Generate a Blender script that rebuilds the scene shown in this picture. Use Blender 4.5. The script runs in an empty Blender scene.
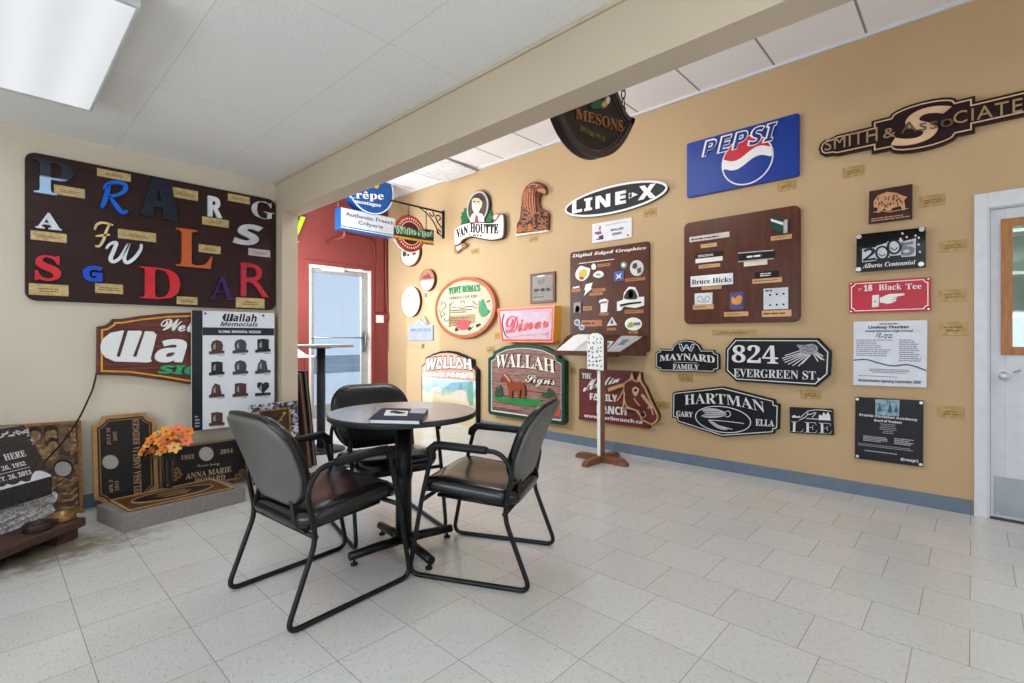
import bpy, bmesh, math, random
from mathutils import Vector, Matrix
random.seed(7)
SC = bpy.context.scene
COL = SC.collection
PI = math.pi
# ------------------------------------------------------------------ survey of the room (metres)
H = 1.15                                   # camera height
CX, HY, FPX = 512.0, 338.4, 492.6          # optical centre column, horizon row, focal length (1024 px frame)
YAW = math.radians(46.96)
FW = Vector((math.sin(YAW), math.cos(YAW), 0)); RT = Vector((math.cos(YAW), -math.sin(YAW), 0))
EYE = Vector((0, 0, H))
XR, YL, YRED = 4.389, 4.380, 6.803         # right wall, letter wall, red wall
ZC, ZH = 2.485, 3.365                      # low and high ceilings
BX0, BX1, BZ = 1.707, 1.850, 2.205         # beam

def ray(x, y):
    return FW + RT * ((x - CX) / FPX) + Vector((0, 0, (HY - y) / FPX))
def on_z(x, y, z=0.0):
    d = ray(x, y); return EYE + d * ((z - H) / d.z)

class Plane:
    """a mounting plane: u to the right, v up, w out towards the viewer"""
    def __init__(s, o, u, v):
        s.o = Vector(o); s.u = Vector(u).normalized(); s.v = Vector(v).normalized(); s.n = s.u.cross(s.v).normalized()
    def at(s, u, v, w=0.0):
        return s.o + s.u * u + s.v * v + s.n * w
    def px(s, x, y, w=0.0):
        d = ray(x, y); o = s.o + s.n * w
        p = EYE + d * ((o - EYE).dot(s.n) / d.dot(s.n)) - s.o
        return (p.dot(s.u), p.dot(s.v))
RW = Plane((XR, 0, 0), (0, -1, 0), (0, 0, 1))
LW = Plane((0, YL, 0), (1, 0, 0), (0, 0, 1))
RED = Plane((0, YRED, 0), (1, 0, 0), (0, 0, 1))

class K:
    """survey window: converts read-off coordinates to frame coordinates"""
    def __init__(s, ox, oy, sc): s.ox, s.oy, s.s = ox, oy, sc
    def __call__(s, a, b): return (s.ox + a / s.s, s.oy + b / s.s)
    def l(s, *pts): return [s(a, b) for a, b in pts]
F1 = K(0, 0, 1)

# ------------------------------------------------------------------ materials
def lin(c):
    out = []
    for v in c[:3]:
        v = v / 255.0
        out.append(v / 12.92 if v <= 0.04045 else ((v + 0.055) / 1.055) ** 2.4)
    return (*out, 1.0)
_m = {}
def nodes(name):
    m = bpy.data.materials.new(name); m.use_nodes = True
    nt = m.node_tree; b = nt.nodes['Principled BSDF']
    return m, nt, b
def N(nt, t, **kw):
    n = nt.nodes.new(t)
    for k, v in kw.items():
        if k in n.inputs.keys() if hasattr(n.inputs, 'keys') else False: n.inputs[k].default_value = v
        else: setattr(n, k, v)
    return n
def ramp(nt, fac, stops):
    r = nt.nodes.new('ShaderNodeValToRGB'); nt.links.new(fac, r.inputs[0])
    el = r.color_ramp.elements
    while len(el) < len(stops): el.new(0.5)
    for e, (p, c) in zip(el, stops): e.position = p; e.color = c
    return r
def mixc(nt, fac, a, b, mode='MIX'):
    x = nt.nodes.new('ShaderNodeMix'); x.data_type = 'RGBA'; x.blend_type = mode
    for s, v in ((0, fac), (6, a), (7, b)):
        if hasattr(v, 'links'): nt.links.new(v, x.inputs[s])
        else: x.inputs[s].default_value = v
    return x.outputs[2]
def coords(nt, sc=(1, 1, 1)):
    t = nt.nodes.new('ShaderNodeTexCoord'); mp = nt.nodes.new('ShaderNodeMapping')
    nt.links.new(t.outputs['Object'], mp.inputs[0]); mp.inputs['Scale'].default_value = sc
    return mp.outputs[0]
def C(r, g, b, rough=0.5, metal=0.0, var=0.05, scale=14.0, bump=0.0, spec=0.32):
    """painted / plastic / metal surface with a little tonal variation"""
    key = ('c', r, g, b, rough, metal, var, scale, bump, spec)
    if key in _m: return _m[key]
    m, nt, p = nodes('paint_%d_%d_%d' % (r, g, b))
    co = coords(nt); no = N(nt, 'ShaderNodeTexNoise'); nt.links.new(co, no.inputs['Vector']); no.inputs['Scale'].default_value = scale
    base = lin((r, g, b)); dk = tuple(v * (1 - var * 2) for v in base[:3]) + (1,); lt = tuple(min(1, v * (1 + var * 2)) for v in base[:3]) + (1,)
    rp = ramp(nt, no.outputs['Fac'], [(0.3, dk), (0.7, lt)])
    nt.links.new(rp.outputs[0], p.inputs['Base Color'])
    p.inputs['Roughness'].default_value = rough; p.inputs['Metallic'].default_value = metal
    p.inputs['Specular IOR Level'].default_value = spec
    if bump:
        n2 = N(nt, 'ShaderNodeTexNoise'); nt.links.new(co, n2.inputs['Vector']); n2.inputs['Scale'].default_value = scale * 6
        bp = N(nt, 'ShaderNodeBump'); bp.inputs['Strength'].default_value = bump; bp.inputs['Distance'].default_value = 0.004
        nt.links.new(n2.outputs['Fac'], bp.inputs['Height']); nt.links.new(bp.outputs[0], p.inputs['Normal'])
    _m[key] = m; return m
def WOOD(c1, c2, along='z', rough=0.45, scale=7.0, spec=0.4, stretch=9.0):
    key = ('w', c1, c2, along, rough, scale)
    if key in _m: return _m[key]
    m, nt, p = nodes('wood')
    st = {'x': (1, stretch, stretch), 'y': (stretch, 1, stretch), 'z': (stretch, stretch, 1)}[along]
    co = coords(nt, st); no = N(nt, 'ShaderNodeTexNoise'); nt.links.new(co, no.inputs['Vector'])
    no.inputs['Scale'].default_value = scale; no.inputs['Detail'].default_value = 6; no.inputs['Roughness'].default_value = 0.65
    rp = ramp(nt, no.outputs['Fac'], [(0.32, lin(c1)), (0.68, lin(c2))])
    nt.links.new(rp.outputs[0], p.inputs['Base Color']); p.inputs['Roughness'].default_value = rough; p.inputs['Specular IOR Level'].default_value = spec
    _m[key] = m; return m
def GRANITE(c1, c2, c3, scale=90.0, rough=0.4, bump=0.0):
    key = ('g', c1, c2, c3, scale, rough, bump)
    if key in _m: return _m[key]
    m, nt, p = nodes('granite')
    co = coords(nt); v = N(nt, 'ShaderNodeTexVoronoi'); nt.links.new(co, v.inputs['Vector']); v.inputs['Scale'].default_value = scale
    no = N(nt, 'ShaderNodeTexNoise'); nt.links.new(co, no.inputs['Vector']); no.inputs['Scale'].default_value = scale * 0.6; no.inputs['Detail'].default_value = 4
    r1 = ramp(nt, no.outputs['Fac'], [(0.42, lin(c1)), (0.58, lin(c2))])
    sp = nt.nodes.new('ShaderNodeSeparateColor'); nt.links.new(v.outputs['Color'], sp.inputs[0])
    r2 = ramp(nt, sp.outputs[0], [(0.7, (0, 0, 0, 1)), (0.76, (1, 1, 1, 1))])
    nt.links.new(mixc(nt, r2.outputs[0], r1.outputs[0], lin(c3)), p.inputs['Base Color'])
    p.inputs['Roughness'].default_value = rough
    if bump:
        n2 = N(nt, 'ShaderNodeTexNoise'); nt.links.new(co, n2.inputs['Vector']); n2.inputs['Scale'].default_value = 18; n2.inputs['Detail'].default_value = 8
        bp = N(nt, 'ShaderNodeBump'); bp.inputs['Strength'].default_value = bump; bp.inputs['Distance'].default_value = 0.03
        nt.links.new(n2.outputs['Fac'], bp.inputs['Height']); nt.links.new(bp.outputs[0], p.inputs['Normal'])
    _m[key] = m; return m
def EMIT(name, c, s):
    m = bpy.data.materials.new(name); m.use_nodes = True; nt = m.node_tree; nt.nodes.clear()
    e = nt.nodes.new('ShaderNodeEmission'); o = nt.nodes.new('ShaderNodeOutputMaterial')
    e.inputs[0].default_value = lin(c); e.inputs[1].default_value = s; nt.links.new(e.outputs[0], o.inputs[0]); return m
def GLASS(name, tint=(245, 250, 255), refl=0.06):
    m = bpy.data.materials.new(name); m.use_nodes = True; nt = m.node_tree; nt.nodes.clear()
    t = nt.nodes.new('ShaderNodeBsdfTransparent'); g = nt.nodes.new('ShaderNodeBsdfGlossy'); x = nt.nodes.new('ShaderNodeMixShader'); o = nt.nodes.new('ShaderNodeOutputMaterial')
    t.inputs[0].default_value = lin(tint); g.inputs['Roughness'].default_value = 0.03; x.inputs[0].default_value = refl
    nt.links.new(t.outputs[0], x.inputs[1]); nt.links.new(g.outputs[0], x.inputs[2]); nt.links.new(x.outputs[0], o.inputs[0]); return m

BLACK = C(13, 13, 15, 0.4); WHITE = C(236, 236, 234, 0.5, var=0.02); CREAM = C(238, 226, 200, 0.5)
BRASS = C(198, 172, 120, 0.4, 0.2, 0.10, 40); BRASSTXT = C(120, 92, 44, 0.5, 0.2)
BROWN = WOOD((52, 26, 20), (80, 42, 32), 'y', 0.35)
GOLD = C(206, 166, 96, 0.35, 0.3, 0.06); SILVER = C(196, 198, 200, 0.3, 0.6)
STEEL = C(170, 174, 178, 0.3, 0.8); NAVY = C(30, 34, 50, 0.4)

# ------------------------------------------------------------------ mesh builder
def ccw(p):
    a = sum(p[i][0] * p[(i + 1) % len(p)][1] - p[(i + 1) % len(p)][0] * p[i][1] for i in range(len(p)))
    return list(p) if a > 0 else list(reversed(p))
def smooth(pts, n=6, closed=True):
    out = []; m = len(pts); rng = range(m) if closed else range(m - 1)
    for i in rng:
        if closed: p0, p1, p2, p3 = pts[i - 1], pts[i], pts[(i + 1) % m], pts[(i + 2) % m]
        else: p0, p1, p2, p3 = pts[max(i - 1, 0)], pts[i], pts[i + 1], pts[min(i + 2, m - 1)]
        for k in range(n):
            t = k / n
            out.append(tuple(0.5 * ((2 * b) + (-a + c) * t + (2 * a - 5 * b + 4 * c - d) * t * t + (-a + 3 * b - 3 * c + d) * t ** 3) for a, b, c, d in zip(p0, p1, p2, p3)))
    if not closed: out.append(tuple(pts[-1]))
    return out
def offset(p, d):
    """inset (d>0) of a ccw outline"""
    out = []; n = len(p)
    for i in range(n):
        a, b, c = p[i - 1], p[i], p[(i + 1) % n]
        e1 = Vector((b[0] - a[0], b[1] - a[1])); e2 = Vector((c[0] - b[0], c[1] - b[1]))
        if e1.length < 1e-9 or e2.length < 1e-9: out.append(b); continue
        e1.normalize(); e2.normalize()
        n1 = Vector((-e1.y, e1.x)); n2 = Vector((-e2.y, e2.x)); m = n1 + n2
        q = max(m.dot(m) / 2, 0.35); out.append((b[0] + m.x * d / q, b[1] + m.y * d / q))
    return out
def ellipse(c, rx, ry, n=40, a0=0):
    return [(c[0] + rx * math.cos(a0 + 2 * PI * i / n), c[1] + ry * math.sin(a0 + 2 * PI * i / n)) for i in range(n)]
def rrect(u0, v0, u1, v1, r, n=5):
    out = []
    for cx, cy, a in ((u1 - r, v0 + r, -PI / 2), (u1 - r, v1 - r, 0), (u0 + r, v1 - r, PI / 2), (u0 + r, v0 + r, PI)):
        for i in range(n + 1):
            t = a + PI / 2 * i / n; out.append((cx + r * math.cos(t), cy + r * math.sin(t)))
    return out
def rot2(pts, c, a):
    ca, sa = math.cos(a), math.sin(a)
    return [(c[0] + (x - c[0]) * ca - (y - c[1]) * sa, c[1] + (x - c[0]) * sa + (y - c[1]) * ca) for x, y in pts]

class MB:
    def __init__(s): s.v = []; s.f = []; s.sm = []
    def add(s, vs, fs, sm=False):
        b = len(s.v); s.v += [Vector(v) for v in vs]; s.f += [tuple(b + i for i in f) for f in fs]; s.sm += [sm] * len(fs); return s
    def prism(s, P, uv, w0, w1):
        uv = ccw(uv); n = len(uv)
        if w0 == 0 and (P is RW or P is LW or P is RED): w0 = -0.001
        vs = [P.at(u, v, w0) for u, v in uv] + [P.at(u, v, w1) for u, v in uv]
        fs = [tuple(range(n, 2 * n)), tuple(reversed(range(n)))] + [(i, (i + 1) % n, n + (i + 1) % n, n + i) for i in range(n)]
        return s.add(vs, fs)
    def ring(s, P, outer, inner, w0, w1):
        n = len(outer); vs = []
        for w in (w0, w1): vs += [P.at(u, v, w) for u, v in outer] + [P.at(u, v, w) for u, v in inner]
        fs = []
        for i in range(n):
            j = (i + 1) % n
            fs += [(2 * n + i, 2 * n + j, 3 * n + j, 3 * n + i), (i, n + i, n + j, j), (i, j, 2 * n + j, 2 * n + i), (n + j, n + i, 3 * n + i, 3 * n + j)]
        return s.add(vs, fs)
    def border(s, P, uv, width, w0, w1):
        uv = ccw(uv); return s.ring(P, uv, offset(uv, width), w0, w1)
    def line(s, P, uv, width, w0, w1, closed=False):
        if closed:
            uv = ccw(uv); return s.ring(P, offset(uv, -width / 2), offset(uv, width / 2), w0, w1)
        L = []; Rr = []; n = len(uv)
        for i in range(n):
            a = Vector(uv[max(i - 1, 0)]); b = Vector(uv[min(i + 1, n - 1)]); d = b - a
            if d.length < 1e-9: d = Vector((1, 0))
            d.normalize(); q = Vector((-d.y, d.x)) * (width / 2 if not callable(width) else width(i / (n - 1)) / 2)
            L.append(Vector(uv[i]) + q); Rr.append(Vector(uv[i]) - q)
        return s.prism(P, [tuple(p) for p in L] + [tuple(p) for p in reversed(Rr)], w0, w1)
    def box(s, x0, y0, z0, x1, y1, z1, M=None):
        vs = [Vector(p) for p in ((x0, y0, z0), (x1, y0, z0), (x1, y1, z0), (x0, y1, z0), (x0, y0, z1), (x1, y0, z1), (x1, y1, z1), (x0, y1, z1))]
        if M: vs = [M @ v for v in vs]
        return s.add(vs, [(3, 2, 1, 0), (4, 5, 6, 7), (0, 1, 5, 4), (1, 2, 6, 5), (2, 3, 7, 6), (3, 0, 4, 7)])
    def tube(s, pts, r, n=10, closed=False):
        pts = [Vector(p) for p in pts]; m = len(pts); vs = []; up = None
        for i in range(m):
            if closed: t = pts[(i + 1) % m] - pts[i - 1]
            else: t = pts[min(i + 1, m - 1)] - pts[max(i - 1, 0)]
            t.normalize()
            if up is None:
                up = Vector((0, 0, 1)) if abs(t.z) < 0.9 else Vector((1, 0, 0))
            a = t.cross(up); 
            if a.length < 1e-6: a = t.cross(Vector((0, 1, 0)))
            a.normalize(); b = a.cross(t).normalized(); up = b
            rr = r(i / max(m - 1, 1)) if callable(r) else r
            vs += [pts[i] + a * rr * math.cos(2 * PI * k / n) + b * rr * math.sin(2 * PI * k / n) for k in range(n)]
        fs = []
        for i in range(m if closed else m - 1):
            j = (i + 1) % m
            fs += [(i * n + k, i * n + (k + 1) % n, j * n + (k + 1) % n, j * n + k) for k in range(n)]
        s.add(vs, fs, True)
        if not closed:
            b = len(s.v) - len(vs)
            s.f += [tuple(b + k for k in reversed(range(n))), tuple(b + (m - 1) * n + k for k in range(n))]; s.sm += [False, False]
        return s
    def lathe(s, prof, c=(0, 0, 0), n=32):
        c = Vector(c); vs = []; m = len(prof)
        for r, z in prof: vs += [c + Vector((r * math.cos(2 * PI * k / n), r * math.sin(2 * PI * k / n), z)) for k in range(n)]
        fs = [(i * n + k, i * n + (k + 1) % n, (i + 1) * n + (k + 1) % n, (i + 1) * n + k) for i in range(m - 1) for k in range(n)]
        s.add(vs, fs, True); b = len(s.v) - len(vs)
        if prof[0][0] > 1e-6: s.f.append(tuple(b + k for k in reversed(range(n)))); s.sm.append(False)
        if prof[-1][0] > 1e-6: s.f.append(tuple(b + (m - 1) * n + k for k in range(n))); s.sm.append(False)
        return s
    def ball(s, c, r, n=12, m=8, sc=(1, 1, 1)):
        c = Vector(c); vs = []
        for i in range(m + 1):
            t = PI * i / m
            vs += [c + Vector((r * sc[0] * math.sin(t) * math.cos(2 * PI * k / n), r * sc[1] * math.sin(t) * math.sin(2 * PI * k / n), r * sc[2] * math.cos(t))) for k in range(n)]
        fs = [(i * n + k, (i + 1) * n + k, (i + 1) * n + (k + 1) % n, i * n + (k + 1) % n) for i in range(m) for k in range(n)]
        return s.add(vs, fs, True)
    def text(s, P, body, quad, w0, w1, style='b', bold=0.0, shear=0.0, arch=0.0, res=3, sp=1.0):
        """quad = (bottom-left, bottom-right, top-right, top-left) in plane coordinates"""
        vs, fs = glyphs(body, style, bold, shear, res, sp)
        x0 = min(v[0] for v in vs); x1 = max(v[0] for v in vs); y0 = min(v[1] for v in vs); y1 = max(v[1] for v in vs)
        bl, br, tr, tl = [Vector(q) for q in quad]; out = []; hh = ((tl - bl).length + (tr - br).length) / 2
        for x, y, z in vs:
            a = (x - x0) / (x1 - x0); b = (y - y0) / (y1 - y0)
            q = (bl * (1 - a) + br * a) * (1 - b) + (tl * (1 - a) + tr * a) * b
            q = q + Vector((0, arch * hh * (1 - (2 * a - 1) ** 2)))
            out.append(P.at(q.x, q.y, w1 if z > 0 else w0))
        return s.add(out, fs)
    def build(s, name, mat, parent=None, local=False, bevel=0.0, merge=False, flat=False):
        o0 = Vector((0, 0, 0))
        if parent is not None and not local:
            r = parent
            while r.parent: r = r.parent
            o0 = Vector(r.location)
        me = bpy.data.meshes.new(name); me.from_pydata([tuple(v - o0) for v in s.v], [], s.f)
        if not flat:
            for p, q in zip(me.polygons, s.sm): p.use_smooth = q
        me.validate(); me.update()
        if merge:
            bm = bmesh.new(); bm.from_mesh(me); bmesh.ops.remove_doubles(bm, verts=bm.verts, dist=1e-5); bmesh.ops.recalc_face_normals(bm, faces=bm.faces); bm.to_mesh(me); bm.free()
        me.materials.append(mat)
        o = bpy.data.objects.new(name, me); COL.objects.link(o)
        if parent is not None: o.parent = parent
        if bevel:
            b = o.modifiers.new('bevel', 'BEVEL'); b.width = bevel; b.segments = 2; b.limit_method = 'ANGLE'; b.angle_limit = math.radians(40)
        return o
_alpha = {'b': (0x1D400, 0x1D41A, 0x1D7CE), 'bi': (0x1D468, 0x1D482, None), 'scr': (0x1D4D0, 0x1D4EA, None), 's': (0x1D5D4, 0x1D5EE, 0x1D7EC),
          'si': (0x1D63C, 0x1D656, None), 'mono': (0x1D670, 0x1D68A, 0x1D7F6), 'fr': (0x1D56C, 0x1D586, None), 'i': (0x1D434, 0x1D44E, None)}
_gl = {}; _type = []
def glyphs(body, style, bold, shear, res, sp=1.0):
    key = (body, style, bold, shear, res, sp)
    if key in _gl: return _gl[key]
    t = body
    if style in _alpha:
        A, a, d = _alpha[style]; t = ''
        for ch in body:
            if 'A' <= ch <= 'Z': t += chr(A + ord(ch) - 65)
            elif 'a' <= ch <= 'z': t += chr(a + ord(ch) - 97) if not (style == 'i' and ch == 'h') else 'h'
            elif '0' <= ch <= '9' and d: t += chr(d + ord(ch) - 48)
            else: t += ch
    if not _type:
        cu = bpy.data.curves.new('type_setter', 'FONT'); _type.extend([cu, bpy.data.objects.new('type_setter', cu)])
    cu, ob = _type; cu.body = t; cu.extrude = 0.05; cu.offset = bold; cu.shear = shear; cu.resolution_u = res; cu.space_character = sp
    me = bpy.data.meshes.new_from_object(ob)
    vs = [tuple(v.co) for v in me.vertices]; fs = [tuple(p.vertices) for p in me.polygons]
    bpy.data.meshes.remove(me)
    _gl[key] = (vs, fs); return vs, fs

# ------------------------------------------------------------------ things
def thing(name, label, cat, loc, group=None, rz=0.0):
    o = bpy.data.objects.new(name, None); COL.objects.link(o); o.location = loc; o.rotation_euler = (0, 0, rz)
    o.empty_display_size = 0.05; o['label'] = label; o['category'] = cat
    if group: o['group'] = group
    return o
def tag(o, label, cat, group=None):
    o['label'] = label; o['category'] = cat
    if group: o['group'] = group
    return o
def struct(o): o['kind'] = 'structure'; return o
def sub(o, label): o['label'] = label; return o

class Sign:
    """a thing mounted on a plane; shapes are read off the survey windows"""
    def __init__(s, P, name, label, cat, anchor, k=F1, group=None, w=0.0):
        s.P, s.k = P, k
        u, v = P.px(*k(*anchor), w); s.t = thing(name, label, cat, P.at(u, v, 0), group)
    def uv(s, pts, w): return [s.P.px(*s.k(a, b), w) for a, b in pts]
    def rectuv(s, r, w):
        (x0, y0), (x1, y1) = s.k(r[0], r[1]), s.k(r[2], r[3]); p = s.P.px
        a, b, c, d = p(x0, y0, w), p(x1, y0, w), p(x0, y1, w), p(x1, y1, w)
        v0, v1 = max(c[1], d[1]), min(a[1], b[1]); raw = ((a[1] - c[1]) + (b[1] - d[1])) / 2
        if v1 - v0 < 0.4 * raw:
            mid = (a[1] + b[1] + c[1] + d[1]) / 4; v0, v1 = mid - 0.2 * raw, mid + 0.2 * raw
        return (a[0] + c[0]) / 2, v0, (b[0] + d[0]) / 2, v1
    def poly(s, name, pts, mat, w0, w1, sm=0, bevel=0.0, par=None, inset=0.0):
        uv = s.uv(pts, w1)
        if sm: uv = smooth(uv, sm)
        uv = ccw(uv)
        if inset: uv = offset(uv, inset)
        s.last = uv
        return MB().prism(s.P, uv, w0, w1).build(name, mat, par or s.t, bevel=bevel)
    def uvpoly(s, name, uv, mat, w0, w1, bevel=0.0, par=None):
        s.last = ccw(uv); return MB().prism(s.P, uv, w0, w1).build(name, mat, par or s.t, bevel=bevel)
    def border(s, name, uv, width, mat, w0, w1, par=None):
        return MB().border(s.P, uv, width, w0, w1).build(name, mat, par or s.t)
    def rect(s, name, r, mat, w0, w1, rad=0.0, bevel=0.0, par=None):
        u0, v0, u1, v1 = s.rectuv(r, w1)
        uv = rrect(u0, v0, u1, v1, rad) if rad else [(u0, v0), (u1, v0), (u1, v1), (u0, v1)]
        return s.uvpoly(name, uv, mat, w0, w1, bevel, par)
    def text(s, body, r, mat, w0, w1, style='b', name='lettering', par=None, **kw):
        """r = box (4 numbers) or four corners bl, br, tr, tl"""
        if len(r) == 4 and not hasattr(r[0], '__len__'):
            u0, v0, u1, v1 = s.rectuv(r, w1); q = ((u0, v0), (u1, v0), (u1, v1), (u0, v1))
        else: q = s.uv(r, w1)
        return MB().text(s.P, body, q, w0, w1, style, **kw).build(name, mat, par or s.t)
    def lines(s, name, polys, width, mat, w0, w1, sm=0, closed=False, par=None):
        for i, pl in enumerate(polys):
            uv = s.uv(pl, w1)
            if sm: uv = smooth(uv, sm, closed)
            o = MB().line(s.P, uv, width, w0, w1 - 0.0002 * (i % 5), closed).build(name, mat, par or s.t)
        return o
    def polys(s, name, lst, mat, w0, w1, sm=0, par=None):
        for pl in lst:
            uv = s.uv(pl, w1)
            if sm: uv = smooth(uv, sm)
            o = MB().prism(s.P, uv, w0, w1).build(name, mat, par or s.t)
        return o
    def fine(s, r, n, mat, w0, w1, par=None, seed=1, fill=0.5, center=False, name='fine_print'):
        """rows of small print too small to read"""
        rnd = random.Random(seed); u0, v0, u1, v1 = s.rectuv(r, w1); mb = MB(); dv = (v1 - v0) / n
        for i in range(n):
            va = v0 + dv * (i + 0.5 - fill / 2); vb = va + dv * fill; W = u1 - u0
            ln = W * rnd.uniform(0.55, 1.0); u = u0 + ((W - ln) / 2 if center else 0); end = u + ln
            while u < end - 1e-4:
                l = min(rnd.uniform(1.6, 4.5) * dv * fill, end - u); mb.prism(s.P, [(u, va), (u + l, va), (u + l, vb), (u, vb)], w0, w1); u += l + dv * fill * 0.6
        return mb.build(name, mat, par or s.t)
EXPOSURE, LAMP, L_LOW, L_HIGH, L_HIGHF, L_WIN, L_WIN2, L_FILL, L_ALC, L_ALC2, L_SUN, L_SKY = 0.0, 0.9, 14, 38, 18, 165, 15, 50, 112, 95, 2.2, 1.1
# ------------------------------------------------------------------ camera
cd = bpy.data.cameras.new('camera'); cam = bpy.data.objects.new('camera', cd); COL.objects.link(cam)
cam.location = EYE; cam.rotation_euler = (PI / 2, 0, -YAW)
cd.sensor_width = 36; cd.lens = FPX / 1024 * 36; cd.shift_y = -(341.5 - HY) / 1024; cd.clip_start = 0.05
SC.camera = cam
vs_ = SC.view_settings; vs_.view_transform = 'Standard'; vs_.look = 'None'; vs_.gamma = 1; vs_.use_curve_mapping = False; vs_.exposure = EXPOSURE
SC.display_settings.display_device = 'sRGB'
# ------------------------------------------------------------------ setting materials
def wallpaint(name, c, bump=0.12):
    m, nt, p = nodes(name); co = coords(nt)
    no = N(nt, 'ShaderNodeTexNoise'); nt.links.new(co, no.inputs['Vector']); no.inputs['Scale'].default_value = 2.0; no.inputs['Detail'].default_value = 3
    b = lin(c); rp = ramp(nt, no.outputs['Fac'], [(0.3, tuple(v * 0.96 for v in b[:3]) + (1,)), (0.7, tuple(min(1, v * 1.03) for v in b[:3]) + (1,))])
    nt.links.new(rp.outputs[0], p.inputs['Base Color']); p.inputs['Roughness'].default_value = 0.62; p.inputs['Specular IOR Level'].default_value = 0.3
    n2 = N(nt, 'ShaderNodeTexNoise'); nt.links.new(co, n2.inputs['Vector']); n2.inputs['Scale'].default_value = 160
    bp = N(nt, 'ShaderNodeBump'); bp.inputs['Strength'].default_value = bump; bp.inputs['Distance'].default_value = 0.002
    nt.links.new(n2.outputs['Fac'], bp.inputs['Height']); nt.links.new(bp.outputs[0], p.inputs['Normal']); return m
M_LETTERWALL = wallpaint('cream_paint', (216, 203, 182)); M_TAN = wallpaint('tan_paint', (190, 161, 122)); M_RED = wallpaint('red_paint', (132, 60, 55), 0.3)
M_BEAM = wallpaint('beam_paint', (204, 186, 162)); M_WHITEWALL = wallpaint('white_paint', (225, 225, 222))
def tile_floor():
    m, nt, p = nodes('vinyl_tiles'); co = coords(nt)
    mp = nt.nodes.new('ShaderNodeMapping'); nt.links.new(co, mp.inputs[0])
    # swap so that tile rows run along world Y
    sx = nt.nodes.new('ShaderNodeSeparateXYZ'); nt.links.new(co, sx.inputs[0])
    def br(off, oy, ox):
        cx = nt.nodes.new('ShaderNodeCombineXYZ')
        a = nt.nodes.new('ShaderNodeMath'); a.operation = 'ADD'; nt.links.new(sx.outputs[1], a.inputs[0]); a.inputs[1].default_value = oy
        b = nt.nodes.new('ShaderNodeMath'); b.operation = 'ADD'; nt.links.new(sx.outputs[0], b.inputs[0]); b.inputs[1].default_value = ox
        nt.links.new(a.outputs[0], cx.inputs[0]); nt.links.new(b.outputs[0], cx.inputs[1])
        t = nt.nodes.new('ShaderNodeTexBrick'); nt.links.new(cx.outputs[0], t.inputs['Vector']); t.offset = off; t.offset_frequency = 2; t.squash = 1
        t.inputs['Scale'].default_value = 1; t.inputs['Brick Width'].default_value = 0.3128; t.inputs['Row Height'].default_value = 0.2995
        t.inputs['Mortar Size'].default_value = 0.0016; t.inputs['Mortar Smooth'].default_value = 0.3; t.inputs['Bias'].default_value = -0.2
        t.inputs['Color1'].default_value = lin((206, 205, 200)); t.inputs['Color2'].default_value = lin((214, 213, 209)); t.inputs['Mortar'].default_value = lin((148, 143, 137))
        return t
    b1 = br(0.5, 20 * 0.3128 - 0.0063, 20 * 0.2995 - 2.057 ); b2 = br(0.0, 20 * 0.3128 - 0.715 + 0.3128, 20 * 0.2995 - 2.057)
    gt = nt.nodes.new('ShaderNodeMath'); gt.operation = 'GREATER_THAN'; nt.links.new(sx.outputs[0], gt.inputs[0]); gt.inputs[1].default_value = 2.057
    base = mixc(nt, gt.outputs[0], b2.outputs['Color'], b1.outputs['Color']); fac = mixc(nt, gt.outputs[0], b2.outputs['Fac'], b1.outputs['Fac'])
    # streaky vinyl fleck
    m2 = nt.nodes.new('ShaderNodeMapping'); nt.links.new(co, m2.inputs[0]); m2.inputs['Scale'].default_value = (60, 16, 1); m2.inputs['Rotation'].default_value = (0, 0, 0.4)
    no = N(nt, 'ShaderNodeTexNoise'); nt.links.new(m2.outputs[0], no.inputs['Vector']); no.inputs['Scale'].default_value = 2.4; no.inputs['Detail'].default_value = 4
    r1 = ramp(nt, no.outputs['Fac'], [(0.34, (0.55, 0.52, 0.48, 1)), (0.43, (1, 1, 1, 1))]); base = mixc(nt, 0.45, base, r1.outputs[0], 'MULTIPLY')
    n3 = N(nt, 'ShaderNodeTexNoise'); nt.links.new(co, n3.inputs['Vector']); n3.inputs['Scale'].default_value = 75; n3.inputs['Detail'].default_value = 2
    r3 = ramp(nt, n3.outputs['Fac'], [(0.27, (0.35, 0.3, 0.27, 1)), (0.31, (1, 1, 1, 1))]); base = mixc(nt, 0.7, base, r3.outputs[0], 'MULTIPLY')
    n4 = N(nt, 'ShaderNodeTexNoise'); nt.links.new(co, n4.inputs['Vector']); n4.inputs['Scale'].default_value = 1.3; n4.inputs['Detail'].default_value = 5
    r4 = ramp(nt, n4.outputs['Fac'], [(0.3, (0.955, 0.95, 0.94, 1)), (0.7, (1, 1, 1, 1))]); base = mixc(nt, 0.8, base, r4.outputs[0], 'MULTIPLY')
    # irregular brown patch in front of the stone display
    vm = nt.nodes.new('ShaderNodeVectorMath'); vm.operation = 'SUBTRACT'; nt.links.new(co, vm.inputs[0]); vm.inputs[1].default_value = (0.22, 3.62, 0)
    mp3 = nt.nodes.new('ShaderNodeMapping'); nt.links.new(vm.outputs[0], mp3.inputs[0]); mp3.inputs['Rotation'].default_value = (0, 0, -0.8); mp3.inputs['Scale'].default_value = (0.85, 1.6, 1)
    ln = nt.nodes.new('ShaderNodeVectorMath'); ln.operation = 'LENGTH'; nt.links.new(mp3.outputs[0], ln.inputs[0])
    n5 = N(nt, 'ShaderNodeTexNoise'); nt.links.new(co, n5.inputs['Vector']); n5.inputs['Scale'].default_value = 9; n5.inputs['Detail'].default_value = 8; n5.inputs['Roughness'].default_value = 0.7
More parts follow.
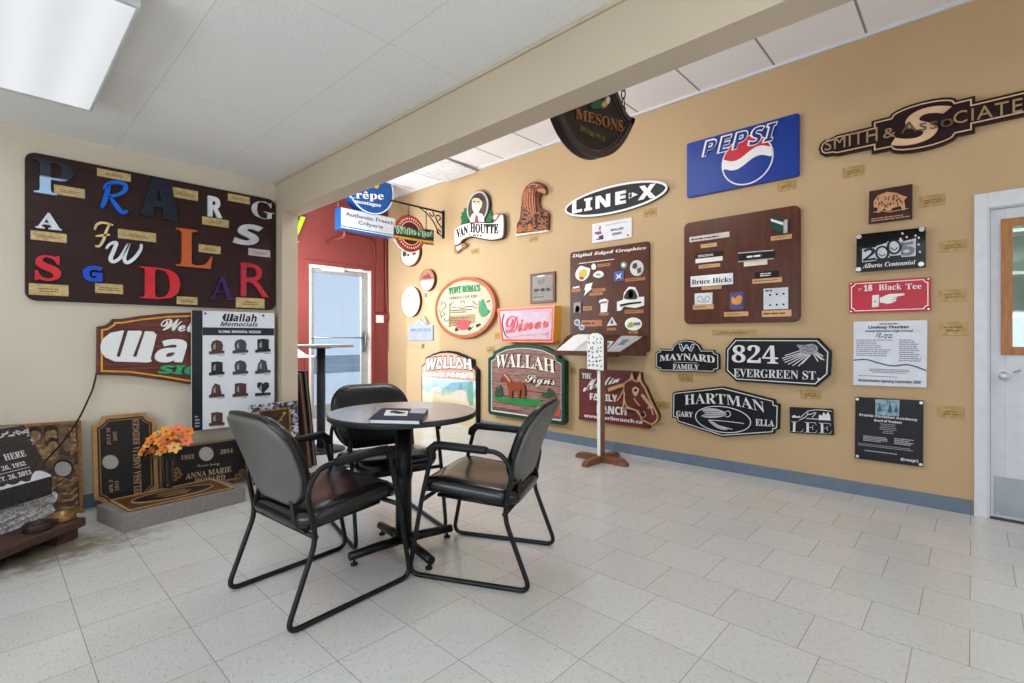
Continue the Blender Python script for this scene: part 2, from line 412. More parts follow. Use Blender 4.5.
    ad = nt.nodes.new('ShaderNodeMath'); ad.operation = 'ADD'; nt.links.new(ln.outputs['Value'], ad.inputs[0]); nt.links.new(n5.outputs['Fac'], ad.inputs[1])
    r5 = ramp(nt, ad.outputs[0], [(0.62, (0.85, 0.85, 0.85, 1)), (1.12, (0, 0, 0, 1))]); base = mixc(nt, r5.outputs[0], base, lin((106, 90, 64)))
    nt.links.new(base, p.inputs['Base Color']); p.inputs['Specular IOR Level'].default_value = 0.6
    r6 = ramp(nt, n4.outputs['Fac'], [(0.3, (0.17, 0.17, 0.17, 1)), (0.7, (0.27, 0.27, 0.27, 1))]); nt.links.new(r6.outputs[0], p.inputs['Roughness'])
    bp = N(nt, 'ShaderNodeBump'); bp.inputs['Strength'].default_value = 0.25; bp.inputs['Distance'].default_value = 0.001; bp.invert = True
    nt.links.new(fac, bp.inputs['Height']); nt.links.new(bp.outputs[0], p.inputs['Normal']); return m
def ceiling_tiles(name, c, bw, rh, ox, oy, mortar, ms, tex, rough=0.9):
    m, nt, p = nodes(name); co = coords(nt); mp = nt.nodes.new('ShaderNodeMapping'); nt.links.new(co, mp.inputs[0]); mp.inputs['Location'].default_value = (ox, oy, 0)
    t = nt.nodes.new('ShaderNodeTexBrick'); nt.links.new(mp.outputs[0], t.inputs['Vector']); t.offset = 0; t.inputs['Scale'].default_value = 1
    t.inputs['Brick Width'].default_value = bw; t.inputs['Row Height'].default_value = rh; t.inputs['Mortar Size'].default_value = ms; t.inputs['Mortar Smooth'].default_value = 0.2
    t.inputs['Color1'].default_value = lin(c); t.inputs['Color2'].default_value = lin(tuple(v - 4 for v in c)); t.inputs['Mortar'].default_value = lin(mortar)
    nt.links.new(t.outputs['Color'], p.inputs['Base Color']); p.inputs['Roughness'].default_value = rough; p.inputs['Specular IOR Level'].default_value = 0.15
    v = N(nt, 'ShaderNodeTexNoise'); nt.links.new(co, v.inputs['Vector']); v.inputs['Scale'].default_value = 55; v.inputs['Detail'].default_value = 3
    bp = N(nt, 'ShaderNodeBump'); bp.inputs['Strength'].default_value = tex; bp.inputs['Distance'].default_value = 0.006
    nt.links.new(v.outputs['Fac'], bp.inputs['Height']); nt.links.new(bp.outputs[0], p.inputs['Normal']); return m
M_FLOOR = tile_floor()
M_CEIL = ceiling_tiles('low_ceiling_board', (246, 245, 242), 0.625, 1.22, 6.25, 12.2 - 1.927, (226, 225, 221), 0.0025, 0.5)
M_CEILH = ceiling_tiles('high_ceiling_tiles', (249, 244, 244), 1.22, 0.61, 1.22 * 4 - XR, 6.1 - 0.56, (150, 146, 146), 0.009, 0.3)
M_FRAMEWHITE = C(214, 215, 220, 0.4, var=0.02); M_BASEB = C(104, 118, 134, 0.5, var=0.04); M_DOORW = C(208, 210, 216, 0.38, var=0.02)
M_GLASS = GLASS('door_glass', refl=0.025)
# ------------------------------------------------------------------ shell
def sbox(name, boxes, mat, parent=None, bevel=0):
    mb = MB()
    for b in boxes: mb.box(*b)
    o = mb.build(name, mat, parent, local=parent is not None, bevel=bevel)
    return struct(o) if parent is None else o
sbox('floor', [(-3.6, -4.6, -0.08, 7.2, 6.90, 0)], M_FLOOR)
sbox('wall_left', [(-3.6, YL, 0, BX0, YL + 0.1, ZC)], M_LETTERWALL)
sbox('post', [(BX0, 4.24, 0, 1.84, 4.48, BZ)], M_BEAM)
sbox('beam', [(BX0, -4.6, BZ, BX1, 4.48, ZH)], M_BEAM)
sbox('trim_1', [(BX0 - 0.012, -4.5, ZC - 0.018, BX0, YL, ZC - 0.002)], M_BEAM)
sbox('wall_alcove', [(1.75, 4.48, 0, BX1, YRED, ZH)], M_TAN)
sbox('ceiling', [(-3.6, -4.6, ZC, BX0, YL + 0.1, ZC + 0.06)], M_CEIL)
sbox('ceiling', [(BX1, -4.6, ZH, XR + 0.1, YRED + 0.1, ZH + 0.06)], M_CEILH)
sbox('wall_back', [(-3.6, -4.7, 0, XR + 0.1, -4.6, ZH)], M_WHITEWALL)
sbox('wall_side', [(-3.7, -4.7, 0, -3.6, YL + 0.1, ZC)], M_WHITEWALL)
DY0, DY1, DZ = -0.062, -1.02, 1.995                    # opening of the white door
sbox('wall_right', [(XR, DY0, 0, XR + 0.12, YRED, ZH), (XR, DY1, DZ, XR + 0.12, DY0, ZH), (XR, -4.6, 0, XR + 0.12, DY1, ZH)], M_TAN)
RX0, RX1, RZ = 3.10, 4.085, 2.195                      # opening of the entry door
sbox('wall_far', [(1.85, YRED, 0, RX0, YRED + 0.1, ZH), (RX0, YRED, RZ, RX1, YRED + 0.1, ZH), (RX1, YRED, 0, XR + 0.1, YRED + 0.1, ZH)], M_RED)
sbox('baseboard_right', [(XR - 0.008, 0.0, 0, XR, YRED, 0.095)], M_BASEB)
sbox('baseboard_left', [(-3.6, YL - 0.008, 0, BX0, YL, 0.095)], M_BASEB)
sbox('trim_2', [(XR - 0.022, -4.5, ZH - 0.022, XR, YRED, ZH)], M_FRAMEWHITE)
# a ceiling tile that has dropped out of its grid
tp = MB()
Mx = Matrix.Translation((4.07, 5.0, ZH - 0.035)) @ Matrix.Rotation(0.05, 4, 'Y')
tp.box(-0.29, -0.3, -0.008, 0.29, 0.3, 0.008, Mx)
tag(tp.build('ceiling_tile', C(228, 224, 224, 0.9, bump=0.3)), 'white ceiling tile sagging out of its grid above the bracketed sign', 'ceiling tile')
# back room seen through the door's window
sbox('wall_backroom', [(7.1, -3.2, 0, 7.2, 1.4, 2.6), (XR + 0.12, -3.3, 0, 7.2, -3.2, 2.6), (XR + 0.12, 1.4, 0, 7.2, 1.5, 2.6)], C(190, 204, 192, 0.6))
sbox('ceiling_backroom', [(XR + 0.12, -3.3, 2.6, 7.2, 1.5, 2.66)], M_WHITEWALL)
t = thing('shelving_unit', 'pale green shelving seen through the window of the white door', 'shelves', (6.6, -0.9, 0))
b = MB(); b.box(6.95, -2.4, 0, 7.0, 0.6, 2.3); b.build('back_panel', C(176, 196, 180, 0.5), t)
for z in (0.5, 0.95, 1.35, 1.75, 2.15):
    b = MB(); b.box(6.6, -2.4, z, 6.95, 0.6, z + 0.03); b.build('shelf', C(228, 232, 226, 0.5), t)
for y in (-2.4, -1.4, -0.42, 0.57):
    b = MB(); b.box(6.6, y, 0, 6.95, y + 0.03, 2.3); b.build('upright', C(214, 220, 212, 0.5), t)
# ------------------------------------------------------------------ entry door in the red wall
def empty(name, loc): 
    o = bpy.data.objects.new(name, None); COL.objects.link(o); o.location = loc; o.empty_display_size = 0.1; return o
d1 = struct(empty('door_1', (3.6, YRED, 0)))
def wp(name, mb, mat, parent, bevel=0.0): return mb.build(name, mat, parent, bevel=bevel)
b = MB(); c = 0.055
for q in ((RX0 - c, YRED - 0.02, 0, RX0, YRED, RZ + c), (RX1, YRED - 0.02, 0, RX1 + c, YRED, RZ + c), (RX0, YRED - 0.02, RZ, RX1, YRED, RZ + c)): b.box(*q)
wp('casing', b, M_RED, d1, 0.003)
b = MB()
for q in ((RX0, YRED - 0.01, 0, RX0 + 0.04, YRED + 0.09, RZ), (RX1 - 0.04, YRED - 0.01, 0, RX1, YRED + 0.09, RZ), (RX0 + 0.04, YRED - 0.01, RZ - 0.04, RX1 - 0.04, YRED + 0.09, RZ)): b.box(*q)
wp('door_frame', b, C(226, 222, 216, 0.4, var=0.02), d1, 0.003)
ALU = C(176, 178, 180, 0.35, 0.5)
lx0, lx1, lz = RX0 + 0.045, RX1 - 0.045, RZ - 0.045
b = MB()
for q in ((lx0, YRED + 0.02, 0.01, lx0 + 0.05, YRED + 0.06, lz), (lx1 - 0.11, YRED + 0.02, 0.01, lx1, YRED + 0.06, lz), (lx0 + 0.05, YRED + 0.02, 0.01, lx1 - 0.11, YRED + 0.06, 0.2), (lx0 + 0.05, YRED + 0.02, lz - 0.06, lx1 - 0.11, YRED + 0.06, lz)): b.box(*q)
leaf = wp('door_leaf', b, ALU, d1, 0.003)
b = MB(); b.box(lx0 + 0.05, YRED + 0.036, 0.2, lx1 - 0.11, YRED + 0.042, lz - 0.06); wp('glass', b, M_GLASS, d1)
b = MB(); b.tube([(lx0 + 0.02, YRED - 0.03, 1.16), (lx1 - 0.03, YRED - 0.03, 1.16)], 0.011); b.box(lx0 + 0.01, YRED - 0.035, 1.145, lx0 + 0.035, YRED + 0.025, 1.175); b.box(lx1 - 0.045, YRED - 0.035, 1.145, lx1 - 0.02, YRED + 0.025, 1.175)
wp('push_bar', b, STEEL, d1)
b = MB(); b.tube([(lx1 - 0.07, YRED + 0.02, 1.25), (lx1 - 0.07, YRED - 0.04, 1.23), (lx1 - 0.07, YRED - 0.045, 1.1), (lx1 - 0.07, YRED - 0.04, 0.97), (lx1 - 0.07, YRED + 0.02, 0.95)], 0.012); b.box(lx1 - 0.09, YRED + 0.0, 0.95, lx1 - 0.05, YRED + 0.02, 1.25)
wp('handle', b, C(120, 122, 126, 0.35, 0.7), d1)
b = MB(); b.box(3.3, YRED - 0.045, lz - 0.03, 3.62, YRED + 0.015, lz + 0.04); b.tube([(3.6, YRED - 0.02, lz + 0.01), (3.85, YRED - 0.10, lz + 0.03), (4.02, YRED - 0.02, lz + 0.03)], 0.008)
wp('door_closer', b, C(220, 216, 212, 0.4), d1, 0.004)
# outdoors
sbox('ground', [(-30, YRED + 0.1, -0.12, 40, 16.0, -0.04)], C(255, 248, 236, 0.8, scale=1.5, var=0.02))
sbox('road', [(-40, 16.0, -0.14, 60, 33.0, -0.05)], C(158, 160, 164, 0.85, scale=0.6, var=0.10))
sbox('field', [(-90, 33.0, -0.16, 140, 230.0, -0.06)], C(255, 253, 246, 0.9, scale=0.05, var=0.01))
# ------------------------------------------------------------------ white door in the tan wall
d2 = struct(empty('door_2', (XR, -0.5, 0)))
b = MB(); fw = 0.052
for q in ((XR - 0.018, DY0 - 0.012, 0, XR, DY0 + fw, DZ + 0.085), (XR - 0.018, DY1 - fw, 0, XR, DY1 + 0.012, DZ + 0.085), (XR - 0.018, DY1 + 0.012, DZ - 0.012, XR, DY0 - 0.012, DZ + 0.085)): b.box(*q)
for q in ((XR, DY0 - 0.022, 0, XR + 0.12, DY0, DZ), (XR, DY1, 0, XR + 0.12, DY1 + 0.022, DZ), (XR, DY1 + 0.022, DZ - 0.02, XR + 0.12, DY0 - 0.022, DZ)): b.box(*q)
wp('door_frame', b, M_FRAMEWHITE, d2, 0.003)
P2 = Plane((XR + 0.012, 0, 0), (0, -1, 0), (0, 0, 1))
def yz(x, y, w=0.0): u, v = P2.px(x, y, w); return -u, v
ya = DY0 - 0.024; yb = DY1 + 0.024
wy0, wzt = yz(1000.8, 219.5); _, wzb = yz(1000.8, 355); wy1 = wy0 - 0.62; ft = 0.052
xa, xb = XR + 0.012, XR + 0.052
gy0, gy1, gz0, gz1 = wy0 - 0.02, wy1 + 0.02, wzb + 0.02, wzt - 0.02
b = MB()
for q in ((xa, gy0, 0.012, xb, ya, DZ - 0.022), (xa, yb, 0.012, xb, gy1, DZ - 0.022), (xa, gy1, 0.012, xb, gy0, gz0), (xa, gy1, gz1, xb, gy0, DZ - 0.022)): b.box(*q)
wp('door_leaf', b, M_DOORW, d2, 0.002)
b = MB()
for q in ((xa - 0.012, wy0 - ft, wzb, xa, wy0, wzt), (xa - 0.012, wy1, wzb, xa, wy1 + ft, wzt), (xa - 0.012, wy1 + ft, wzb, xa, wy0 - ft, wzb + ft), (xa - 0.012, wy1 + ft, wzt - ft, xa, wy0 - ft, wzt)): b.box(*q)
wp('window_frame', b, WOOD((150, 96, 50), (182, 124, 70), 'z', 0.45), d2, 0.002)
b = MB(); b.box(xa + 0.012, gy1, gz0, xa + 0.018, gy0, gz1); wp('glass', b, GLASS('back_door_glass', (240, 250, 246), 0.08), d2)
ky, kz = yz(1003.5, 375.5)
b = MB(); b.tube([(xa, ky, kz), (xa - 0.008, ky, kz)], 0.034, 20); b.tube([(xa - 0.006, ky, kz), (xa - 0.04, ky, kz)], 0.012, 12); b.ball((xa - 0.058, ky, kz), 0.03, 16, 10, (0.75, 1, 1))
wp('door_knob', b, SILVER, d2)
b = MB(); b.tube([(xa, ky - 0.055, kz + 0.028), (xa - 0.02, ky - 0.055, kz + 0.028)], 0.006, 8); b.tube([(xa - 0.018, ky - 0.045, kz + 0.026), (xa - 0.018, ky - 0.075, kz + 0.036)], 0.006, 8); wp('key', b, STEEL, d2)
ky0, kzt = yz(993.8, 476); b = MB(); b.box(xa - 0.004, yb + 0.06, 0.03, xa, ky0, kzt); kp = wp('kick_plate', b, C(150, 153, 158, 0.45, 0.55, 0.06, 3), d2)
b = MB()
for dy, dz in ((0.14, 0.1), (0.18, 0.1), (0.14, 0.06), (0.18, 0.06), (0.02, 0.02), (0.02, kzt - 0.05)):
    b.tube([(xa - 0.004, ky0 - dy, 0.02 + dz), (xa - 0.007, ky0 - dy, 0.02 + dz)], 0.006, 8)
wp('screws', b, STEEL, kp)
b = MB(); b.box(XR - 0.01, yb, 0.0, XR + 0.06, ya, 0.010); wp('threshold', b, C(70, 64, 58, 0.5), d2)
# ------------------------------------------------------------------ painted raceways and switch on the red wall
kr = K(340, 250, 6.827)
s = Sign(RED, 'conduit', 'red painted wire raceway running down to the light switch by the entry door', 'conduit', (270, 200), kr)
s.rect('channel', (246, -260, 300, 376), M_RED, 0, 0.02, bevel=0.003); s.rect('junction_box', (246, 374, 300, 426), M_RED, 0, 0.04, 0.01, bevel=0.003)
s = Sign(RED, 'light_switch', 'small white light switch on the red wall beside the entry door', 'switch', (272, 470), kr)
s.rect('plate', (247, 444, 299, 497), WHITE, 0, 0.008, bevel=0.002); s.rect('toggle', (266, 460, 280, 480), C(250, 248, 244), 0.008, 0.016)
s = Sign(RED, 'conduit', 'thin red painted pipe in the corner with a round junction box', 'conduit', (325, 300), kr)
mb = MB(); pts = [s.P.at(*s.P.px(*kr(a, c_), 0.02), 0.02) for a, c_ in ((312, -260), (314, 200), (322, 400), (334, 455), (336, 690))]; mb.tube(pts, 0.013); mb.build('pipe', M_RED, s.t)
s.poly('junction_box', [(316, 440), (336, 430), (356, 440), (358, 470), (338, 482), (316, 474)], M_RED, 0, 0.045, bevel=0.003)
# ------------------------------------------------------------------ lights
def area(name, loc, size, energy, color=(1, 1, 1), rot=(0, 0, 0), sy=None):
    l = bpy.data.lights.new(name, 'AREA'); l.energy = energy; l.color = color; l.size = size
    if sy: l.shape = 'RECTANGLE'; l.size_y = sy
    o = bpy.data.objects.new(name, l); COL.objects.link(o); o.location = loc; o.rotation_euler = rot; return o
CW = (0.88, 0.955, 1.04)
def point(name, loc, energy, color):
    l = bpy.data.lights.new(name, 'POINT'); l.energy = energy; l.color = color; l.shadow_soft_size = 0.22
    o = bpy.data.objects.new(name, l); COL.objects.link(o); o.location = loc; return o
t = thing('ceiling_light', 'white lensed fluorescent light fixture on the low ceiling', 'ceiling light', (0.1, 2.93, ZC))
b = MB()
x0, x1, y0, y1, zb = -0.206, 0.404, 2.298, 3.559, 2.40
for q in ((x0, y0, zb, x0 + 0.018, y1, ZC), (x1 - 0.012, y0, zb, x1, y1, ZC), (x0 + 0.018, y0, zb, x1 - 0.012, y0 + 0.02, ZC), (x0 + 0.018, y1 - 0.02, zb, x1 - 0.012, y1, ZC)): b.box(*q)
b.build('housing', C(206, 206, 208, 0.5, var=0.02), t, bevel=0.002)
def diffuser():
    m = bpy.data.materials.new('lamp_diffuser'); m.use_nodes = True; nt = m.node_tree; nt.nodes.clear()
    tc = nt.nodes.new('ShaderNodeTexCoord'); sp = nt.nodes.new('ShaderNodeSeparateXYZ'); nt.links.new(tc.outputs['Object'], sp.inputs[0])
    a = nt.nodes.new('ShaderNodeMath'); a.operation = 'MULTIPLY'; nt.links.new(sp.outputs[0], a.inputs[0]); a.inputs[1].default_value = 2 * PI / 0.205
    c_ = nt.nodes.new('ShaderNodeMath'); c_.operation = 'COSINE'; nt.links.new(a.outputs[0], c_.inputs[0])
    r = nt.nodes.new('ShaderNodeMath'); r.operation = 'MULTIPLY_ADD'; nt.links.new(c_.outputs[0], r.inputs[0]); r.inputs[1].default_value = 0.06 * LAMP; r.inputs[2].default_value = 0.94 * LAMP
    e = nt.nodes.new('ShaderNodeEmission'); e.inputs[0].default_value = (0.95, 0.975, 1, 1); nt.links.new(r.outputs[0], e.inputs[1])
    o = nt.nodes.new('ShaderNodeOutputMaterial'); nt.links.new(e.outputs[0], o.inputs[0]); return m
b = MB(); b.box(x0 + 0.018, y0 + 0.02, zb + 0.004, x1 - 0.012, y1 - 0.02, zb + 0.012); b.build('diffuser', diffuser(), t)
area('lamp_low_near', (0.1, 2.93, 2.385), 0.58, L_LOW * 0.5, CW, (0, 0, 0), 1.2)
area('lamp_low_mid', (0.1, 0.3, 2.44), 0.6, L_LOW, CW, (0, 0, 0), 1.2)
area('lamp_low_back', (-1.9, -1.6, 2.44), 0.6, L_LOW, CW, (0, 0, 0), 1.2)
point('fill_high_far', (2.7, 5.2, 3.05), L_HIGHF, CW)  # these three are unseen, added to brighten the high ceiling, wall and floor
point('fill_high_mid', (2.65, 2.5, 3.05), L_HIGH, CW)
point('fill_high_near', (2.7, -1.8, 3.05), L_HIGH * 0.6, CW)
# daylight of assumed shop windows behind the photographer; unseen fills added further down
w_ = area('window_light_side', (-3.5, 0.4, 1.4), 1.7, L_WIN, (0.84, 0.935, 1.04), (0, -PI / 2 - 0.42, 0), 4.0)
w2 = area('window_light_back', (-0.8, -4.5, 1.4), 4.0, L_WIN2, (0.84, 0.935, 1.04), (PI / 2 + 0.3, 0, 0), 1.7)
w3 = area('door_portal', (3.57, YRED + 0.08, 1.17), 0.8, 1.0, (1, 1, 1), (-PI / 2, 0, 0), 1.95); w3.data.cycles.is_portal = True
area('lamp_backroom', (5.9, -0.9, 2.55), 1.2, 34, (1, 1, 0.98))
area('fill_alcove', (1.9, 5.6, 1.6), 1.4, L_ALC, (0.84, 0.93, 1), (0, -PI / 2 + 0.55, 0), 1.7)  # unseen fill in front of the solid alcove wall, added for tan wall and floor
area('fill_alcove_up', (1.9, 5.7, 1.9), 1.2, L_ALC2, (0.84, 0.93, 1), (0, -PI / 2 - 0.7, 0), 1.6)  # second unseen fill, added and tilted up to lift the high ceiling
area('fill_behind_right', (3.1, -4.5, 1.4), 2.3, L_FILL, (0.84, 0.935, 1.04), (PI / 2 + 0.45, 0, 0), 1.8)  # added unseen uplight for the high ceiling, behind the photographer
sl = bpy.data.lights.new('sun', 'SUN'); sl.energy = L_SUN; sl.angle = 0.02; sl.color = (1, 0.96, 0.9); so = bpy.data.objects.new('sun', sl); COL.objects.link(so)
so.location = (0, 12, 6); so.rotation_euler = Vector((0.878, -1, -0.19)).to_track_quat('-Z', 'Y').to_euler()
w = bpy.data.worlds.new('sky'); SC.world = w; w.use_nodes = True; nt = w.node_tree
bg = nt.nodes['Background']; tc = nt.nodes.new('ShaderNodeTexCoord'); sp = nt.nodes.new('ShaderNodeSeparateXYZ'); nt.links.new(tc.outputs['Generated'], sp.inputs[0])
rp = ramp(nt, sp.outputs[2], [(0.0, lin((208, 221, 235))), (0.5, lin((180, 204, 232)))]); nt.links.new(rp.outputs[0], bg.inputs[0]); bg.inputs[1].default_value = L_SKY
# ------------------------------------------------------------------ furniture
def fillet(pts, r, n=5, closed=False):
    pts = [Vector(p) for p in pts]; out = []; m = len(pts)
    for i in range(m):
        if not closed and i in (0, m - 1): out.append(pts[i]); continue
        a, b, c = pts[i - 1], pts[i], pts[(i + 1) % m]
        rr = min(r, (a - b).length * 0.45, (c - b).length * 0.45); p = b + (a - b).normalized() * rr; q = b + (c - b).normalized() * rr
        for k in range(n + 1):
            t = k / n; out.append(p * (1 - t) ** 2 + b * 2 * t * (1 - t) + q * t * t)
    return out
def pad(mb, outline, layers, fn):
    n = len(outline); vs = []; cu = sum(p[0] for p in outline) / n; cv = sum(p[1] for p in outline) / n
    for s, w in layers: vs += [fn(cu + (u - cu) * s, cv + (v - cv) * s, w) for u, v in outline]
    fs = [(i * n + k, i * n + (k + 1) % n, (i + 1) * n + (k + 1) % n, (i + 1) * n + k) for i in range(len(layers) - 1) for k in range(n)]
    fs += [tuple(reversed(range(n))), tuple((len(layers) - 1) * n + k for k in range(n))]
    return mb.add(vs, fs, True)
VINYL = C(11, 11, 13, 0.26, 0, 0.06, 30, 0.05, 0.55); SHELL = C(96, 93, 90, 0.42, 0, 0.04, 8, 0, 0.5); TUBE = C(13, 13, 14, 0.36, 0, 0.03); RUBBER = C(15, 15, 16, 0.5)
def make_chair():
    t = thing('guest_chair', '', 'chair', (0, 0, 0)); W = 0.268
    for sy in (1, -1):
        y = sy * W
        loop = [(-0.187, y, 0.335), (-0.228, y, 0.545), (-0.17, y, 0.628), (0.165, y, 0.642), (0.225, y, 0.40), (0.297, y, 0.012), (-0.312, y, 0.012)]
        f = MB().tube(fillet(loop, 0.055, 6, True), 0.0115, 10, True).build('sled_frame', TUBE, t, local=True)
        for x in (-0.235, 0.235): MB().tube([(x - 0.014, y, 0.0075), (x + 0.014, y, 0.0075)], 0.0075, 8).build('glide', RUBBER, f, local=True)
        mb = MB(); mb.tube([(-0.105, y, 0.631), (-0.09, y, 0.633), (0.12, y, 0.642), (0.155, y, 0.641), (0.185, y, 0.618), (0.192, y, 0.590)], lambda q: 0.0205 - 0.004 * abs(2 * q - 1) ** 3, 12); mb.build('armrest', RUBBER, t, local=True)
    mb = MB(); mb.tube([(-0.187, -W, 0.345), (-0.187, W, 0.345)], 0.011); mb.tube([(0.228, -W, 0.372), (0.228, W, 0.372)], 0.011)
    mb.tube([(-0.187, -0.17, 0.35), (0.19, -0.17, 0.374)], 0.010); mb.tube([(-0.187, 0.17, 0.35), (0.19, 0.17, 0.374)], 0.010); mb.build('seat_frame', TUBE, t, local=True)
    def sf(u, v, w): return Vector((u, v, 0.405 + 0.045 * (u + 0.2) / 0.45 + w - 0.010 * math.cos(min(1, abs(v) / 0.24) * PI / 2) - max(0, u - 0.14) ** 2 * 2.2))
    ol = rrect(-0.235, -0.252, 0.268, 0.252, 0.09, 7)
    m_ = MB(); pad(m_, ol, [(0.05, -0.036), (0.9, -0.034), (0.975, -0.026), (1.0, -0.006), (0.993, 0.014), (0.96, 0.030), (0.88, 0.040), (0.6, 0.042), (0.3, 0.038), (0.05, 0.037)], sf); m_.build('seat', VINYL, t, local=True)
    def bf(u, v, w):
        x = -0.214 - 0.30 * v - 0.10 * v * v + 0.35 * u * u + 0.02 * math.sin(v / 0.44 * PI)
        return Vector((x + w * 0.95, u, 0.392 + v * 0.985 + w * 0.33))
    ob = []
    base = rrect(-0.255, 0.055, 0.255, 0.447, 0.14, 9)
    for u, v in base: ob.append((u * (0.90 + 0.10 * min(1, v / 0.25)), v))
    m_ = MB(); pad(m_, ob, [(0.05, 0.006), (0.9, 0.004), (0.985, 0.008), (1.0, 0.02), (0.985, 0.036), (0.94, 0.046), (0.85, 0.052), (0.6, 0.054), (0.3, 0.054), (0.05, 0.054)], bf); m_.build('backrest', VINYL, t, local=True)
    m_ = MB(); pad(m_, ob, [(0.05, -0.014), (0.3, -0.014), (0.6, -0.014), (0.85, -0.012), (0.95, -0.006), (0.972, 0.006), (0.9, 0.010), (0.05, 0.010)], bf); m_.build('back_shell', SHELL, t, local=True)
    m_ = MB(); m_.tube([bf(u * 1.0, v, 0.016) for u, v in ob], 0.006, 6, True); m_.build('piping', VINYL, t, local=True)
    for y in (-0.2, 0.2):
        m_ = MB(); m_.tube(fillet([(-0.187, y, 0.35), (-0.232, y * 0.9, 0.395), bf(y * 0.62, 0.13, 0.012), bf(y * 0.6, 0.20, 0.016)], 0.03), 0.010)
        m_.build('back_bracket', TUBE, t, local=True)
    return t
def copy_tree(o, parent=None):
    c = o.copy(); COL.objects.link(c); c.parent = parent
    for ch in list(o.children): copy_tree(ch, c)
    return c
GC = 'black vinyl guest chairs around the table'
ch = make_chair(); ch['group'] = GC
c2 = copy_tree(ch); c3 = copy_tree(ch)
for o, x, y, r, lb in ((ch, 1.080, 2.218, 4.5, 'black vinyl sled chair seen from behind, its grey back nearest the orange flowers'),
                       (c2, 1.777, 1.846, 116.0, 'black vinyl sled chair between the round table and the tan wall, turned sideways'),
                       (c3, 1.690, 2.650, 257.5, 'black vinyl sled chair half hidden behind the round table, its front to the viewer')):
    o.location = (x, y, 0); o.rotation_euler = (0, 0, math.radians(r)); o['label'] = lb
# round table
TX, TY, TZ = 1.553, 2.255, 0.757
t = thing('round_table', 'round grey laminate table on a black pedestal with a cross base', 'table', (TX, TY, 0))
def LAMINATE():
    m, nt, p = nodes('laminate'); co = coords(nt); no = N(nt, 'ShaderNodeTexNoise'); nt.links.new(co, no.inputs['Vector']); no.inputs['Scale'].default_value = 180
    rp = ramp(nt, no.outputs['Fac'], [(0.35, lin((150, 148, 148))), (0.65, lin((172, 170, 170)))]); nt.links.new(rp.outputs[0], p.inputs['Base Color']); p.inputs['Roughness'].default_value = 0.2; return m
b = MB(); b.lathe([(0.001, TZ - 0.03), (0.386, TZ - 0.03), (0.3885, TZ - 0.026), (0.3885, TZ - 0.003), (0.386, TZ), (0.001, TZ)], (TX, TY, 0), 72); b.sm = [False] * len(b.sm); top = b.build('tabletop', LAMINATE(), t)
b = MB(); b.lathe([(0.3888, TZ - 0.029), (0.3916, TZ - 0.026), (0.3916, TZ - 0.005), (0.3888, TZ - 0.002)], (TX, TY, 0), 72); b.build('edge_band', C(52, 52, 56, 0.45), top)
b = MB(); b.lathe([(0.043, 0.05), (0.043, TZ - 0.03)], (TX, TY, 0), 28); b.lathe([(0.16, TZ - 0.036), (0.16, TZ - 0.030)], (TX, TY, 0), 28); b.build('column', TUBE, t)
for k in range(4):
    a = math.radians(-8 + 90 * k); d = Vector((math.cos(a), math.sin(a), 0)); c0 = Vector((TX, TY, 0))
    b = MB(); b.tube([c0 + d * 0.035 + Vector((0, 0, 0.062)), c0 + d * 0.15 + Vector((0, 0, 0.058)), c0 + d * 0.30 + Vector((0, 0, 0.048))], lambda q: 0.026 - 0.004 * q, 14); f = b.build('foot', TUBE, t)
    b = MB(); p = c0 + d * 0.275; b.lathe([(0.006, 0.03), (0.006, 0.012), (0.018, 0.011), (0.018, 0.0)][::-1], p, 12); b.build('leveller', RUBBER, f)
# binder and papers on the table
Ptab = Plane((0, 0, TZ), (1, 0, 0), (0, 1, 0))
kb = K(360, 390, 11.378)
def tabpts(pts, z): return [tuple(on_z(*kb(a, b_), z))[:2] for a, b_ in pts]
zt = TZ + 0.022
Pb = Plane((0, 0, 0), (1, 0, 0), (0, 1, 0))
cov = tabpts([(95, 330), (690, 345), (775, 215), (250, 205)], zt)
t = thing('ring_binder', 'dark navy binder lying closed on the round table', 'binder', (cov[0][0], cov[0][1], TZ))
b = MB(); b.prism(Pb, cov, zt - 0.003, zt); b.build('front_cover', C(24, 31, 60, 0.6, spec=.15), t)
b = MB(); b.prism(Pb, cov, TZ, TZ + 0.003); b.build('back_cover', C(22, 26, 48, 0.4), t)
b = MB(); b.prism(Pb, offset(ccw(cov), 0.008), TZ + 0.003, zt - 0.003); b.build('pages', WHITE, t)
b = MB(); b.prism(Pb, tabpts([(690, 345), (775, 215), (762, 214), (676, 344)], zt), TZ + 0.003, zt - 0.003); b.build('spine', C(20, 22, 40, 0.4), t)
sh = tabpts([(272, 290), (535, 296), (548, 245), (300, 232)], zt)
t = MB().prism(Pb, sh, zt, zt + 0.003).build('note_paper', WHITE); tag(t, 'white folded note paper lying on the navy binder', 'paper')
sh2 = tabpts([(560, 262), (735, 268), (765, 225), (590, 218)], zt)
t = MB().prism(Pb, sh2, zt, zt + 0.002).build('pamphlet', C(176, 178, 186, 0.35)); tag(t, 'grey pamphlet lying at the spine side of the navy binder', 'pamphlet')
pp = tabpts([(345, 238), (395, 246), (440, 262)], zt + 0.008); 
t = thing('eyeglasses', 'small dark folded eyeglasses lying on the white note paper', 'glasses', (pp[1][0], pp[1][1], zt + 0.003))
gz = zt + 0.008; g0 = Vector((*tabpts([(350, 243)], gz)[0], gz)); g1 = Vector((*tabpts([(470, 262)], gz)[0], gz)); d = (g1 - g0).normalized(); nn = Vector((-d.y, d.x, 0)); L = (g1 - g0).length
b = MB()
for q in (0.27, 0.73): b.tube([g0 + d * L * q + d * L * 0.2 * math.cos(2 * PI * i / 14) + nn * 0.014 * math.sin(2 * PI * i / 14) for i in range(14)], 0.0028, 6, True)
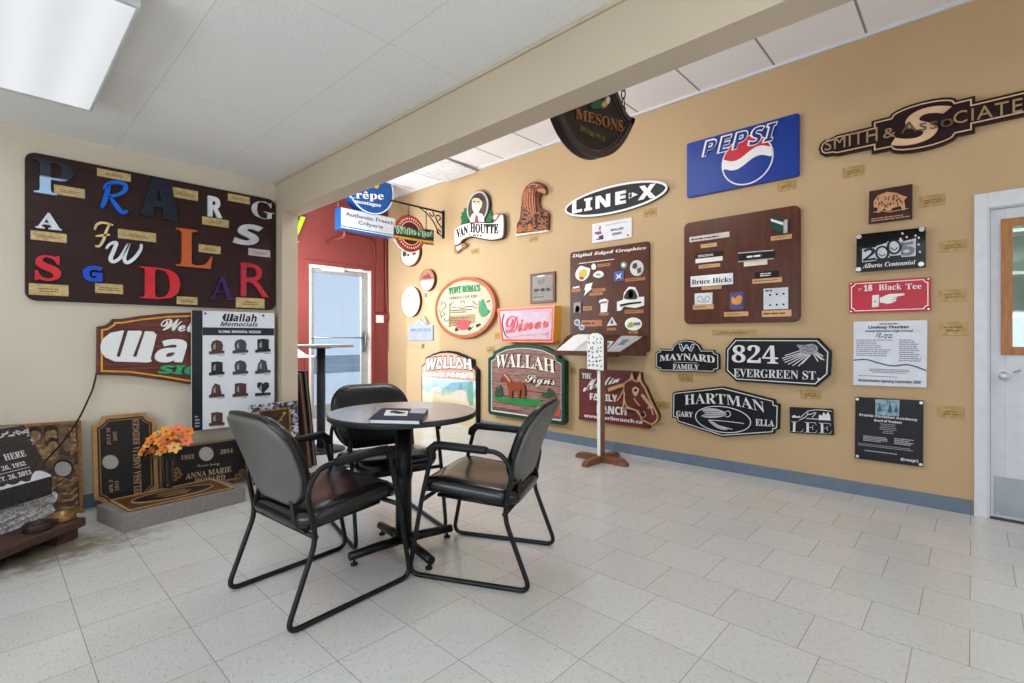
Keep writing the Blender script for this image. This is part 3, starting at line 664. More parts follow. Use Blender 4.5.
b.tube([g0 + d * L * 0.46, g0 + d * L * 0.54], 0.0025, 6); b.build('rims', BLACK, t)
b = MB(); b.tube([g0 + nn * 0.006, g1 + nn * 0.022], 0.0022, 6); b.tube([g1 + nn * 0.006, g0 + nn * 0.026], 0.0022, 6); b.build('temples', BLACK, t)
# tall bar table in the alcove
bx, by, bz = 2.367, 4.903, 1.087
t = thing('bar_table', 'tall round bar table with a dark column in front of the entry door', 'table', (bx, by, 0))
b = MB(); b.lathe([(0.001, bz - 0.028), (0.315, bz - 0.028), (0.32, bz - 0.02), (0.32, bz - 0.004), (0.315, bz), (0.001, bz)], (bx, by, 0), 48); b.build('tabletop', C(176, 170, 164, 0.4), t)
b = MB(); b.lathe([(0.043, 0.03), (0.043, bz - 0.028)], (bx, by, 0), 24); b.lathe([(0.1, bz - 0.04), (0.1, bz - 0.028)], (bx, by, 0), 24); b.build('column', C(62, 66, 76, 0.4, 0.3), t)
b = MB(); b.lathe([(0.24, 0.0), (0.24, 0.012), (0.2, 0.024), (0.05, 0.034)], (bx, by, 0), 32); b.build('base', C(40, 42, 48, 0.4, 0.3), t)
# white counter with a sloping brochure tray, behind the post
t = thing('display_counter', 'white counter end showing beside the post below the bar table top', 'counter', (2.62, 5.9, 0))
b = MB(); b.box(2.1, 5.75, 0.92, 2.70, 6.1, 0.945); b.build('counter_top', WHITE, t, bevel=0.003)
b = MB(); b.box(2.12, 5.78, 0.0, 2.45, 6.08, 0.92); b.build('cabinet', C(160, 74, 72, 0.5), t)
t = thing('brochure_rack', 'white sloping brochure holder on the counter beside the post', 'brochure holder', (2.5, 5.9, 0.945))
Pq = Plane((0, 5.86, 0), (1, 0, 0), (0, 0, 1))
b = MB(); b.prism(Pq, [(2.3, 0.945), (2.66, 0.945), (2.44, 1.10), (2.3, 1.10)], -0.1, 0.0); b.build('body', WHITE, t)
b = MB(); b.prism(Pq, [(2.38, 0.95), (2.62, 0.95), (2.47, 1.05)], 0.0, 0.004); b.build('front_panel', C(206, 204, 202), t)
# wooden sign stand
t = thing('sign_stand', 'slim wooden floor stand with a white name sign, in front of the ranch sign', 'sign stand', (3.93, 2.53, 0))
sx_, sy_ = 3.93, 2.53
WST = WOOD((104, 66, 44), (140, 92, 62), 'z', 0.45, 6)
WSX = WOOD((104, 66, 44), (140, 92, 62), 'x', 0.45, 6); WSY = WOOD((104, 66, 44), (140, 92, 62), 'y', 0.45, 6)
for (a0, a1, ax) in ((-0.275, -0.02, 0), (0.02, 0.285, 0), (-0.275, -0.02, 1), (0.02, 0.275, 1)):
    b = MB()
    Pl = Plane((sx_, sy_, 0), (1, 0, 0), (0, 0, 1)) if ax == 0 else Plane((sx_, sy_, 0), (0, 1, 0), (0, 0, 1))
    e = a1 if abs(a1) > abs(a0) else a0; i_ = a0 if e == a1 else a1; sg = 1 if e > 0 else -1
    b.prism(Pl, [(i_, 0.0), (e, 0.0), (e, 0.028), (e - sg * 0.04, 0.055), (i_, 0.06)], -0.028, 0.028); b.build('foot', WSX if ax == 0 else WSY, t)
ra = math.radians(154.5)             # facing of the stand
nf = Vector((math.cos(ra), math.sin(ra), 0)); uu = Vector((-nf.y, nf.x, 0))
Ps = Plane((sx_, sy_, 0), uu, (0, 0, 1))
hw = 0.0255
b = MB(); b.prism(Ps, [(-hw, 0.05), (hw, 0.05), (hw, 1.12), (-hw, 1.12)], -hw, hw); b.build('post', WST, t, bevel=0.002)
b = MB(); b.prism(Ps, [(-hw, 0.02), (hw, 0.02), (hw, 0.885), (-hw, 0.885)], hw, hw + 0.003); sub(b.build('front_strip', WHITE, t), 'white painted front strip')
zt_, zb_ = 1.205, 0.855; hp = 0.15
oln = [(-hp, zb_), (hp, zb_), (hp, zt_ - 0.05), (hp * 0.75, zt_ - 0.02), (hp * 0.3, zt_), (-hp * 0.3, zt_), (-hp * 0.75, zt_ - 0.02), (-hp, zt_ - 0.05)]
b = MB(); b.prism(Ps, oln, hw + 0.003, hw + 0.038); pn = b.build('sign_panel', WOOD((70, 36, 28), (92, 50, 40), 'z'), t)
b = MB(); b.prism(Ps, offset(ccw(oln), 0.006), hw + 0.038, hw + 0.041); b.build('white_face', WHITE, pn)
rnd = random.Random(4); b = MB()
for i in range(7):
    for j in range(4):
        cu_, cv_ = -0.1 + j * 0.066 + rnd.uniform(-.01, .01), zb_ + 0.045 + i * 0.042 + rnd.uniform(-.006, .006)
        pts = [(cu_ + rnd.uniform(-.022, .022), cv_ + rnd.uniform(-.014, .014)) for _ in range(4)]
        MB().line(Ps, smooth(pts, 4, False), 0.007, hw + 0.041, hw + 0.043).build('scroll_pattern', C(78, 80, 92, 0.5), pn)
# ------------------------------------------------------------------ letter wall
def GRAD(c1, c2, z0, z1, rough=0.35):
    m, nt, p = nodes('two_tone_enamel'); tc = nt.nodes.new('ShaderNodeTexCoord'); sp = nt.nodes.new('ShaderNodeSeparateXYZ'); nt.links.new(tc.outputs['Object'], sp.inputs[0])
    mr = nt.nodes.new('ShaderNodeMapRange'); nt.links.new(sp.outputs[2], mr.inputs[0]); mr.inputs[1].default_value = z0; mr.inputs[2].default_value = z1
    rp = ramp(nt, mr.outputs[0], [(0, lin(c1)), (1, lin(c2))]); nt.links.new(rp.outputs[0], p.inputs['Base Color']); p.inputs['Roughness'].default_value = rough; return m
ka = K(0, 140, 6.827); kb2 = K(140, 140, 6.827); kc = K(0, 230, 6.827); kd = K(140, 230, 6.827)
s = Sign(LW, 'letter_board', 'large dark brown board of mismatched sample letters on the cream wall', 'letter board', (150, 230))
u0, v1 = LW.px(24.9, 150.8, 0.03); u1, v0 = LW.px(275.4, 310.2, 0.03); v1 = LW.px(150, 175.2, .03)[1]
DARKWOOD = WOOD((44, 22, 22), (58, 31, 29), 'x', 0.45, 5, 0.25)
s.uvpoly('board', rrect(u0, v0, u1, v1, 0.055, 6), DARKWOOD, 0.004, 0.03, 0.004)
w0, w1 = 0.03, 0.055
def LT(ch, k, r, mat, style, lab, **kw):
    s.k = k; sub(s.text(ch, r, mat, w0, w1, style, 'letter', **kw), lab)
def LP(k, strokes, mat, lab):
    mb = MB()
    for i, (pl, wd) in enumerate(strokes): mb.line(LW, [LW.px(*k(*p), w1) for p in pl], wd, w0, w1 - 0.0004 * i)
    sub(mb.build('letter', mat, s.t), lab)
def LS(k, polys, wd, mat, lab):
    mb = MB()
    for pl in polys:
        uv = smooth([LW.px(*k(*p), w1) for p in pl], 6, False); mb.line(LW, uv, lambda t: wd * (0.55 + 0.6 * math.sin(PI * min(1, max(0, t * 0.9 + 0.05)))), w0, w1)
    sub(mb.build('letter', mat, s.t), lab)
s.k = ka; uvp = s.rectuv((235, 135, 500, 395), w1)
LT('P', ka, (230, 120, 500, 395), GRAD((170, 205, 235), (20, 27, 42), uvp[1] + 0.10 - s.t.location.z, uvp[1] + 0.115 - s.t.location.z), 'b', 'navy and pale blue serif letter P')
LS(ka, [[(745, 302), (728, 380), (697, 462)], [(712, 335), (735, 300), (790, 288), (850, 300), (856, 338), (810, 372), (738, 384)], [(752, 384), (790, 440), (835, 492), (874, 484)]], 0.024, C(24, 104, 214, 0.35), 'blue script letter R')
LP(kb2, [([(108, 275), (48, 500)], .060), ([(165, 275), (212, 522)], .085), ([(72, 425), (190, 452)], .045), ([(6, 482), (96, 506)], .055), ([(158, 508), (256, 534)], .065), ([(84, 276), (204, 296)], .05)], C(26, 33, 46, 0.45), 'charcoal navy letter A with flared feet')
LT('A', ka, (243, 485, 422, 618), C(224, 228, 236, 0.35), 'b', 'white slab serif letter A', bold=0.02)
LS(F1, [[(95, 229.5), (97, 224.5), (103, 222.5), (113.5, 225)], [(110, 223.5), (106.5, 231), (103.5, 240), (99.5, 246), (95.5, 245.5)], [(96, 236), (110, 234.5)]], 0.013, C(236, 206, 150, 0.4), 'gold script letter F')
LS(kc, [[(728, 125), (752, 95), (795, 86), (778, 140), (757, 192), (775, 216), (822, 188), (868, 112), (884, 92)], [(884, 92), (862, 150), (850, 200), (872, 222), (920, 190), (960, 135), (966, 96)]], 0.019, C(232, 234, 240, 0.35), 'white script letter W')
LT('S', kc, (238, 164, 418, 352), C(214, 44, 52, 0.3), 'b', 'glossy red serif letter S', bold=0.015)
LT('G', kc, (565, 238, 702, 358), C(30, 80, 200, 0.35), 's', 'small blue letter G', bold=0.03)
LT('D', K(0, 0, 1), (139.6, 266, 180.5, 300), C(214, 40, 52, 0.25), 'b', 'large glossy red serif letter D')
LT('L', K(0, 0, 1), (176.6, 227.5, 212.8, 269), GRAD((206, 96, 40), (196, 92, 44), -0.2, 0.2), 'b', 'orange serif letter L')
LT('R', kb2, (466, 378, 563, 533), C(230, 230, 236, 0.35), 's', 'white condensed letter R', bold=0.02)
LT('G', kb2, (768, 403, 918, 548), C(214, 214, 218, 0.35), 'b', 'silver serif letter G', bold=-0.022)
LT('S', K(0, 0, 1), (233.5, 221.5, 263.3, 247.2), C(206, 206, 210, 0.35), 's', 'silver italic letter S', shear=0.2, bold=0.02)
LT('R', kd, (690, 220, 880, 460), C(186, 40, 58, 0.35), 'none', 'crimson letter R', bold=0.0)
LP(kd, [([(562, 318), (500, 462)], .013), ([(560, 318), (612, 466)], .030), ([(524, 420), (594, 426)], .012), ([(480, 464), (528, 466)], .010), ([(586, 468), (640, 472)], .012)], C(66, 24, 88, 0.4), 'dark purple letter A')
BR = [(ka, (663, 190, 893, 286)), (ka, (368, 302, 580, 400)), (F1, (30.6, 230, 66.8, 243)), (kb2, (220, 318, 396, 417)), (kb2, (600, 362, 750, 440)), (kb2, (425, 520, 606, 601)),
      (F1, (118, 228.6, 156, 242.4)), (kd, (400, 95, 551, 166)), (kd, (740, 122, 890, 188)), (kd, (251, 452, 393, 511)), (kd, (655, 459, 850, 536)), (kc, (197, 362, 468, 453)), (kc, (650, 362, 840, 438))]
for i, (k, r) in enumerate(BR):
    s.k = k; m = BRASS if i != 8 else C(186, 176, 176, 0.35, 0.3)
    p = s.rect('caption_plate', r, m, w0, w0 + 0.003)
    x0, y0, x1, y1 = r; dx, dy = (x1 - x0) * 0.1, (y1 - y0) * 0.22
    s.fine((x0 + dx, y0 + dy * 1.3, x1 - dx, y1 - dy), 2, BRASSTXT, w0 + 0.003, w0 + 0.0036, p, i + 3, 0.4, True, 'engraving')
# welcome sign
ks = K(80, 300, 4.876)
RAIN = WOOD((60, 22, 18), (124, 58, 40), 'x', 0.4, 6, 0.4, 14)
s = Sign(LW, 'welcome_sign', 'carved mahogany welcome sign partly covered by the headstone poster', 'sign', (300, 230), ks)
t0 = 0.045
left = s.uv([(80, 365), (82, 130), (122, 124), (145, 110), (158, 92), (200, 92), (300, 76), (420, 64), (545, 60)], t0)
lb = s.uv([(525, 411), (400, 390), (240, 369)], t0)
right = [(1.45, left[-1][1] - 0.015), (1.62, left[-1][1] - 0.05)]; rb = [(1.62, lb[0][1] - 0.03)]
ol = left + right + rb + lb
s.uvpoly('board', ol, RAIN, 0.01, t0, 0.004)
s.border('gold_trim', offset(ccw(ol), 0.022), 0.011, C(226, 162, 58, 0.35, 0.2), t0, t0 + 0.004)
WH = C(240, 240, 238, 0.35, var=0.01)
s.text('Welcome', [(395, 148), (740, 168), (740, 92), (395, 92)], WH, t0, t0 + 0.012, 'scr', bold=0.012)
# striped W and the italic word beside it
W_ = s.polys('lettering', [[(100, 225), (112, 190), (150, 160), (208, 148), (215, 150), (178, 275), (196, 277), (235, 150), (298, 150), (302, 160), (258, 275), (276, 278), (318, 152), (358, 154), (374, 170), (345, 285), (350, 300), (330, 305), (170, 300), (125, 280), (104, 255)]], WH, t0, t0 + 0.016)
s.text('a', [(366, 304), (522, 306), (522, 190), (366, 190)], WH, t0, t0 + 0.016, 's', bold=0.018, shear=0.22)
s.text('llah', [(545, 306), (800, 312), (800, 158), (545, 158)], WH, t0, t0 + 0.016, 's', bold=0.04, shear=0.22)
s.text('SIGNS', [(378, 358), (760, 372), (760, 318), (378, 318)], C(46, 160, 104, 0.35), t0, t0 + 0.014, 's', bold=0.03, shear=0.2)
# poster
s = Sign(LW, 'headstone_poster', 'tall white poster board of twelve headstone photographs with black side strip', 'poster', (700, 340), ks)
t0 = 0.092
UL, VT = LW.px(191.8, 311.2, t0); UR = LW.px(274.4, 320, t0)[0]; VB = LW.px(191.8, 431.3, t0)[1]; VT = LW.px(230, 311.6, t0)[1]
s.uvpoly('panel', [(UL, VB), (UR, VB), (UR, VT), (UL, VT)], C(226, 228, 234, 0.4, var=0.01), 0.067, t0, 0.002)
US = LW.px(202.4, 340, t0)[0]
s.uvpoly('side_strip', [(UL, VB), (US, VB), (US, VT), (UL, VT)], C(26, 28, 36, 0.35), t0, t0 + 0.003)
s.rect('spacer', (640, 520, 800, 600), C(60, 60, 60), 0.0, 0.067)
INK = C(34, 36, 46, 0.5); 
s.rect('header_band', (599, 133, 946, 173), C(34, 38, 52, 0.4), t0, t0 + 0.002)
s.polys('lettering', [[(694, 84), (702, 70), (715, 65), (708, 98), (713, 98), (722, 66), (731, 66), (724, 98), (729, 98), (738, 67), (750, 68), (742, 104), (702, 102)]], INK, t0, t0 + 0.002); s.text('allah', [(746, 104), (862, 108), (862, 69), (746, 67)], INK, t0, t0 + 0.002, 's', bold=0.012, shear=0.2, sp=1.05)
s.text('Memorials', [(684, 128), (868, 130), (868, 109), (684, 105)], INK, t0, t0 + 0.002, 's', bold=0.0, shear=0.3)
s.text('GLOBAL MEMORIAL DESIGNS', [(676, 160), (882, 162), (882, 150), (676, 147)], WH, t0 + 0.002, t0 + 0.003, 's')
s.polys('mounting_screw', [ellipse((612, 66), 6, 6, 10), ellipse((894, 76), 6, 6, 10)], C(90, 90, 94, 0.3, 0.7), t0, t0 + 0.003)
s.fine((560, 560, 586, 625), 4, C(150, 156, 170), t0 + 0.003, t0 + 0.004, seed=5)
DK = C(42, 40, 42, 0.4); MR = C(86, 56, 52, 0.4); MG = C(70, 70, 74, 0.4); LG = C(150, 150, 152, 0.4)
shapes = {'r': lambda x, y: [(x - 26, y + 22), (x - 30, y - 8), (x - 22, y - 26), (x, y - 34), (x + 22, y - 26), (x + 30, y - 8), (x + 26, y + 22)],
          's': lambda x, y: [(x - 28, y + 22), (x - 28, y - 28), (x, y - 32), (x + 28, y - 28), (x + 28, y + 22)],
          'w': lambda x, y: [(x - 30, y + 22), (x - 24, y - 12), (x - 10, y - 34), (x + 14, y - 26), (x + 24, y + 22)],
          'h': lambda x, y: [(x, y + 24), (x - 30, y - 8), (x - 28, y - 28), (x - 12, y - 32), (x, y - 24), (x + 12, y - 32), (x + 28, y - 28), (x + 30, y - 8)]}
rows = [228, 331, 440, 578]
cols = [668, 783, 893]
kinds = [['r', 'r', 's'], ['s', 'r', 'w'], ['w', 's', 'h'], ['s', 's', 's']]; mats = [[MR, MG, DK], [DK, MG, MG], [MR, MR, DK], [MR, DK, DK]]
for i in range(4):
    for j in range(3):
        x, y = cols[j], rows[i] + (-4 * j if i < 3 else -6 * j)
        mb = MB(); 
        mb.prism(LW, s.uv(shapes[kinds[i][j]](x, y), t0 + 0.0015), t0, t0 + 0.0015); mb.prism(LW, s.uv([(x - 40, y + 36), (x - 38, y + 22), (x + 36, y + 18), (x + 38, y + 30)], t0 + 0.0015), t0, t0 + 0.0015)
        p = mb.build('headstone_picture', mats[i][j], s.t)
        mb = MB(); mb.prism(LW, s.uv([(x - 18, y + 12), (x - 18, y - 6), (x - 8, y - 20), (x - 6, y + 12)], t0 + 0.002), t0 + 0.0015, t0 + 0.002); mb.prism(LW, s.uv([(x - 38, y + 40), (x - 36, y + 36), (x + 36, y + 31), (x + 36, y + 35)], t0 + 0.002), t0, t0 + 0.002)
        mb.build('picture_highlight', LG, p)
        s.fine((x + 5, y + 38, x + 40, y + 44), 1, INK, t0, t0 + 0.001, p, i * 3 + j)
# power cord of the welcome sign
P_ = lambda x, y, Y: LW.at(*LW.px(x, y, YL - Y), YL - Y)
pts = [P_(96.8, 372, 4.35), P_(93, 388, 4.345), P_(87.9, 400, 4.34), P_(78, 420, 4.30), P_(62, 443, 4.22), P_(43.4, 463, 4.10)]
pts = [Vector(p) for p in smooth([tuple(p) for p in pts], 6, False)]
b = MB(); b.tube(pts, 0.0055, 8); tag(b.build('power_cord', BLACK), 'thin black cord hanging from the welcome sign down to the stones', 'cord')
# ------------------------------------------------------------------ memorial stones, left corner
BRZ = C(150, 106, 62, 0.38, 0.45, 0.14, 20, 0.3); BRZD = C(54, 40, 34, 0.42, 0.2, 0.1, 20); BRZL = C(206, 166, 112, 0.35, 0.35, 0.06, 20)
kl = K(0, 400, 4.267)
ED = Vector((-0.78, -0.62, 0)).normalized(); EB = Vector((-0.62, 0.78, 0)).normalized(); E0 = Vector((0.405, 3.76, 0))
def ep(sx, bk, z): return E0 + ED * sx + EB * bk + Vector((0, 0, z))
class EM(MB):
    def blk(s, s0, s1, b0, b1, z0, z1):
        vs = [ep(s0, b0, z0), ep(s1, b0, z0), ep(s1, b1, z0), ep(s0, b1, z0), ep(s0, b0, z1), ep(s1, b0, z1), ep(s1, b1, z1), ep(s0, b1, z1)]
        return s.add(vs, [(0, 1, 2, 3), (7, 6, 5, 4), (4, 5, 1, 0), (5, 6, 2, 1), (6, 7, 3, 2), (7, 4, 0, 3)])
t = thing('stone_bench', 'low rough brown wooden bench under the dark slant gravestone', 'bench', ep(0.5, 0.2, 0))
RB = WOOD((56, 34, 30), (92, 62, 54), 'x', 0.55, 6)
b = EM(); b.blk(-0.0, 1.0, 0.0, 0.47, 0.062, 0.115); b.build('top', RB, t, bevel=0.01)
for s0 in (0.02, 0.8):
    b = EM(); b.blk(s0, s0 + 0.12, 0.03, 0.42, 0.0, 0.062); b.build('foot', RB, t, bevel=0.006)
# slant stone on a rough granite base
def rough_block(s0, s1, b0, b1, z0, z1, seed, amp=0.016, n=(14, 6, 5)):
    rnd = random.Random(seed); bm = bmesh.new(); bmesh.ops.create_cube(bm, size=1); bmesh.ops.subdivide_edges(bm, edges=bm.edges[:], cuts=7, use_grid_fill=True)
    vs = []
    for v in bm.verts:
        f = v.co + Vector((0.5, 0.5, 0.5)); p = ep(s0 + (s1 - s0) * f.x, b0 + (b1 - b0) * f.y, z0 + (z1 - z0) * f.z)
        if f.z > 0.02: p += Vector((rnd.uniform(-amp, amp), rnd.uniform(-amp, amp), rnd.uniform(-amp, 0) if f.z > 0.9 else rnd.uniform(-amp, amp) * 0.5))
        vs.append(p)
    bm.verts.index_update(); fs = [tuple(v.index for v in f.verts) for f in bm.faces]; bm.free()
    return vs, fs
vs, fs = rough_block(-0.0, 0.9, 0.20, 0.45, 0.115, 0.255, 5, 0.013)
b = MB(); b.add(vs, fs); 
for v in b.v: 
    if v.z < 0.116: v.z = 0.1155
tag(b.build('rough_granite_block', GRANITE((178, 178, 178), (208, 208, 206), (140, 140, 142), 90, 0.8, 0.6), merge=True), 'rough grey granite block under the black slant gravestone', 'stone base')
t = thing('slant_gravestone', 'polished black slant gravestone with white lettering on a rough granite block', 'gravestone', ep(0.5, 0.2, 0.256))
S0, S1 = 0.05, 0.85; z0, z1 = 0.258, 0.357; bb0, bb1 = 0.163, 0.43; zt2 = 0.655; tb = 0.315
vs = []
for q in (S0, S1):
    vs += [ep(q, bb0, z0), ep(q, bb0, z1), ep(q + (0.02 if q == S0 else -0.02), tb, zt2), ep(q, bb1, zt2 - 0.01), ep(q, bb1, z0)]
fs = [(0, 1, 2, 3, 4), (9, 8, 7, 6, 5)] + [(i, i + 5, (i + 1) % 5 + 5, (i + 1) % 5) for i in range(5)]
b = MB(); b.add(vs, fs); b.build('stone', GRANITE((18, 18, 21), (32, 31, 35), (50, 50, 54), 240, 0.26), t, merge=True)
fo = ep(S0, bb0, z1); fu = -ED; fv = (ep(S0, tb, zt2) - ep(S0, bb0, z1)).normalized()
PF = Plane(fo, fu, fv); LF = (ep(S0, tb, zt2) - ep(S0, bb0, z1)).length
WL = C(214, 216, 222, 0.5)
for tx, bx_ in (('HERE', (-0.185, 0.152, -0.078, 0.188)), ('26, 1932', (-0.218, 0.098, -0.10, 0.127)), ('OCT. 26, 2013', (-0.285, 0.042, -0.092, 0.072))):
    q = ((bx_[0], bx_[1]), (bx_[2], bx_[1]), (bx_[2], bx_[3]), (bx_[0], bx_[3])); b = MB(); b.text(PF, tx, q, 0, 0.0015, 'b'); b.build('lettering', WL, t)
b = MB(); b.line(PF, [(-0.36, 0.086), (-0.09, 0.087)], 0.0025, 0, 0.0015); b.build('rule', WL, t)
rnd = random.Random(3)
mt = [(-0.5, 0.004), (0.0 - 0.004, 0.004)] + [(-0.004 - 0.022 * i, 0.010 + rnd.uniform(0.0, 0.016) + (0.036 if i in (2, 3) else 0.020 if i in (1, 4) else 0.0)) for i in range(0, 23)]
b = MB(); b.prism(PF, mt, 0, 0.0012); b.build('etched_mountains', WL, t)
b = MB()
for i in range(16): 
    u = -0.03 - i * 0.026; pts = [(u + rnd.uniform(-.02, .02), LF - 0.02 - rnd.uniform(0, .035)) for _ in range(5)]; b.line(PF, smooth(pts, 4, False), 0.005, 0, 0.0012)
for i in range(5): pts = [(-0.018 + rnd.uniform(-.012, .008), LF - 0.03 - i * 0.022 + rnd.uniform(-.01, .01)) for _ in range(4)]; b.line(PF, smooth(pts, 4, False), 0.004, 0, 0.0012)
b.build('etched_leaves', WL, t)
# portrait plaque behind
PBk = Plane((0, 4.33, 0), (1, 0, 0), (0, 0.06, 1))
s = Sign(PBk, 'portrait_plaque', 'bronze plaque of relief portraits with a round white inset, leaning behind the black gravestone', 'plaque', (270, 300), kl)
t0 = 0.03
ol = ccw(s.uv([(-60, 112), (75, 105), (345, 88), (350, 300), (356, 500), (60, 560), (-60, 560)], t0)); s.uvpoly('board', ol, GRANITE((92, 66, 46), (138, 104, 70), (70, 48, 36), 30, 0.45), 0.0, t0)
s.border('rope_border', ol, 0.018, C(150, 108, 66, 0.5, 0.3, 0.2, 60, 0.5), t0, t0 + 0.012)
def oval(s, name, c, rx, ry, mat, w0, w1, n=28, par=None): 
    return s.uvpoly(name, [(u, v) for u, v in s.uv([(c[0] + rx * math.cos(2 * PI * i / n), c[1] + ry * math.sin(2 * PI * i / n)) for i in range(n)], w1)], mat, w0, w1, 0, par)
oval(s, 'inset_rim', (271, 290), 44, 37, BRZD, t0, t0 + 0.004); oval(s, 'white_inset', (269, 294), 36, 31, C(172, 170, 162, 0.4), t0 + 0.004, t0 + 0.008)
FB = GRANITE((150, 112, 74), (188, 150, 104), (120, 86, 58), 70, 0.42)
def face(cx, cy, r):
    oval(s, 'relief_portrait', (cx, cy), r, r * 1.25, FB, t0, t0 + 0.014)
    s.polys('relief_portrait', [[(cx - r * 1.1, cy - r * 0.2), (cx - r * 0.9, cy - r * 1.3), (cx, cy - r * 1.6), (cx + r, cy - r * 1.2), (cx + r * 1.15, cy), (cx + r * .7, cy - r * .7), (cx - r * .5, cy - r * .75)]], BRZD, t0, t0 + 0.020, 3)
    s.lines('relief_features', [[(cx - r * .5, cy - r * .15), (cx - r * .2, cy - r * .2)], [(cx + r * .2, cy - r * .2), (cx + r * .5, cy - r * .12)], [(cx + r * 0.02, cy - r * .1), (cx + r * .05, cy + r * .35)], [(cx - r * .3, cy + r * .7), (cx + r * .3, cy + r * .68)]], 0.004, C(104, 76, 52, .45), t0 + 0.014, t0 + 0.0155)
face(218, 148, 26); face(226, 192, 20); face(150, 150, 24)
s.polys('relief_shoulders', [[(125, 205), (160, 192), (215, 205), (250, 215), (235, 250), (180, 262), (130, 240)]], FB, t0, t0 + 0.009, 3)
s.lines('relief_folds', [[(300, 120), (310, 180), (305, 230)], [(316, 120), (322, 200)], [(258, 330), (300, 345), (318, 330)], [(262, 372), (300, 365), (325, 345)], [(262, 400), (305, 398), (328, 372)], [(262, 430), (310, 425), (330, 400)], [(265, 460), (310, 458), (332, 432)], [(225, 330), (275, 345), (222, 380), (226, 400)]], 0.011, FB, t0, t0 + 0.008, 4)
# bronze rings on the bench
for (cx, cy, rx, lab, m) in ((37.8, 529.5, 11.6, 'dark bronze ring on the front of the bench, nearer of the two', BRZD), (62.0, 519.8, 11.0, 'golden bronze ring on the bench below the portrait plaque', C(150, 112, 70, 0.3, 0.6))):
    p = on_z(cx, cy, 0.116); r = rx / FPX * (p - EYE).dot(FW)
    t = thing('bronze_ring', lab, 'ring', (p.x, p.y, 0.116)); b = MB(); b.lathe([(r * .72, 0.0), (r, 0.0), (r * 1.02, 0.008), (r * .98, 0.020), (r, 0.032), (r * .92, 0.038), (r * .74, 0.036), (r * .72, 0.0)], p, 32); b.build('body', m, t)
    b = MB(); b.lathe([(r * .74, 0.012), (r * .3, 0.012), (0.001, 0.013)], p, 24); b.build('inner_disc', BLACK, t)
# bronze plaque standing on end
PB2 = Plane((0, 4.355, 0), (1, 0, 0), (0, 0.055, 1))
kq = K(80, 400, 4.876)
lo = on_z(96, 519, 0.0)
PB2 = Plane((0, 4.255, 0.0), (1, 0, 0), (0, 0.185, 1))
s = Sign(PB2, 'bronze_plaque', 'upright bronze name plaque with notched corners and gold border, left of the flower vase', 'plaque', (200, 300), kq)
t0 = 0.02
ul, vt_ = PB2.px(*kq(58, 118), t0); vt_ = PB2.px(*kq(210, 70), t0)[1]; ur = PB2.px(*kq(372, 200), t0)[0]; vb = 0.02; nc = 0.055
def notched(u0, v0, u1, v1, c):
    def arc(cx, cy, a0, a1): return [(cx + c * math.cos(a0 + (a1 - a0) * i / 6), cy + c * math.sin(a0 + (a1 - a0) * i / 6)) for i in range(7)]
    return [(u0, v0 + c)] + arc(u0, v0, PI / 2, 0)[1:] + arc(u1, v0, PI, PI / 2) + arc(u1, v1, 3 * PI / 2, PI) + arc(u0, v1, 0, -PI / 2)
ol = ccw(notched(ul, vb, ur, vt_, nc)); s.uvpoly('plate', ol, C(30, 25, 23, 0.45, 0.1, 0.12, 25, 0.2), 0, t0)
s.border('gold_border', ol, 0.024, C(172, 130, 82, 0.38, 0.3, 0.08, 20), t0, t0 + 0.01)
s.border('inner_border', offset(ol, 0.034), 0.006, C(150, 108, 64, 0.35, 0.4), t0, t0 + 0.006)
oval(s, 'inset_rim', (149, 301), 45, 39, BRZD, t0, t0 + 0.003); oval(s, 'porcelain_inset', (148, 303), 39, 34, C(176, 170, 156, 0.4), t0 + 0.003, t0 + 0.006)
PINK = C(176, 142, 116, 0.4, 0.2)
s.text('MELISSA AMELIA BRIDGES', [(302, 470), (288, 94), (256, 92), (264, 476)], PINK, t0, t0 + 0.006, 'b')
for tx, q in (('JULY 16', [(152, 218), (148, 136), (128, 136), (132, 220)]), ('2002', [(182, 198), (178, 154), (160, 154), (164, 200)]), ('APR. 5', [(162, 452), (160, 390), (142, 390), (142, 454)]), ('2013', [(190, 440), (188, 394), (170, 396), (172, 442)])):
    s.text(tx, q, PINK, t0, t0 + 0.004, 'b')
# granite kerb block with flush plaque, vase, flowers
GB = GRANITE((122, 114, 109), (150, 141, 135), (112, 104, 100), 420, 0.55)
bA, bB, bC = Vector((0.481, 4.03, 0)), Vector((0.558, 3.661, 0)), Vector((1.257, 3.743, 0)); bh = 0.103
bD = bA + (bC - bB)
t = thing('granite_block', 'low grey brown granite block with flush bronze plaque, in front of the leaning plaques', 'granite block', (bB + bC) / 2)
b = MB(); b.add([bB, bC, bD, bA] + [p + Vector((0, 0, bh)) for p in (bB, bC, bD, bA)], [(3, 2, 1, 0), (4, 5, 6, 7), (0, 1, 5, 4), (1, 2, 6, 5), (2, 3, 7, 6), (3, 0, 4, 7)]); b.build('block', GB, t, bevel=0.004)
Pt = Plane((0, 0, bh), (1, 0, 0), (0, 1, 0))
s = Sign(Pt, 'flush_plaque', 'bronze plaque with black oval lying flush on the granite block', 'plaque', (440, 460), kq); s.t.location.z = bh
ol = s.uv([(142, 489), (235, 541), (752, 427), (640, 384)], 0.008); s.uvpoly('plate', ol, C(104, 68, 44, 0.38, 0.3, 0.16, 22, 0.3), 0, 0.008)
cx = sum(p[0] for p in ol) / 4; cy = sum(p[1] for p in ol) / 4
d1_ = Vector(ol[2]) - Vector(ol[1]); an = math.atan2(d1_.y, d1_.x)
s.border('edge', ccw(ol), 0.012, BRZL, 0.008, 0.011)
s.uvpoly('black_oval', rot2(ellipse((cx, cy), 0.23, 0.105, 36), (cx, cy), an), C(34, 32, 30, 0.4, 0.1), 0.008, 0.010)
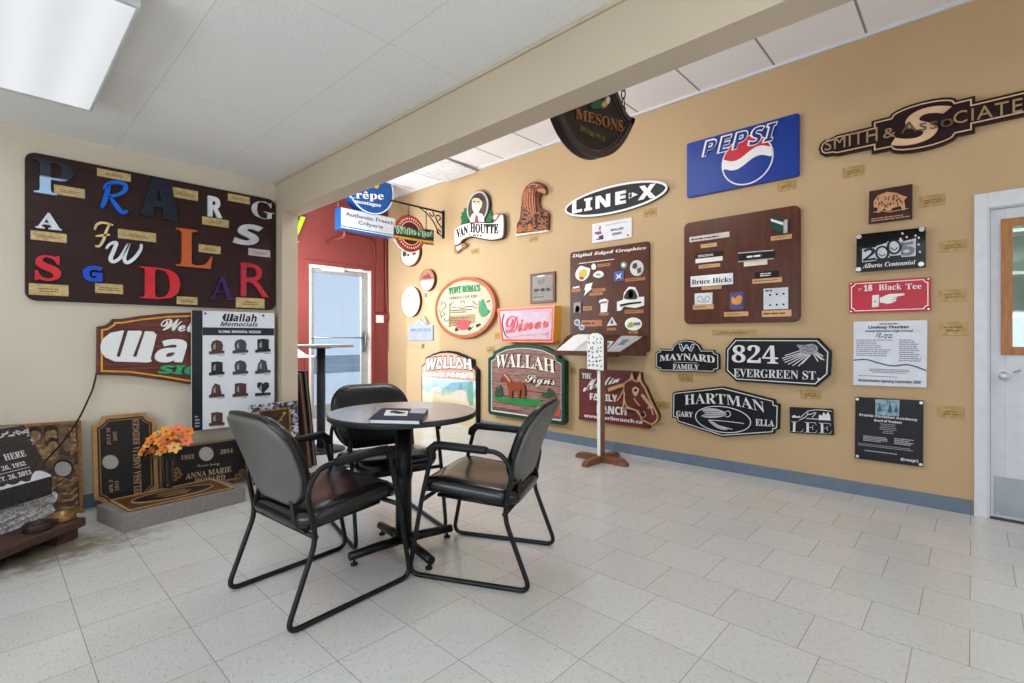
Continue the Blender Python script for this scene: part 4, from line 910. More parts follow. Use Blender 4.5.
s.border('oval_rim', ccw(rot2(ellipse((cx, cy), 0.235, 0.11, 36), (cx, cy), an)), 0.008, BRZL, 0.008, 0.0115)
for dv, wd in ((0.045, 0.16), (0.0, 0.2), (-0.04, 0.14)):
    q = rot2([(cx - wd / 2, cy + dv - 0.013), (cx + wd / 2, cy + dv - 0.013), (cx + wd / 2, cy + dv + 0.013), (cx - wd / 2, cy + dv + 0.013)], (cx, cy), an)
    b = MB(); b.line(Pt, [((q[0][0] + q[3][0]) / 2, (q[0][1] + q[3][1]) / 2), ((q[1][0] + q[2][0]) / 2, (q[1][1] + q[2][1]) / 2)], 0.008, 0.010, 0.0115); b.build('raised_line', BRZL, s.t)
vp = on_z(168.6, 487, bh + 0.01); vz = bh + 0.0115
t = thing('flower_vase', 'dark bronze bud vase standing on the flush plaque', 'vase', (vp.x, vp.y, vz)); VH = 0.205
b = MB(); b.lathe([(0.001, vz), (0.030, vz), (0.030, vz + 0.012), (0.024, vz + 0.03), (0.026, vz + 0.08), (0.032, vz + 0.14), (0.034, vz + VH - 0.01), (0.038, vz + VH), (0.033, vz + VH), (0.03, vz + VH - 0.03), (0.001, vz + VH - 0.04)], (vp.x, vp.y, 0), 28); b.build('body', C(52, 44, 42, 0.3, 0.4), t)
for k_ in range(6):
    a = k_ * PI / 3; b = MB(); b.tube([(vp.x + r * math.cos(a), vp.y + r * math.sin(a), z) for r, z in ((0.0245, vz + 0.03), (0.0268, vz + 0.08), (0.0325, vz + 0.14), (0.0345, vz + 0.19))], 0.002, 6); b.build('rib', C(120, 96, 80, 0.35, 0.4), t)
rnd = random.Random(12)
vc = Vector((vp.x, vp.y, vz + VH)); dep = (vc - EYE).dot(FW)
def petal_flower(c, nrm, R, mb, n=6, cup=0.35):
    nrm = nrm.normalized(); a = nrm.orthogonal().normalized(); b_ = nrm.cross(a); ph = rnd.uniform(0, 2)
    for i in range(n):
        t_ = ph + 2 * PI * i / n; d = a * math.cos(t_) + b_ * math.sin(t_); w_ = nrm.cross(d)
        prof = [(0.0, 0.06, 0), (0.35, 0.30, cup * 0.35), (0.65, 0.30, cup * 0.6), (0.9, 0.14, cup * 0.5), (1.0, 0.02, cup * 0.35)]
        vs = []
        for r, hw_, h in prof: vs += [c + d * R * r - w_ * R * hw_ + nrm * R * (h + 0.06), c + d * R * r + nrm * R * h, c + d * R * r + w_ * R * hw_ + nrm * R * (h + 0.06)]
        vs2 = [v - nrm * 0.0012 for v in vs]; m_ = len(vs)
        fs = []
        for k in range(4):
            for q in (0, 1):
                i0 = k * 3 + q; fs.append((i0, i0 + 1, i0 + 4, i0 + 3)); fs.append((m_ + i0 + 3, m_ + i0 + 4, m_ + i0 + 1, m_ + i0))
        mb.add(vs + vs2, fs, True)
spots = [(143, 452), (148, 445), (152, 440), (156, 450), (160, 442), (158, 434), (165, 448), (168, 440), (166, 432), (174, 448), (172, 436), (178, 430), (177, 442), (183, 437), (188, 432), (186, 441), (150, 452), (162, 452)]
OR = [C(246, 158, 60, 0.6), C(250, 190, 110, 0.6), C(244, 140, 56, 0.6), C(242, 128, 84, 0.6)]
bloom = thing('flower_bouquet', 'bunch of orange artificial flowers in the dark bud vase', 'flowers', tuple(vc))
for i, (x, y) in enumerate(spots):
    dd = dep + rnd.uniform(-0.05, 0.05); c_ = EYE + ray(x, y) * dd; nr = (c_ - (vc - Vector((0, 0, 0.02)))).normalized() * 0.8 + (EYE - c_).normalized() * 0.7
    b = MB(); petal_flower(c_, nr, rnd.uniform(0.036, 0.048), b); f = b.build('bloom', OR[i % 4], bloom)
    b = MB(); b.ball(c_ + nr.normalized() * 0.008, 0.007, 8, 6); b.build('centre', C(196, 90, 60, 0.6), f)
    b = MB(); mid = (c_ + vc) / 2 + Vector((0, 0, 0.01)); b.tube([vc - Vector((0, 0, 0.03)) + (c_ - vc) * 0.08, mid, c_], 0.0022, 6); b.build('stem', C(70, 96, 52, 0.6), bloom)
for i, (x, y) in enumerate(((143, 436), (146, 458), (152, 455), (163, 428), (185, 446), (178, 452), (146, 440), (160, 456))):
    c_ = EYE + ray(x, y) * (dep + rnd.uniform(-.03, .03)); d = (c_ - vc).normalized(); sd = d.cross(Vector((0, 0, 1))).normalized()
    b = MB(); a0 = vc + d * 0.03; vs = [a0, a0 + (c_ - a0) * .5 + sd * .016 + Vector((0, 0, .006)), c_, a0 + (c_ - a0) * .5 - sd * .016 + Vector((0, 0, .006)), a0 + (c_ - a0) * .5 - Vector((0, 0, .004))]
    b.add(vs, [(0, 1, 4), (1, 2, 4), (2, 3, 4), (3, 0, 4), (0, 3, 2, 1)]); b.build('leaf', C(84, 116, 66, 0.6), bloom)
# wide bronze plaque leaning at the back
PB3 = Plane((0, 4.28, 0), (1, 0, 0), (0, 0.14, 1))
s = Sign(PB3, 'bronze_plaque', 'wide dark bronze plaque with round white inset and year numerals, behind the granite block', 'plaque', (640, 320), kq)
t0 = 0.02; vtl = PB3.px(*kq(735, 188), t0); vtl2 = PB3.px(*kq(480, 226), t0); ul = PB3.px(*kq(384, 300), t0)[0]; ur = PB3.px(*kq(815, 300), t0)[0]; vt_ = (vtl[1] + vtl2[1]) / 2
ol = ccw(rrect(ul, 0.03, ur, vt_, 0.012)); s.uvpoly('plate', ol, C(32, 27, 26, 0.45, 0.1, 0.12, 25, 0.2), 0, t0); s.border('border', ol, 0.014, C(140, 108, 78, 0.4, 0.3), t0, t0 + 0.007)
oval(s, 'inset_rim', (615, 262), 40, 38, BRZD, t0, t0 + 0.003); oval(s, 'porcelain_inset', (616, 263), 35, 34, C(172, 168, 158, 0.4), t0 + 0.003, t0 + 0.006)
LGT = C(180, 158, 132, 0.4, 0.15)
s.text('1953', [(492, 292), (556, 286), (556, 264), (492, 270)], LGT, t0, t0 + 0.005, 'b'); s.text('2014', [(686, 264), (746, 256), (746, 236), (686, 242)], LGT, t0, t0 + 0.005, 'b')
s.text('Forever loving', [(570, 334), (680, 320), (680, 302), (570, 314)], LGT, t0, t0 + 0.004, 'scr'); s.text('ANNA MARIE', [(516, 388), (738, 350), (738, 322), (516, 360)], LGT, t0, t0 + 0.005, 'b'); s.text('HOWARD', [(560, 412), (708, 388), (708, 362), (560, 384)], LGT, t0, t0 + 0.005, 'b')
for cx_, cy_ in ((770, 372), (790, 352), (760, 395), (785, 385), (470, 345), (462, 380), (480, 365)):
    u, v = PB3.px(*kq(cx_, cy_), t0); b = MB()
    for i in range(5): b.prism(PB3, ellipse((u + 0.017 * math.cos(i * 1.257), v + 0.017 * math.sin(i * 1.257)), 0.010, 0.010, 10), t0, t0 + 0.005)
    b.build('relief_flower', C(134, 104, 72, 0.4, 0.3), s.t)
# speckled granite panel and dark boards leaning behind the near chair
PG = Plane((0, 4.125, 0), (1, 0, 0), (0, 0.10, 1)); kg = K(240, 380, 7.59)
s = Sign(PG, 'granite_sample', 'black and white speckled granite panel with brown bronze centre, behind the near chair', 'granite panel', (260, 250), kg)
t0 = 0.02; u0, v1 = PG.px(*kg(66, 186), t0); u1, v1b = PG.px(*kg(436, 160), t0); v1 = (v1 + v1b) / 2
s.uvpoly('slab', [(u0, 0.0), (u1, 0.0), (u1, v1), (u0, v1)], GRANITE((70, 72, 80), (196, 198, 204), (30, 30, 36), 46, 0.35), 0, t0, 0.002)
u2, v2 = PG.px(*kg(140, 222), t0); u3, v3 = PG.px(*kg(376, 218), t0); v2 = (v2 + v3) / 2
ol = ccw([(u2, 0.1), (u3, 0.1), (u3, v2), (u2, v2)]); s.uvpoly('bronze_centre', ol, C(62, 48, 36, 0.4, 0.2, 0.1, 20), t0, t0 + 0.006); s.border('bronze_border', ol, 0.012, C(150, 104, 60, 0.4, 0.3, 0.2, 60), t0 + 0.006, t0 + 0.012)
s.lines('relief_flower', [[(262, 330), (300, 310), (335, 262)], [(335, 262), (325, 245)], [(335, 262), (350, 250)], [(335, 262), (345, 240)], [(300, 310), (320, 300)]], 0.008, C(176, 136, 92, 0.4, 0.3), t0 + 0.006, t0 + 0.012)
for nm, x0_, dx, m, lb, y0_, y1_, zt3 in (('leaning_board', 1.955, 0.0, WOOD((58, 32, 26), (86, 52, 42), 'y', 0.35), 'brown edged dark board leaning against the post, nearer the speckled panel', 4.29, 4.80, 0.84),
                                ('leaning_board', 2.02, 0.0, C(40, 40, 44, 0.3), 'black board leaning against the post, nearer the bar table', 4.33, 4.86, 0.86)):
    t = thing(nm, lb, 'board', (x0_, y0_, 0)); top = x0_ - 0.09
    vs = [(x0_, y0_, 0), (x0_ + 0.035, y0_, 0.004), (x0_ + 0.035, y1_, 0.004), (x0_, y1_, 0), (top, y0_, zt3), (top + 0.035, y0_, zt3 + 0.004), (top + 0.035, y1_, zt3 + 0.004), (top, y1_, zt3)]
    b = MB(); b.add(vs, [(3, 2, 1, 0), (4, 5, 6, 7), (0, 1, 5, 4), (1, 2, 6, 5), (2, 3, 7, 6), (3, 0, 4, 7)]); b.build('panel', m, t, bevel=0.002)
    b = MB(); b.add([(x0_ + 0.012, y0_ - 0.002, 0.0), (x0_ + 0.018, y0_ - 0.002, 0.0), (top + 0.018, y0_ - 0.002, zt3), (top + 0.012, y0_ - 0.002, zt3)] + [(x0_ + 0.012, y0_, 0.0), (x0_ + 0.018, y0_, 0.0), (top + 0.018, y0_, zt3), (top + 0.012, y0_, zt3)], [(0, 1, 2, 3), (7, 6, 5, 4), (0, 4, 5, 1), (1, 5, 6, 2), (2, 6, 7, 3), (3, 7, 4, 0)]); b.build('edge_strip', C(150, 118, 92, 0.5), t)
# ------------------------------------------------------------------ signs of the tan wall
def ell4(s, L, R, T, B, w, n=44):
    (xl, _), (xr, _), (xt, yt), (xb, yb) = [s.k(*p) for p in (L, R, T, B)]; P = s.P
    u0 = P.px(xl, s.k(*L)[1], w)[0]; u1 = P.px(xr, s.k(*R)[1], w)[0]; v1 = P.px(xt, yt, w)[1]; v0 = P.px(xb, yb, w)[1]
    return ellipse(((u0 + u1) / 2, (v0 + v1) / 2), abs(u1 - u0) / 2, abs(v1 - v0) / 2, n)
WT = C(236, 234, 230, 0.4, var=0.02); CRM = C(232, 220, 196, 0.45); BLK = C(14, 14, 17, 0.38); CHAR = C(50, 50, 54, 0.5, spec=0.2)
GRN = C(38, 120, 70, 0.45); DGRN = C(14, 62, 40, 0.42); REDS = C(196, 40, 42, 0.35); BLUE = C(14, 70, 160, 0.35)
MAROON = WOOD((58, 20, 18), (96, 40, 34), 'y', 0.4, 6)
CATWOOD = WOOD((72, 36, 22), (94, 50, 32), 'z', 0.42, 4, 0.3, 6)
CATWOOD2 = WOOD((66, 29, 16), (96, 46, 26), 'z', 0.3, 4, 0.45, 6)
# small oval plaques near the corner
ko = K(395, 240, 6.505); kw = K(380, 190, 8.54)
s = Sign(RW, 'oval_plaque', 'oval white plaque with gold rim hanging just below the round bracketed sign', 'plaque', (95, 110), ko)
ol = ell4(s, (34, 90), (160, 90), (98, 0), (95, 172), 0.05); s.uvpoly('backing', ol, C(66, 42, 30, 0.4), 0, 0.046, 0.003); s.border('gold_rim', ccw(ol), 0.016, C(180, 140, 80, 0.35, 0.3), 0.046, 0.052)
s.uvpoly('face', offset(ccw(ol), 0.016), C(206, 200, 192, .5, spec=.2), 0.046, 0.049); s.polys('emblem', [[(52, 78), (66, 74), (74, 96), (60, 108), (50, 100)]], C(70, 66, 66), 0.049, 0.052, 3); s.polys('emblem_dot', [ellipse((86, 98), 6, 8, 10)], BLK, 0.049, 0.052); s.polys('emblem_band', [[(110, 84), (134, 78), (138, 92), (116, 100)]], C(120, 84, 66), 0.049, 0.052)
s.k = kw; s.polys('ribbon', [[(116, 425), (130, 418), (215, 492), (205, 520), (160, 490)]], WT, 0.049, 0.062)
s = Sign(RW, 'oval_plaque', 'small red brown oval plaque with its lower half painted sunlit white, above the crest plaque', 'plaque', (205, 262), ko)
ol = ell4(s, (160, 262), (256, 262), (210, 188), (206, 332), 0.05); s.uvpoly('backing', ol, C(60, 36, 26, 0.4), 0, 0.047, 0.003); s.border('rim', ccw(ol), 0.010, C(150, 96, 70, 0.4), 0.047, 0.052)
inn = offset(ccw(ol), 0.010); cv = sum(p[1] for p in inn) / len(inn); s.uvpoly('sunlit_lower_face', [p for p in inn if p[1] <= cv], C(186, 188, 192, 0.5, spec=.2), 0.047, 0.049); s.uvpoly('upper_face', [p for p in inn if p[1] >= cv], C(176, 120, 100, 0.45), 0.047, 0.049)  # paler lower half is the sun patch painted into the colour
s.polys('emblem', [[(176, 252), (190, 226), (200, 236), (210, 214), (226, 230), (238, 250)]], C(130, 70, 56), 0.049, 0.052); s.lines('emblem_line', [[(182, 270), (232, 262)]], 0.008, C(190, 190, 196), 0.049, 0.051)
s = Sign(RW, 'oval_plaque', 'larger white oval plaque with a red and grey crest, above the glass plaque', 'plaque', (100, 400), ko)
ol = ell4(s, (45, 400), (160, 400), (104, 304), (98, 498), 0.05); s.uvpoly('backing', ol, C(70, 44, 32, 0.4), 0, 0.047, 0.003); s.border('rim', ccw(ol), 0.012, C(214, 206, 196, 0.4), 0.047, 0.054); s.uvpoly('face', offset(ccw(ol), 0.012), C(190, 186, 182, .5, spec=.2), 0.047, 0.049)
s.lines('crest', [[(60, 400), (66, 366), (78, 384), (84, 352), (92, 380), (98, 346)], [(74, 352), (90, 360)]], 0.010, C(206, 130, 130), 0.049, 0.053); s.lines('crest_wing', [[(104, 372), (116, 360), (112, 384), (126, 372), (118, 400), (132, 396)], [(54, 412), (66, 404), (62, 424), (76, 416)], [(110, 414), (122, 410), (116, 430)]], 0.010, C(156, 160, 172), 0.049, 0.053)
s = Sign(RW, 'glass_plaque', 'clear grey glass plaque with peaked top near the red wall', 'plaque', (165, 600), ko)
s.poly('plate', [(88, 655), (88, 556), (118, 552), (162, 515), (210, 556), (245, 552), (245, 655)], C(150, 156, 168, 0.2, 0, 0.03), 0, 0.02); s.polys('clip', [[(188, 500), (194, 496), (216, 545), (208, 550)]], C(120, 122, 128, 0.4), 0.02, 0.026)
s.text('WALLAH SIGN', (102, 572, 232, 596), C(110, 116, 132), 0.02, 0.022, 's'); s.fine((100, 606, 232, 642), 3, C(150, 156, 168), 0.02, 0.0215, seed=8)
# bracketed round restaurant sign, standing out from the wall
PWS = Plane((0, 5.405, 0), (1, 0, 0), (0, 0, 1))
s = Sign(PWS, 'hanging_sign', 'round red restaurant sign with green lettered banner, hung from a black scroll bracket', 'sign', (255, 370), kw)
Rr = PWS.px(*kw(385, 370))[0]; Ll = PWS.px(*kw(125, 370))[0]; Tt = PWS.px(*kw(255, 214))[1]; Bb = PWS.px(*kw(255, 526))[1]
cu, cv = (Rr + Ll) / 2, (Tt + Bb) / 2; ru, rv = (Rr - Ll) / 2, (Tt - Bb) / 2; rr = (ru + rv) / 2
ru = rv = rr
s.uvpoly('disc', ellipse((cu, cv), ru, rv, 44), C(120, 84, 52, 0.4), -0.03, 0.0); s.uvpoly('red_ring', ellipse((cu, cv), ru * .95, rv * .95, 44), C(178, 42, 44, 0.4), 0, 0.006); s.border('white_ring', ccw(ellipse((cu, cv), ru * .66, rv * .66, 44)), 0.010, CRM, 0.006, 0.010); s.uvpoly('dark_centre', ellipse((cu, cv), ru * .60, rv * .60, 40), C(84, 24, 24, 0.4), 0.006, 0.009)
mb = MB()
for i in range(34):
    a = 2 * PI * i / 34
    if abs(math.sin(a)) > 0.35: mb.prism(PWS, rot2([(cu + rr * .80 - .012, cv - 0.008), (cu + rr * .80 + .012, cv - 0.008), (cu + rr * .80 + .012, cv + 0.008), (cu + rr * .80 - .012, cv + 0.008)], (cu, cv), a), 0.006, 0.009)
mb.build('ring_letters', CRM, s.t)
s.poly('banner', [(118, 378), (126, 300), (150, 318), (380, 348), (384, 330), (460, 344), (460, 470), (386, 462), (380, 440), (124, 408)], C(58, 50, 40, 0.4), 0.006, 0.02)
s.poly('yellow_stripe', [(124, 386), (380, 428), (458, 436), (458, 462), (384, 448), (124, 404)], C(222, 166, 60, 0.4), 0.02, 0.023)
s.text('White Spot', [(128, 384), (456, 418), (456, 350), (128, 300)], C(232, 236, 220, 0.4), 0.02, 0.026, 'b', bold=0.06); s.text('White Spot', [(128, 384), (456, 418), (456, 350), (128, 300)], C(40, 140, 100, 0.4), 0.026, 0.030, 'b')
P0 = PWS
t = thing('scroll_bracket', 'black wrought iron scroll bracket carrying the round restaurant sign', 'bracket', PWS.at(XR, 2.85, 0))
def wsp(a, b_): return PWS.at(*PWS.px(*kw(a, b_)), 0.0)
p0 = wsp(548, 196); zb = p0.z; b = MB(); x_l = wsp(96, 116).x
b.tube([(XR - 0.01, 5.405, zb), (x_l, 5.405, zb)], 0.013, 10); b.ball((x_l, 5.405, zb), 0.02, 10, 8); b.build('arm', BLK, t)
b = MB(); b.box(XR - 0.018, 5.385, zb - 0.36, XR, 5.425, zb + 0.03); b.build('wall_plate', BLK, t)
b = MB(); 
def sp(pts): b.tube([Vector((q[0], 5.405, q[1])) for q in smooth(pts, 6, False)], 0.008, 8)
sp([(XR - 0.012, zb - 0.34), (XR - 0.09, zb - 0.30), (XR - 0.15, zb - 0.20), (XR - 0.24, zb - 0.10), (XR - 0.36, zb - 0.03), (XR - 0.44, zb)])
sp([(XR - 0.02, zb - 0.22), (XR - 0.10, zb - 0.16), (XR - 0.14, zb - 0.08), (XR - 0.09, zb - 0.05), (XR - 0.06, zb - 0.09), (XR - 0.09, zb - 0.12)])
sp([(XR - 0.20, zb - 0.02), (XR - 0.17, zb - 0.07), (XR - 0.22, zb - 0.08), (XR - 0.25, zb - 0.04)]); sp([(XR - 0.05, zb - 0.28), (XR - 0.10, zb - 0.25), (XR - 0.12, zb - 0.29), (XR - 0.085, zb - 0.315)])
b.build('scrollwork', BLK, t)
def chain(name_parent, p, q, n, R_, r_, mat, label, top=True):
    p, q = Vector(p), Vector(q); b = MB(); d = (q - p) / n; L_ = d.length
    for i in range(n):
        c = p + d * (i + .5); a = Vector((1, 0, 0)) if i % 2 else Vector((0, 1, 0)); dn = d.normalized()
        b.tube([c + dn * (L_ * .62) * math.cos(2 * PI * k_ / 14) + a * R_ * math.sin(2 * PI * k_ / 14) for k_ in range(14)], r_, 6, True)
    return b.build('chain', mat, name_parent)
for a_, b0 in ((246, 232), (399, 344)):
    q = wsp(a_, b0); chain(s.t, (q.x, 5.415, zb - 0.01), (q.x, 5.415, q.z), 6 if a_ > 300 else 4, 0.010, 0.003, BLK, '')
# blue projecting sign in the alcove
YC = 6.10; PC = Plane((0, YC, 0), (1, 0, 0), (0, 0, 1)); kx = K(280, 170, 8.533); ky_ = K(280, 170, 5.689)
s = Sign(PC, 'projecting_sign', 'blue disc sign above a white lettered box, projecting in front of the red wall', 'sign', (540, 300), ky_)
u0, v1 = PC.px(*ky_(345, 208)); u1, v0 = PC.px(*ky_(655, 382)); v1 = (v1 + PC.px(*ky_(650, 275))[1]) / 2; v0 = (v0 + PC.px(*ky_(345, 328))[1]) / 2
s.uvpoly('box', [(u0, v0), (u1, v0), (u1, v1), (u0, v1)], C(24, 90, 160, 0.35), -0.16, 0.0, 0.004); s.uvpoly('face_panel', [(u0 + .006, v0 + .03), (u1 - .006, v0 + .03), (u1 - .006, v1 - .006), (u0 + .006, v1 - .006)], C(206, 212, 218, 0.4), 0, 0.004); s.uvpoly('lower_trim', [(u0, v0 + .004), (u1, v0 + .004), (u1, v0 + .016), (u0, v0 + .016)], C(226, 230, 234, 0.3), 0.0, 0.008)
hb = v1 - v0
TXT = C(52, 54, 66, 0.5)
W_b = u1 - u0
q = lambda a, b_, c_, d_: ((u0 + W_b * a, v0 + hb * b_), (u0 + W_b * c_, v0 + hb * b_), (u0 + W_b * c_, v0 + hb * d_), (u0 + W_b * a, v0 + hb * d_))
for tx, qq in (('Authentic French', q(.08, .62, .96, .82)), ('Crêperie', q(.30, .26, .76, .50))):
    b = MB(); b.text(PC, tx, qq, 0.004, 0.007, 'none'); b.build('lettering', TXT, s.t)
cxu = PC.px(*kx(775, 140)); Rd = cxu[1] - PC.px(*kx(790, 384))[1]; Rd2 = PC.px(*kx(955, 130))[0] - cxu[0]; Rd = (Rd + Rd2) / 2
cy_ = PC.px(*kx(790, 384))[1] + Rd
s.uvpoly('disc', ellipse((cxu[0], cy_), Rd, Rd, 56), C(16, 80, 150, 0.35), -0.13, 0.012); s.border('white_rim', ccw(ellipse((cxu[0], cy_), Rd * .985, Rd * .985, 56)), Rd * .05, C(200, 218, 232, 0.35), 0.012, 0.018)
s.k = kx
s.text('crêpe', [(590, 258), (885, 272), (885, 190), (590, 175)], WT, 0.012, 0.018, 'b'); s.text('montagne', [(640, 288), (862, 326), (862, 288), (640, 250)], WT, 0.012, 0.016, 'b')
s.polys('yellow_sun', [ellipse((825, 130), 22, 28, 14)], C(230, 170, 40, 0.4), 0.012, 0.018)
b = MB(); xb_ = u0 + 0.10; b.tube([(xb_, YC + 0.08, v0), (xb_, YC + 0.08, v0 - 0.06), (xb_ + 0.05, YC + 0.2, v0 - 0.07), (xb_ + 0.06, YRED, v0 - 0.07)], 0.018, 10); b.build('support_pipe', M_RED, s.t)
b = MB(); b.tube([(u0 - 0.0 + 0.02, YC + 0.10, v1), (u0 + 0.02, YC + 0.10, ZH)], 0.012, 8); b.build('hanger_rod', M_RED, s.t)
t = Sign(RED, 'conduit', 'thin red painted pipe curving under the projecting blue sign', 'conduit', (520, 400), ky_)
pts = [RED.at(*RED.px(*ky_(a, c_), .02), .02) for a, c_ in ((352, 368), (440, 380), (500, 390), (530, 412), (538, 450), (540, 520))]
b = MB(); b.tube(pts, 0.011, 8); b.build('pipe', M_RED, t.t)
# lime sign half hidden by the post
kv = K(270, 180, 8.533)
s = Sign(RED, 'lime_sign', 'lime green slanted letter sign on the red wall, half hidden by the post', 'sign', (250, 400), kv)
s.polys('bar', [[(268, 310), (304, 318), (236, 478), (190, 500)], [(190, 480), (214, 505), (250, 528), (224, 542), (180, 530)]], C(180, 232, 50, 0.4), 0.02, 0.06); s.polys('backing', [[(262, 306), (268, 312), (200, 470), (160, 500), (190, 360)]], C(60, 70, 30, 0.5), 0, 0.02)
# coffee house sign
k1 = K(448, 180, 9.309)
s = Sign(RW, 'coffee_sign', 'carved oval portrait sign with white lettered ribbon and green leaves, left of the eagle', 'sign', (280, 350), k1)
s.polys('leaves', [[(120, 415), (128, 380), (115, 345), (130, 330), (122, 305), (145, 295), (150, 262), (175, 260), (190, 400)], [(330, 400), (350, 270), (385, 262), (400, 300), (408, 350), (400, 410)]], C(38, 104, 66, 0.45), 0.0, 0.03)
ol = ell4(s, (172, 260), (382, 250), (275, 98), (285, 410), 0.05); s.uvpoly('oval', ol, C(70, 52, 44, 0.4), 0.0, 0.045, 0.003); s.border('oval_rim', offset(ccw(ol), 0.012), 0.020, C(190, 186, 180, 0.35), 0.045, 0.055)
s.uvpoly('oval_field', offset(ccw(ol), 0.03), C(84, 70, 62, 0.45), 0.045, 0.048)
s.polys('portrait', [[(232, 175), (262, 148), (296, 158), (316, 200), (312, 250), (290, 280), (286, 308), (262, 320), (240, 300), (225, 260), (222, 210)]], C(206, 190, 160, 0.45), 0.048, 0.060, 4); s.polys('beard', [[(225, 225), (245, 215), (255, 240), (285, 240), (300, 262), (280, 300), (262, 318), (240, 300)]], C(226, 224, 220, 0.45), 0.060, 0.066, 4)
s.polys('features', [[(236, 196), (254, 194), (254, 204), (238, 206)], [(270, 196), (290, 200), (288, 208), (270, 206)], [(250, 256), (276, 258), (274, 264), (252, 262)], [(232, 172), (260, 140), (300, 150), (320, 196), (306, 190), (286, 168), (250, 166)]], C(70, 52, 40), 0.066, 0.069); s.polys('collar', [[(238, 310), (262, 325), (290, 310), (320, 320), (330, 395), (210, 395), (218, 330)]], C(218, 214, 206, 0.45), 0.048, 0.056, 3); s.polys('necktie', [[(256, 330), (272, 330), (284, 392), (246, 392)]], C(166, 60, 60), 0.056, 0.060)
rib = [(62, 500), (64, 470), (100, 432), (170, 408), (290, 398), (392, 404), (440, 390), (462, 360), (490, 330), (510, 340), (508, 510), (460, 545), (380, 552), (300, 538), (200, 525), (130, 552), (100, 590), (72, 600), (64, 560)]
uv = s.uv(rib, 0.075); uv = ccw(smooth(uv, 3)); s.uvpoly('ribbon_backing', offset(uv, -0.016), C(76, 48, 36, 0.4), 0.03, 0.06, 0.003); s.uvpoly('ribbon', uv, WT, 0.06, 0.075)
s.polys('ribbon_curl', [[(60, 610), (90, 592), (150, 590), (170, 608), (150, 630), (110, 650), (80, 680), (58, 670)], [(410, 360), (420, 325), (450, 310), (490, 320), (460, 350), (440, 382)]], C(150, 112, 84, 0.4), 0.02, 0.055, 3); s.polys('ribbon_curl_light', [[(76, 625), (120, 605), (120, 630), (90, 655)], [(424, 350), (434, 326), (462, 326), (440, 366)]], C(226, 214, 196, 0.4), 0.055, 0.060, 3)
s.text('VAN', [(80, 545), (182, 500), (182, 418), (72, 460)], C(44, 24, 24, 0.4), 0.075, 0.082, 'b', bold=0.01); s.text('HOUTTE', [(206, 486), (466, 500), (466, 405), (206, 398)], C(44, 24, 24, 0.4), 0.075, 0.082, 'b', arch=-0.06, bold=0.01); s.text('CAFE', [(196, 524), (322, 530), (322, 508), (196, 500)], C(60, 40, 40), 0.075, 0.079, 's')
# eagle carving
s = Sign(RW, 'eagle_carving', 'carved reddish brown eagle head and shoulders, mounted high between two signs', 'carving', (780, 300), k1)
eag = [(636, 495), (640, 405), (655, 382), (667, 360), (674, 300), (677, 250), (680, 200), (688, 145), (700, 105), (716, 74), (736, 50), (760, 31), (787, 20), (818, 16), (848, 21), (878, 33), (900, 50), (913, 74), (914, 100), (908, 132), (894, 138), (880, 132), (868, 128), (856, 146), (849, 180), (848, 220), (856, 250), (872, 270), (895, 278), (918, 288), (932, 303), (938, 324), (937, 380), (934, 440), (926, 470)]
s.poly('body', eag, C(104, 50, 26, 0.35, 0, 0.12, 16), 0.0, 0.035, 0, 0.004)
MID = C(168, 92, 50, 0.35, 0, 0.1, 18); LGTB = C(206, 150, 112, 0.35, 0, 0.06, 18)
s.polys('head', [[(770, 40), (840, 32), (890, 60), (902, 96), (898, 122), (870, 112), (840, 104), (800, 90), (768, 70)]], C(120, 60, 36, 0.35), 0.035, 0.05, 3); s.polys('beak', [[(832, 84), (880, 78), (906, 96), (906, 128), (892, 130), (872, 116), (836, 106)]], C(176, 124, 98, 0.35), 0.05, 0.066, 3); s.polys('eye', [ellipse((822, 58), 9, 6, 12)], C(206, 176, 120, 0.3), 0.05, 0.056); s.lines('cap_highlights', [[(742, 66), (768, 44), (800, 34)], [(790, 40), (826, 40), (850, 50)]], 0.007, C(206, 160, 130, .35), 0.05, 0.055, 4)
s.polys('neck', [[(700, 130), (730, 80), (775, 75), (800, 110), (810, 200), (812, 300), (790, 330), (750, 290), (700, 250), (690, 190)]], MID, 0.035, 0.047, 3)
rnd = random.Random(9); mb = MB(); mb2 = MB()
for i in range(15):
    x0 = 694 + i * 8.5; y0 = 190 - min(i, 9) * 12 + rnd.uniform(-10, 10); y1 = 250 + i * 5 + rnd.uniform(-14, 14)
    uv = smooth(s.uv([(x0, y0), (x0 - 8 + rnd.uniform(-5, 5), (y0 + y1) / 2), (x0 + 4, y1)], 0.05), 4, False); (mb if i % 3 != 1 else mb2).line(RW, uv, 0.005, 0.047, 0.052)
mb.build('neck_feathers', LGTB, s.t); mb2.build('neck_shading', C(84, 36, 18, .4), s.t)
mb = MB(); mb2 = MB()
for i in range(9):
    for j in range(17):
        x = 648 + j * 18 + (9 if i % 2 else 0) + rnd.uniform(-3, 3); y = 302 + i * 20 + rnd.uniform(-3, 3)
        if x > 922 or y > 480 or (x < 685 and y < 390) or (735 < x < 775 and y > 400): continue
        uv = smooth(s.uv([(x - 8, y - 6), (x - 5, y + 5), (x + 2, y + 8), (x + 8, y - 2)], 0.045), 3, False); (mb if rnd.random() < 0.6 else mb2).line(RW, uv, 0.0055, 0.035, 0.042)
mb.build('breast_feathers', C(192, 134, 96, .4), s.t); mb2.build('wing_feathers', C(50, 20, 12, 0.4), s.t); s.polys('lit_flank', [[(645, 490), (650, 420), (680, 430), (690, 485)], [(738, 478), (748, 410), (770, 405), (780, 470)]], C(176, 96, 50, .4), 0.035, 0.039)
s.lines('brow', [[(775, 50), (815, 56), (850, 78)], [(800, 96), (806, 140), (822, 170)], [(840, 108), (838, 160), (846, 210)]], 0.006, C(66, 28, 16, .4), 0.05, 0.055, 4)
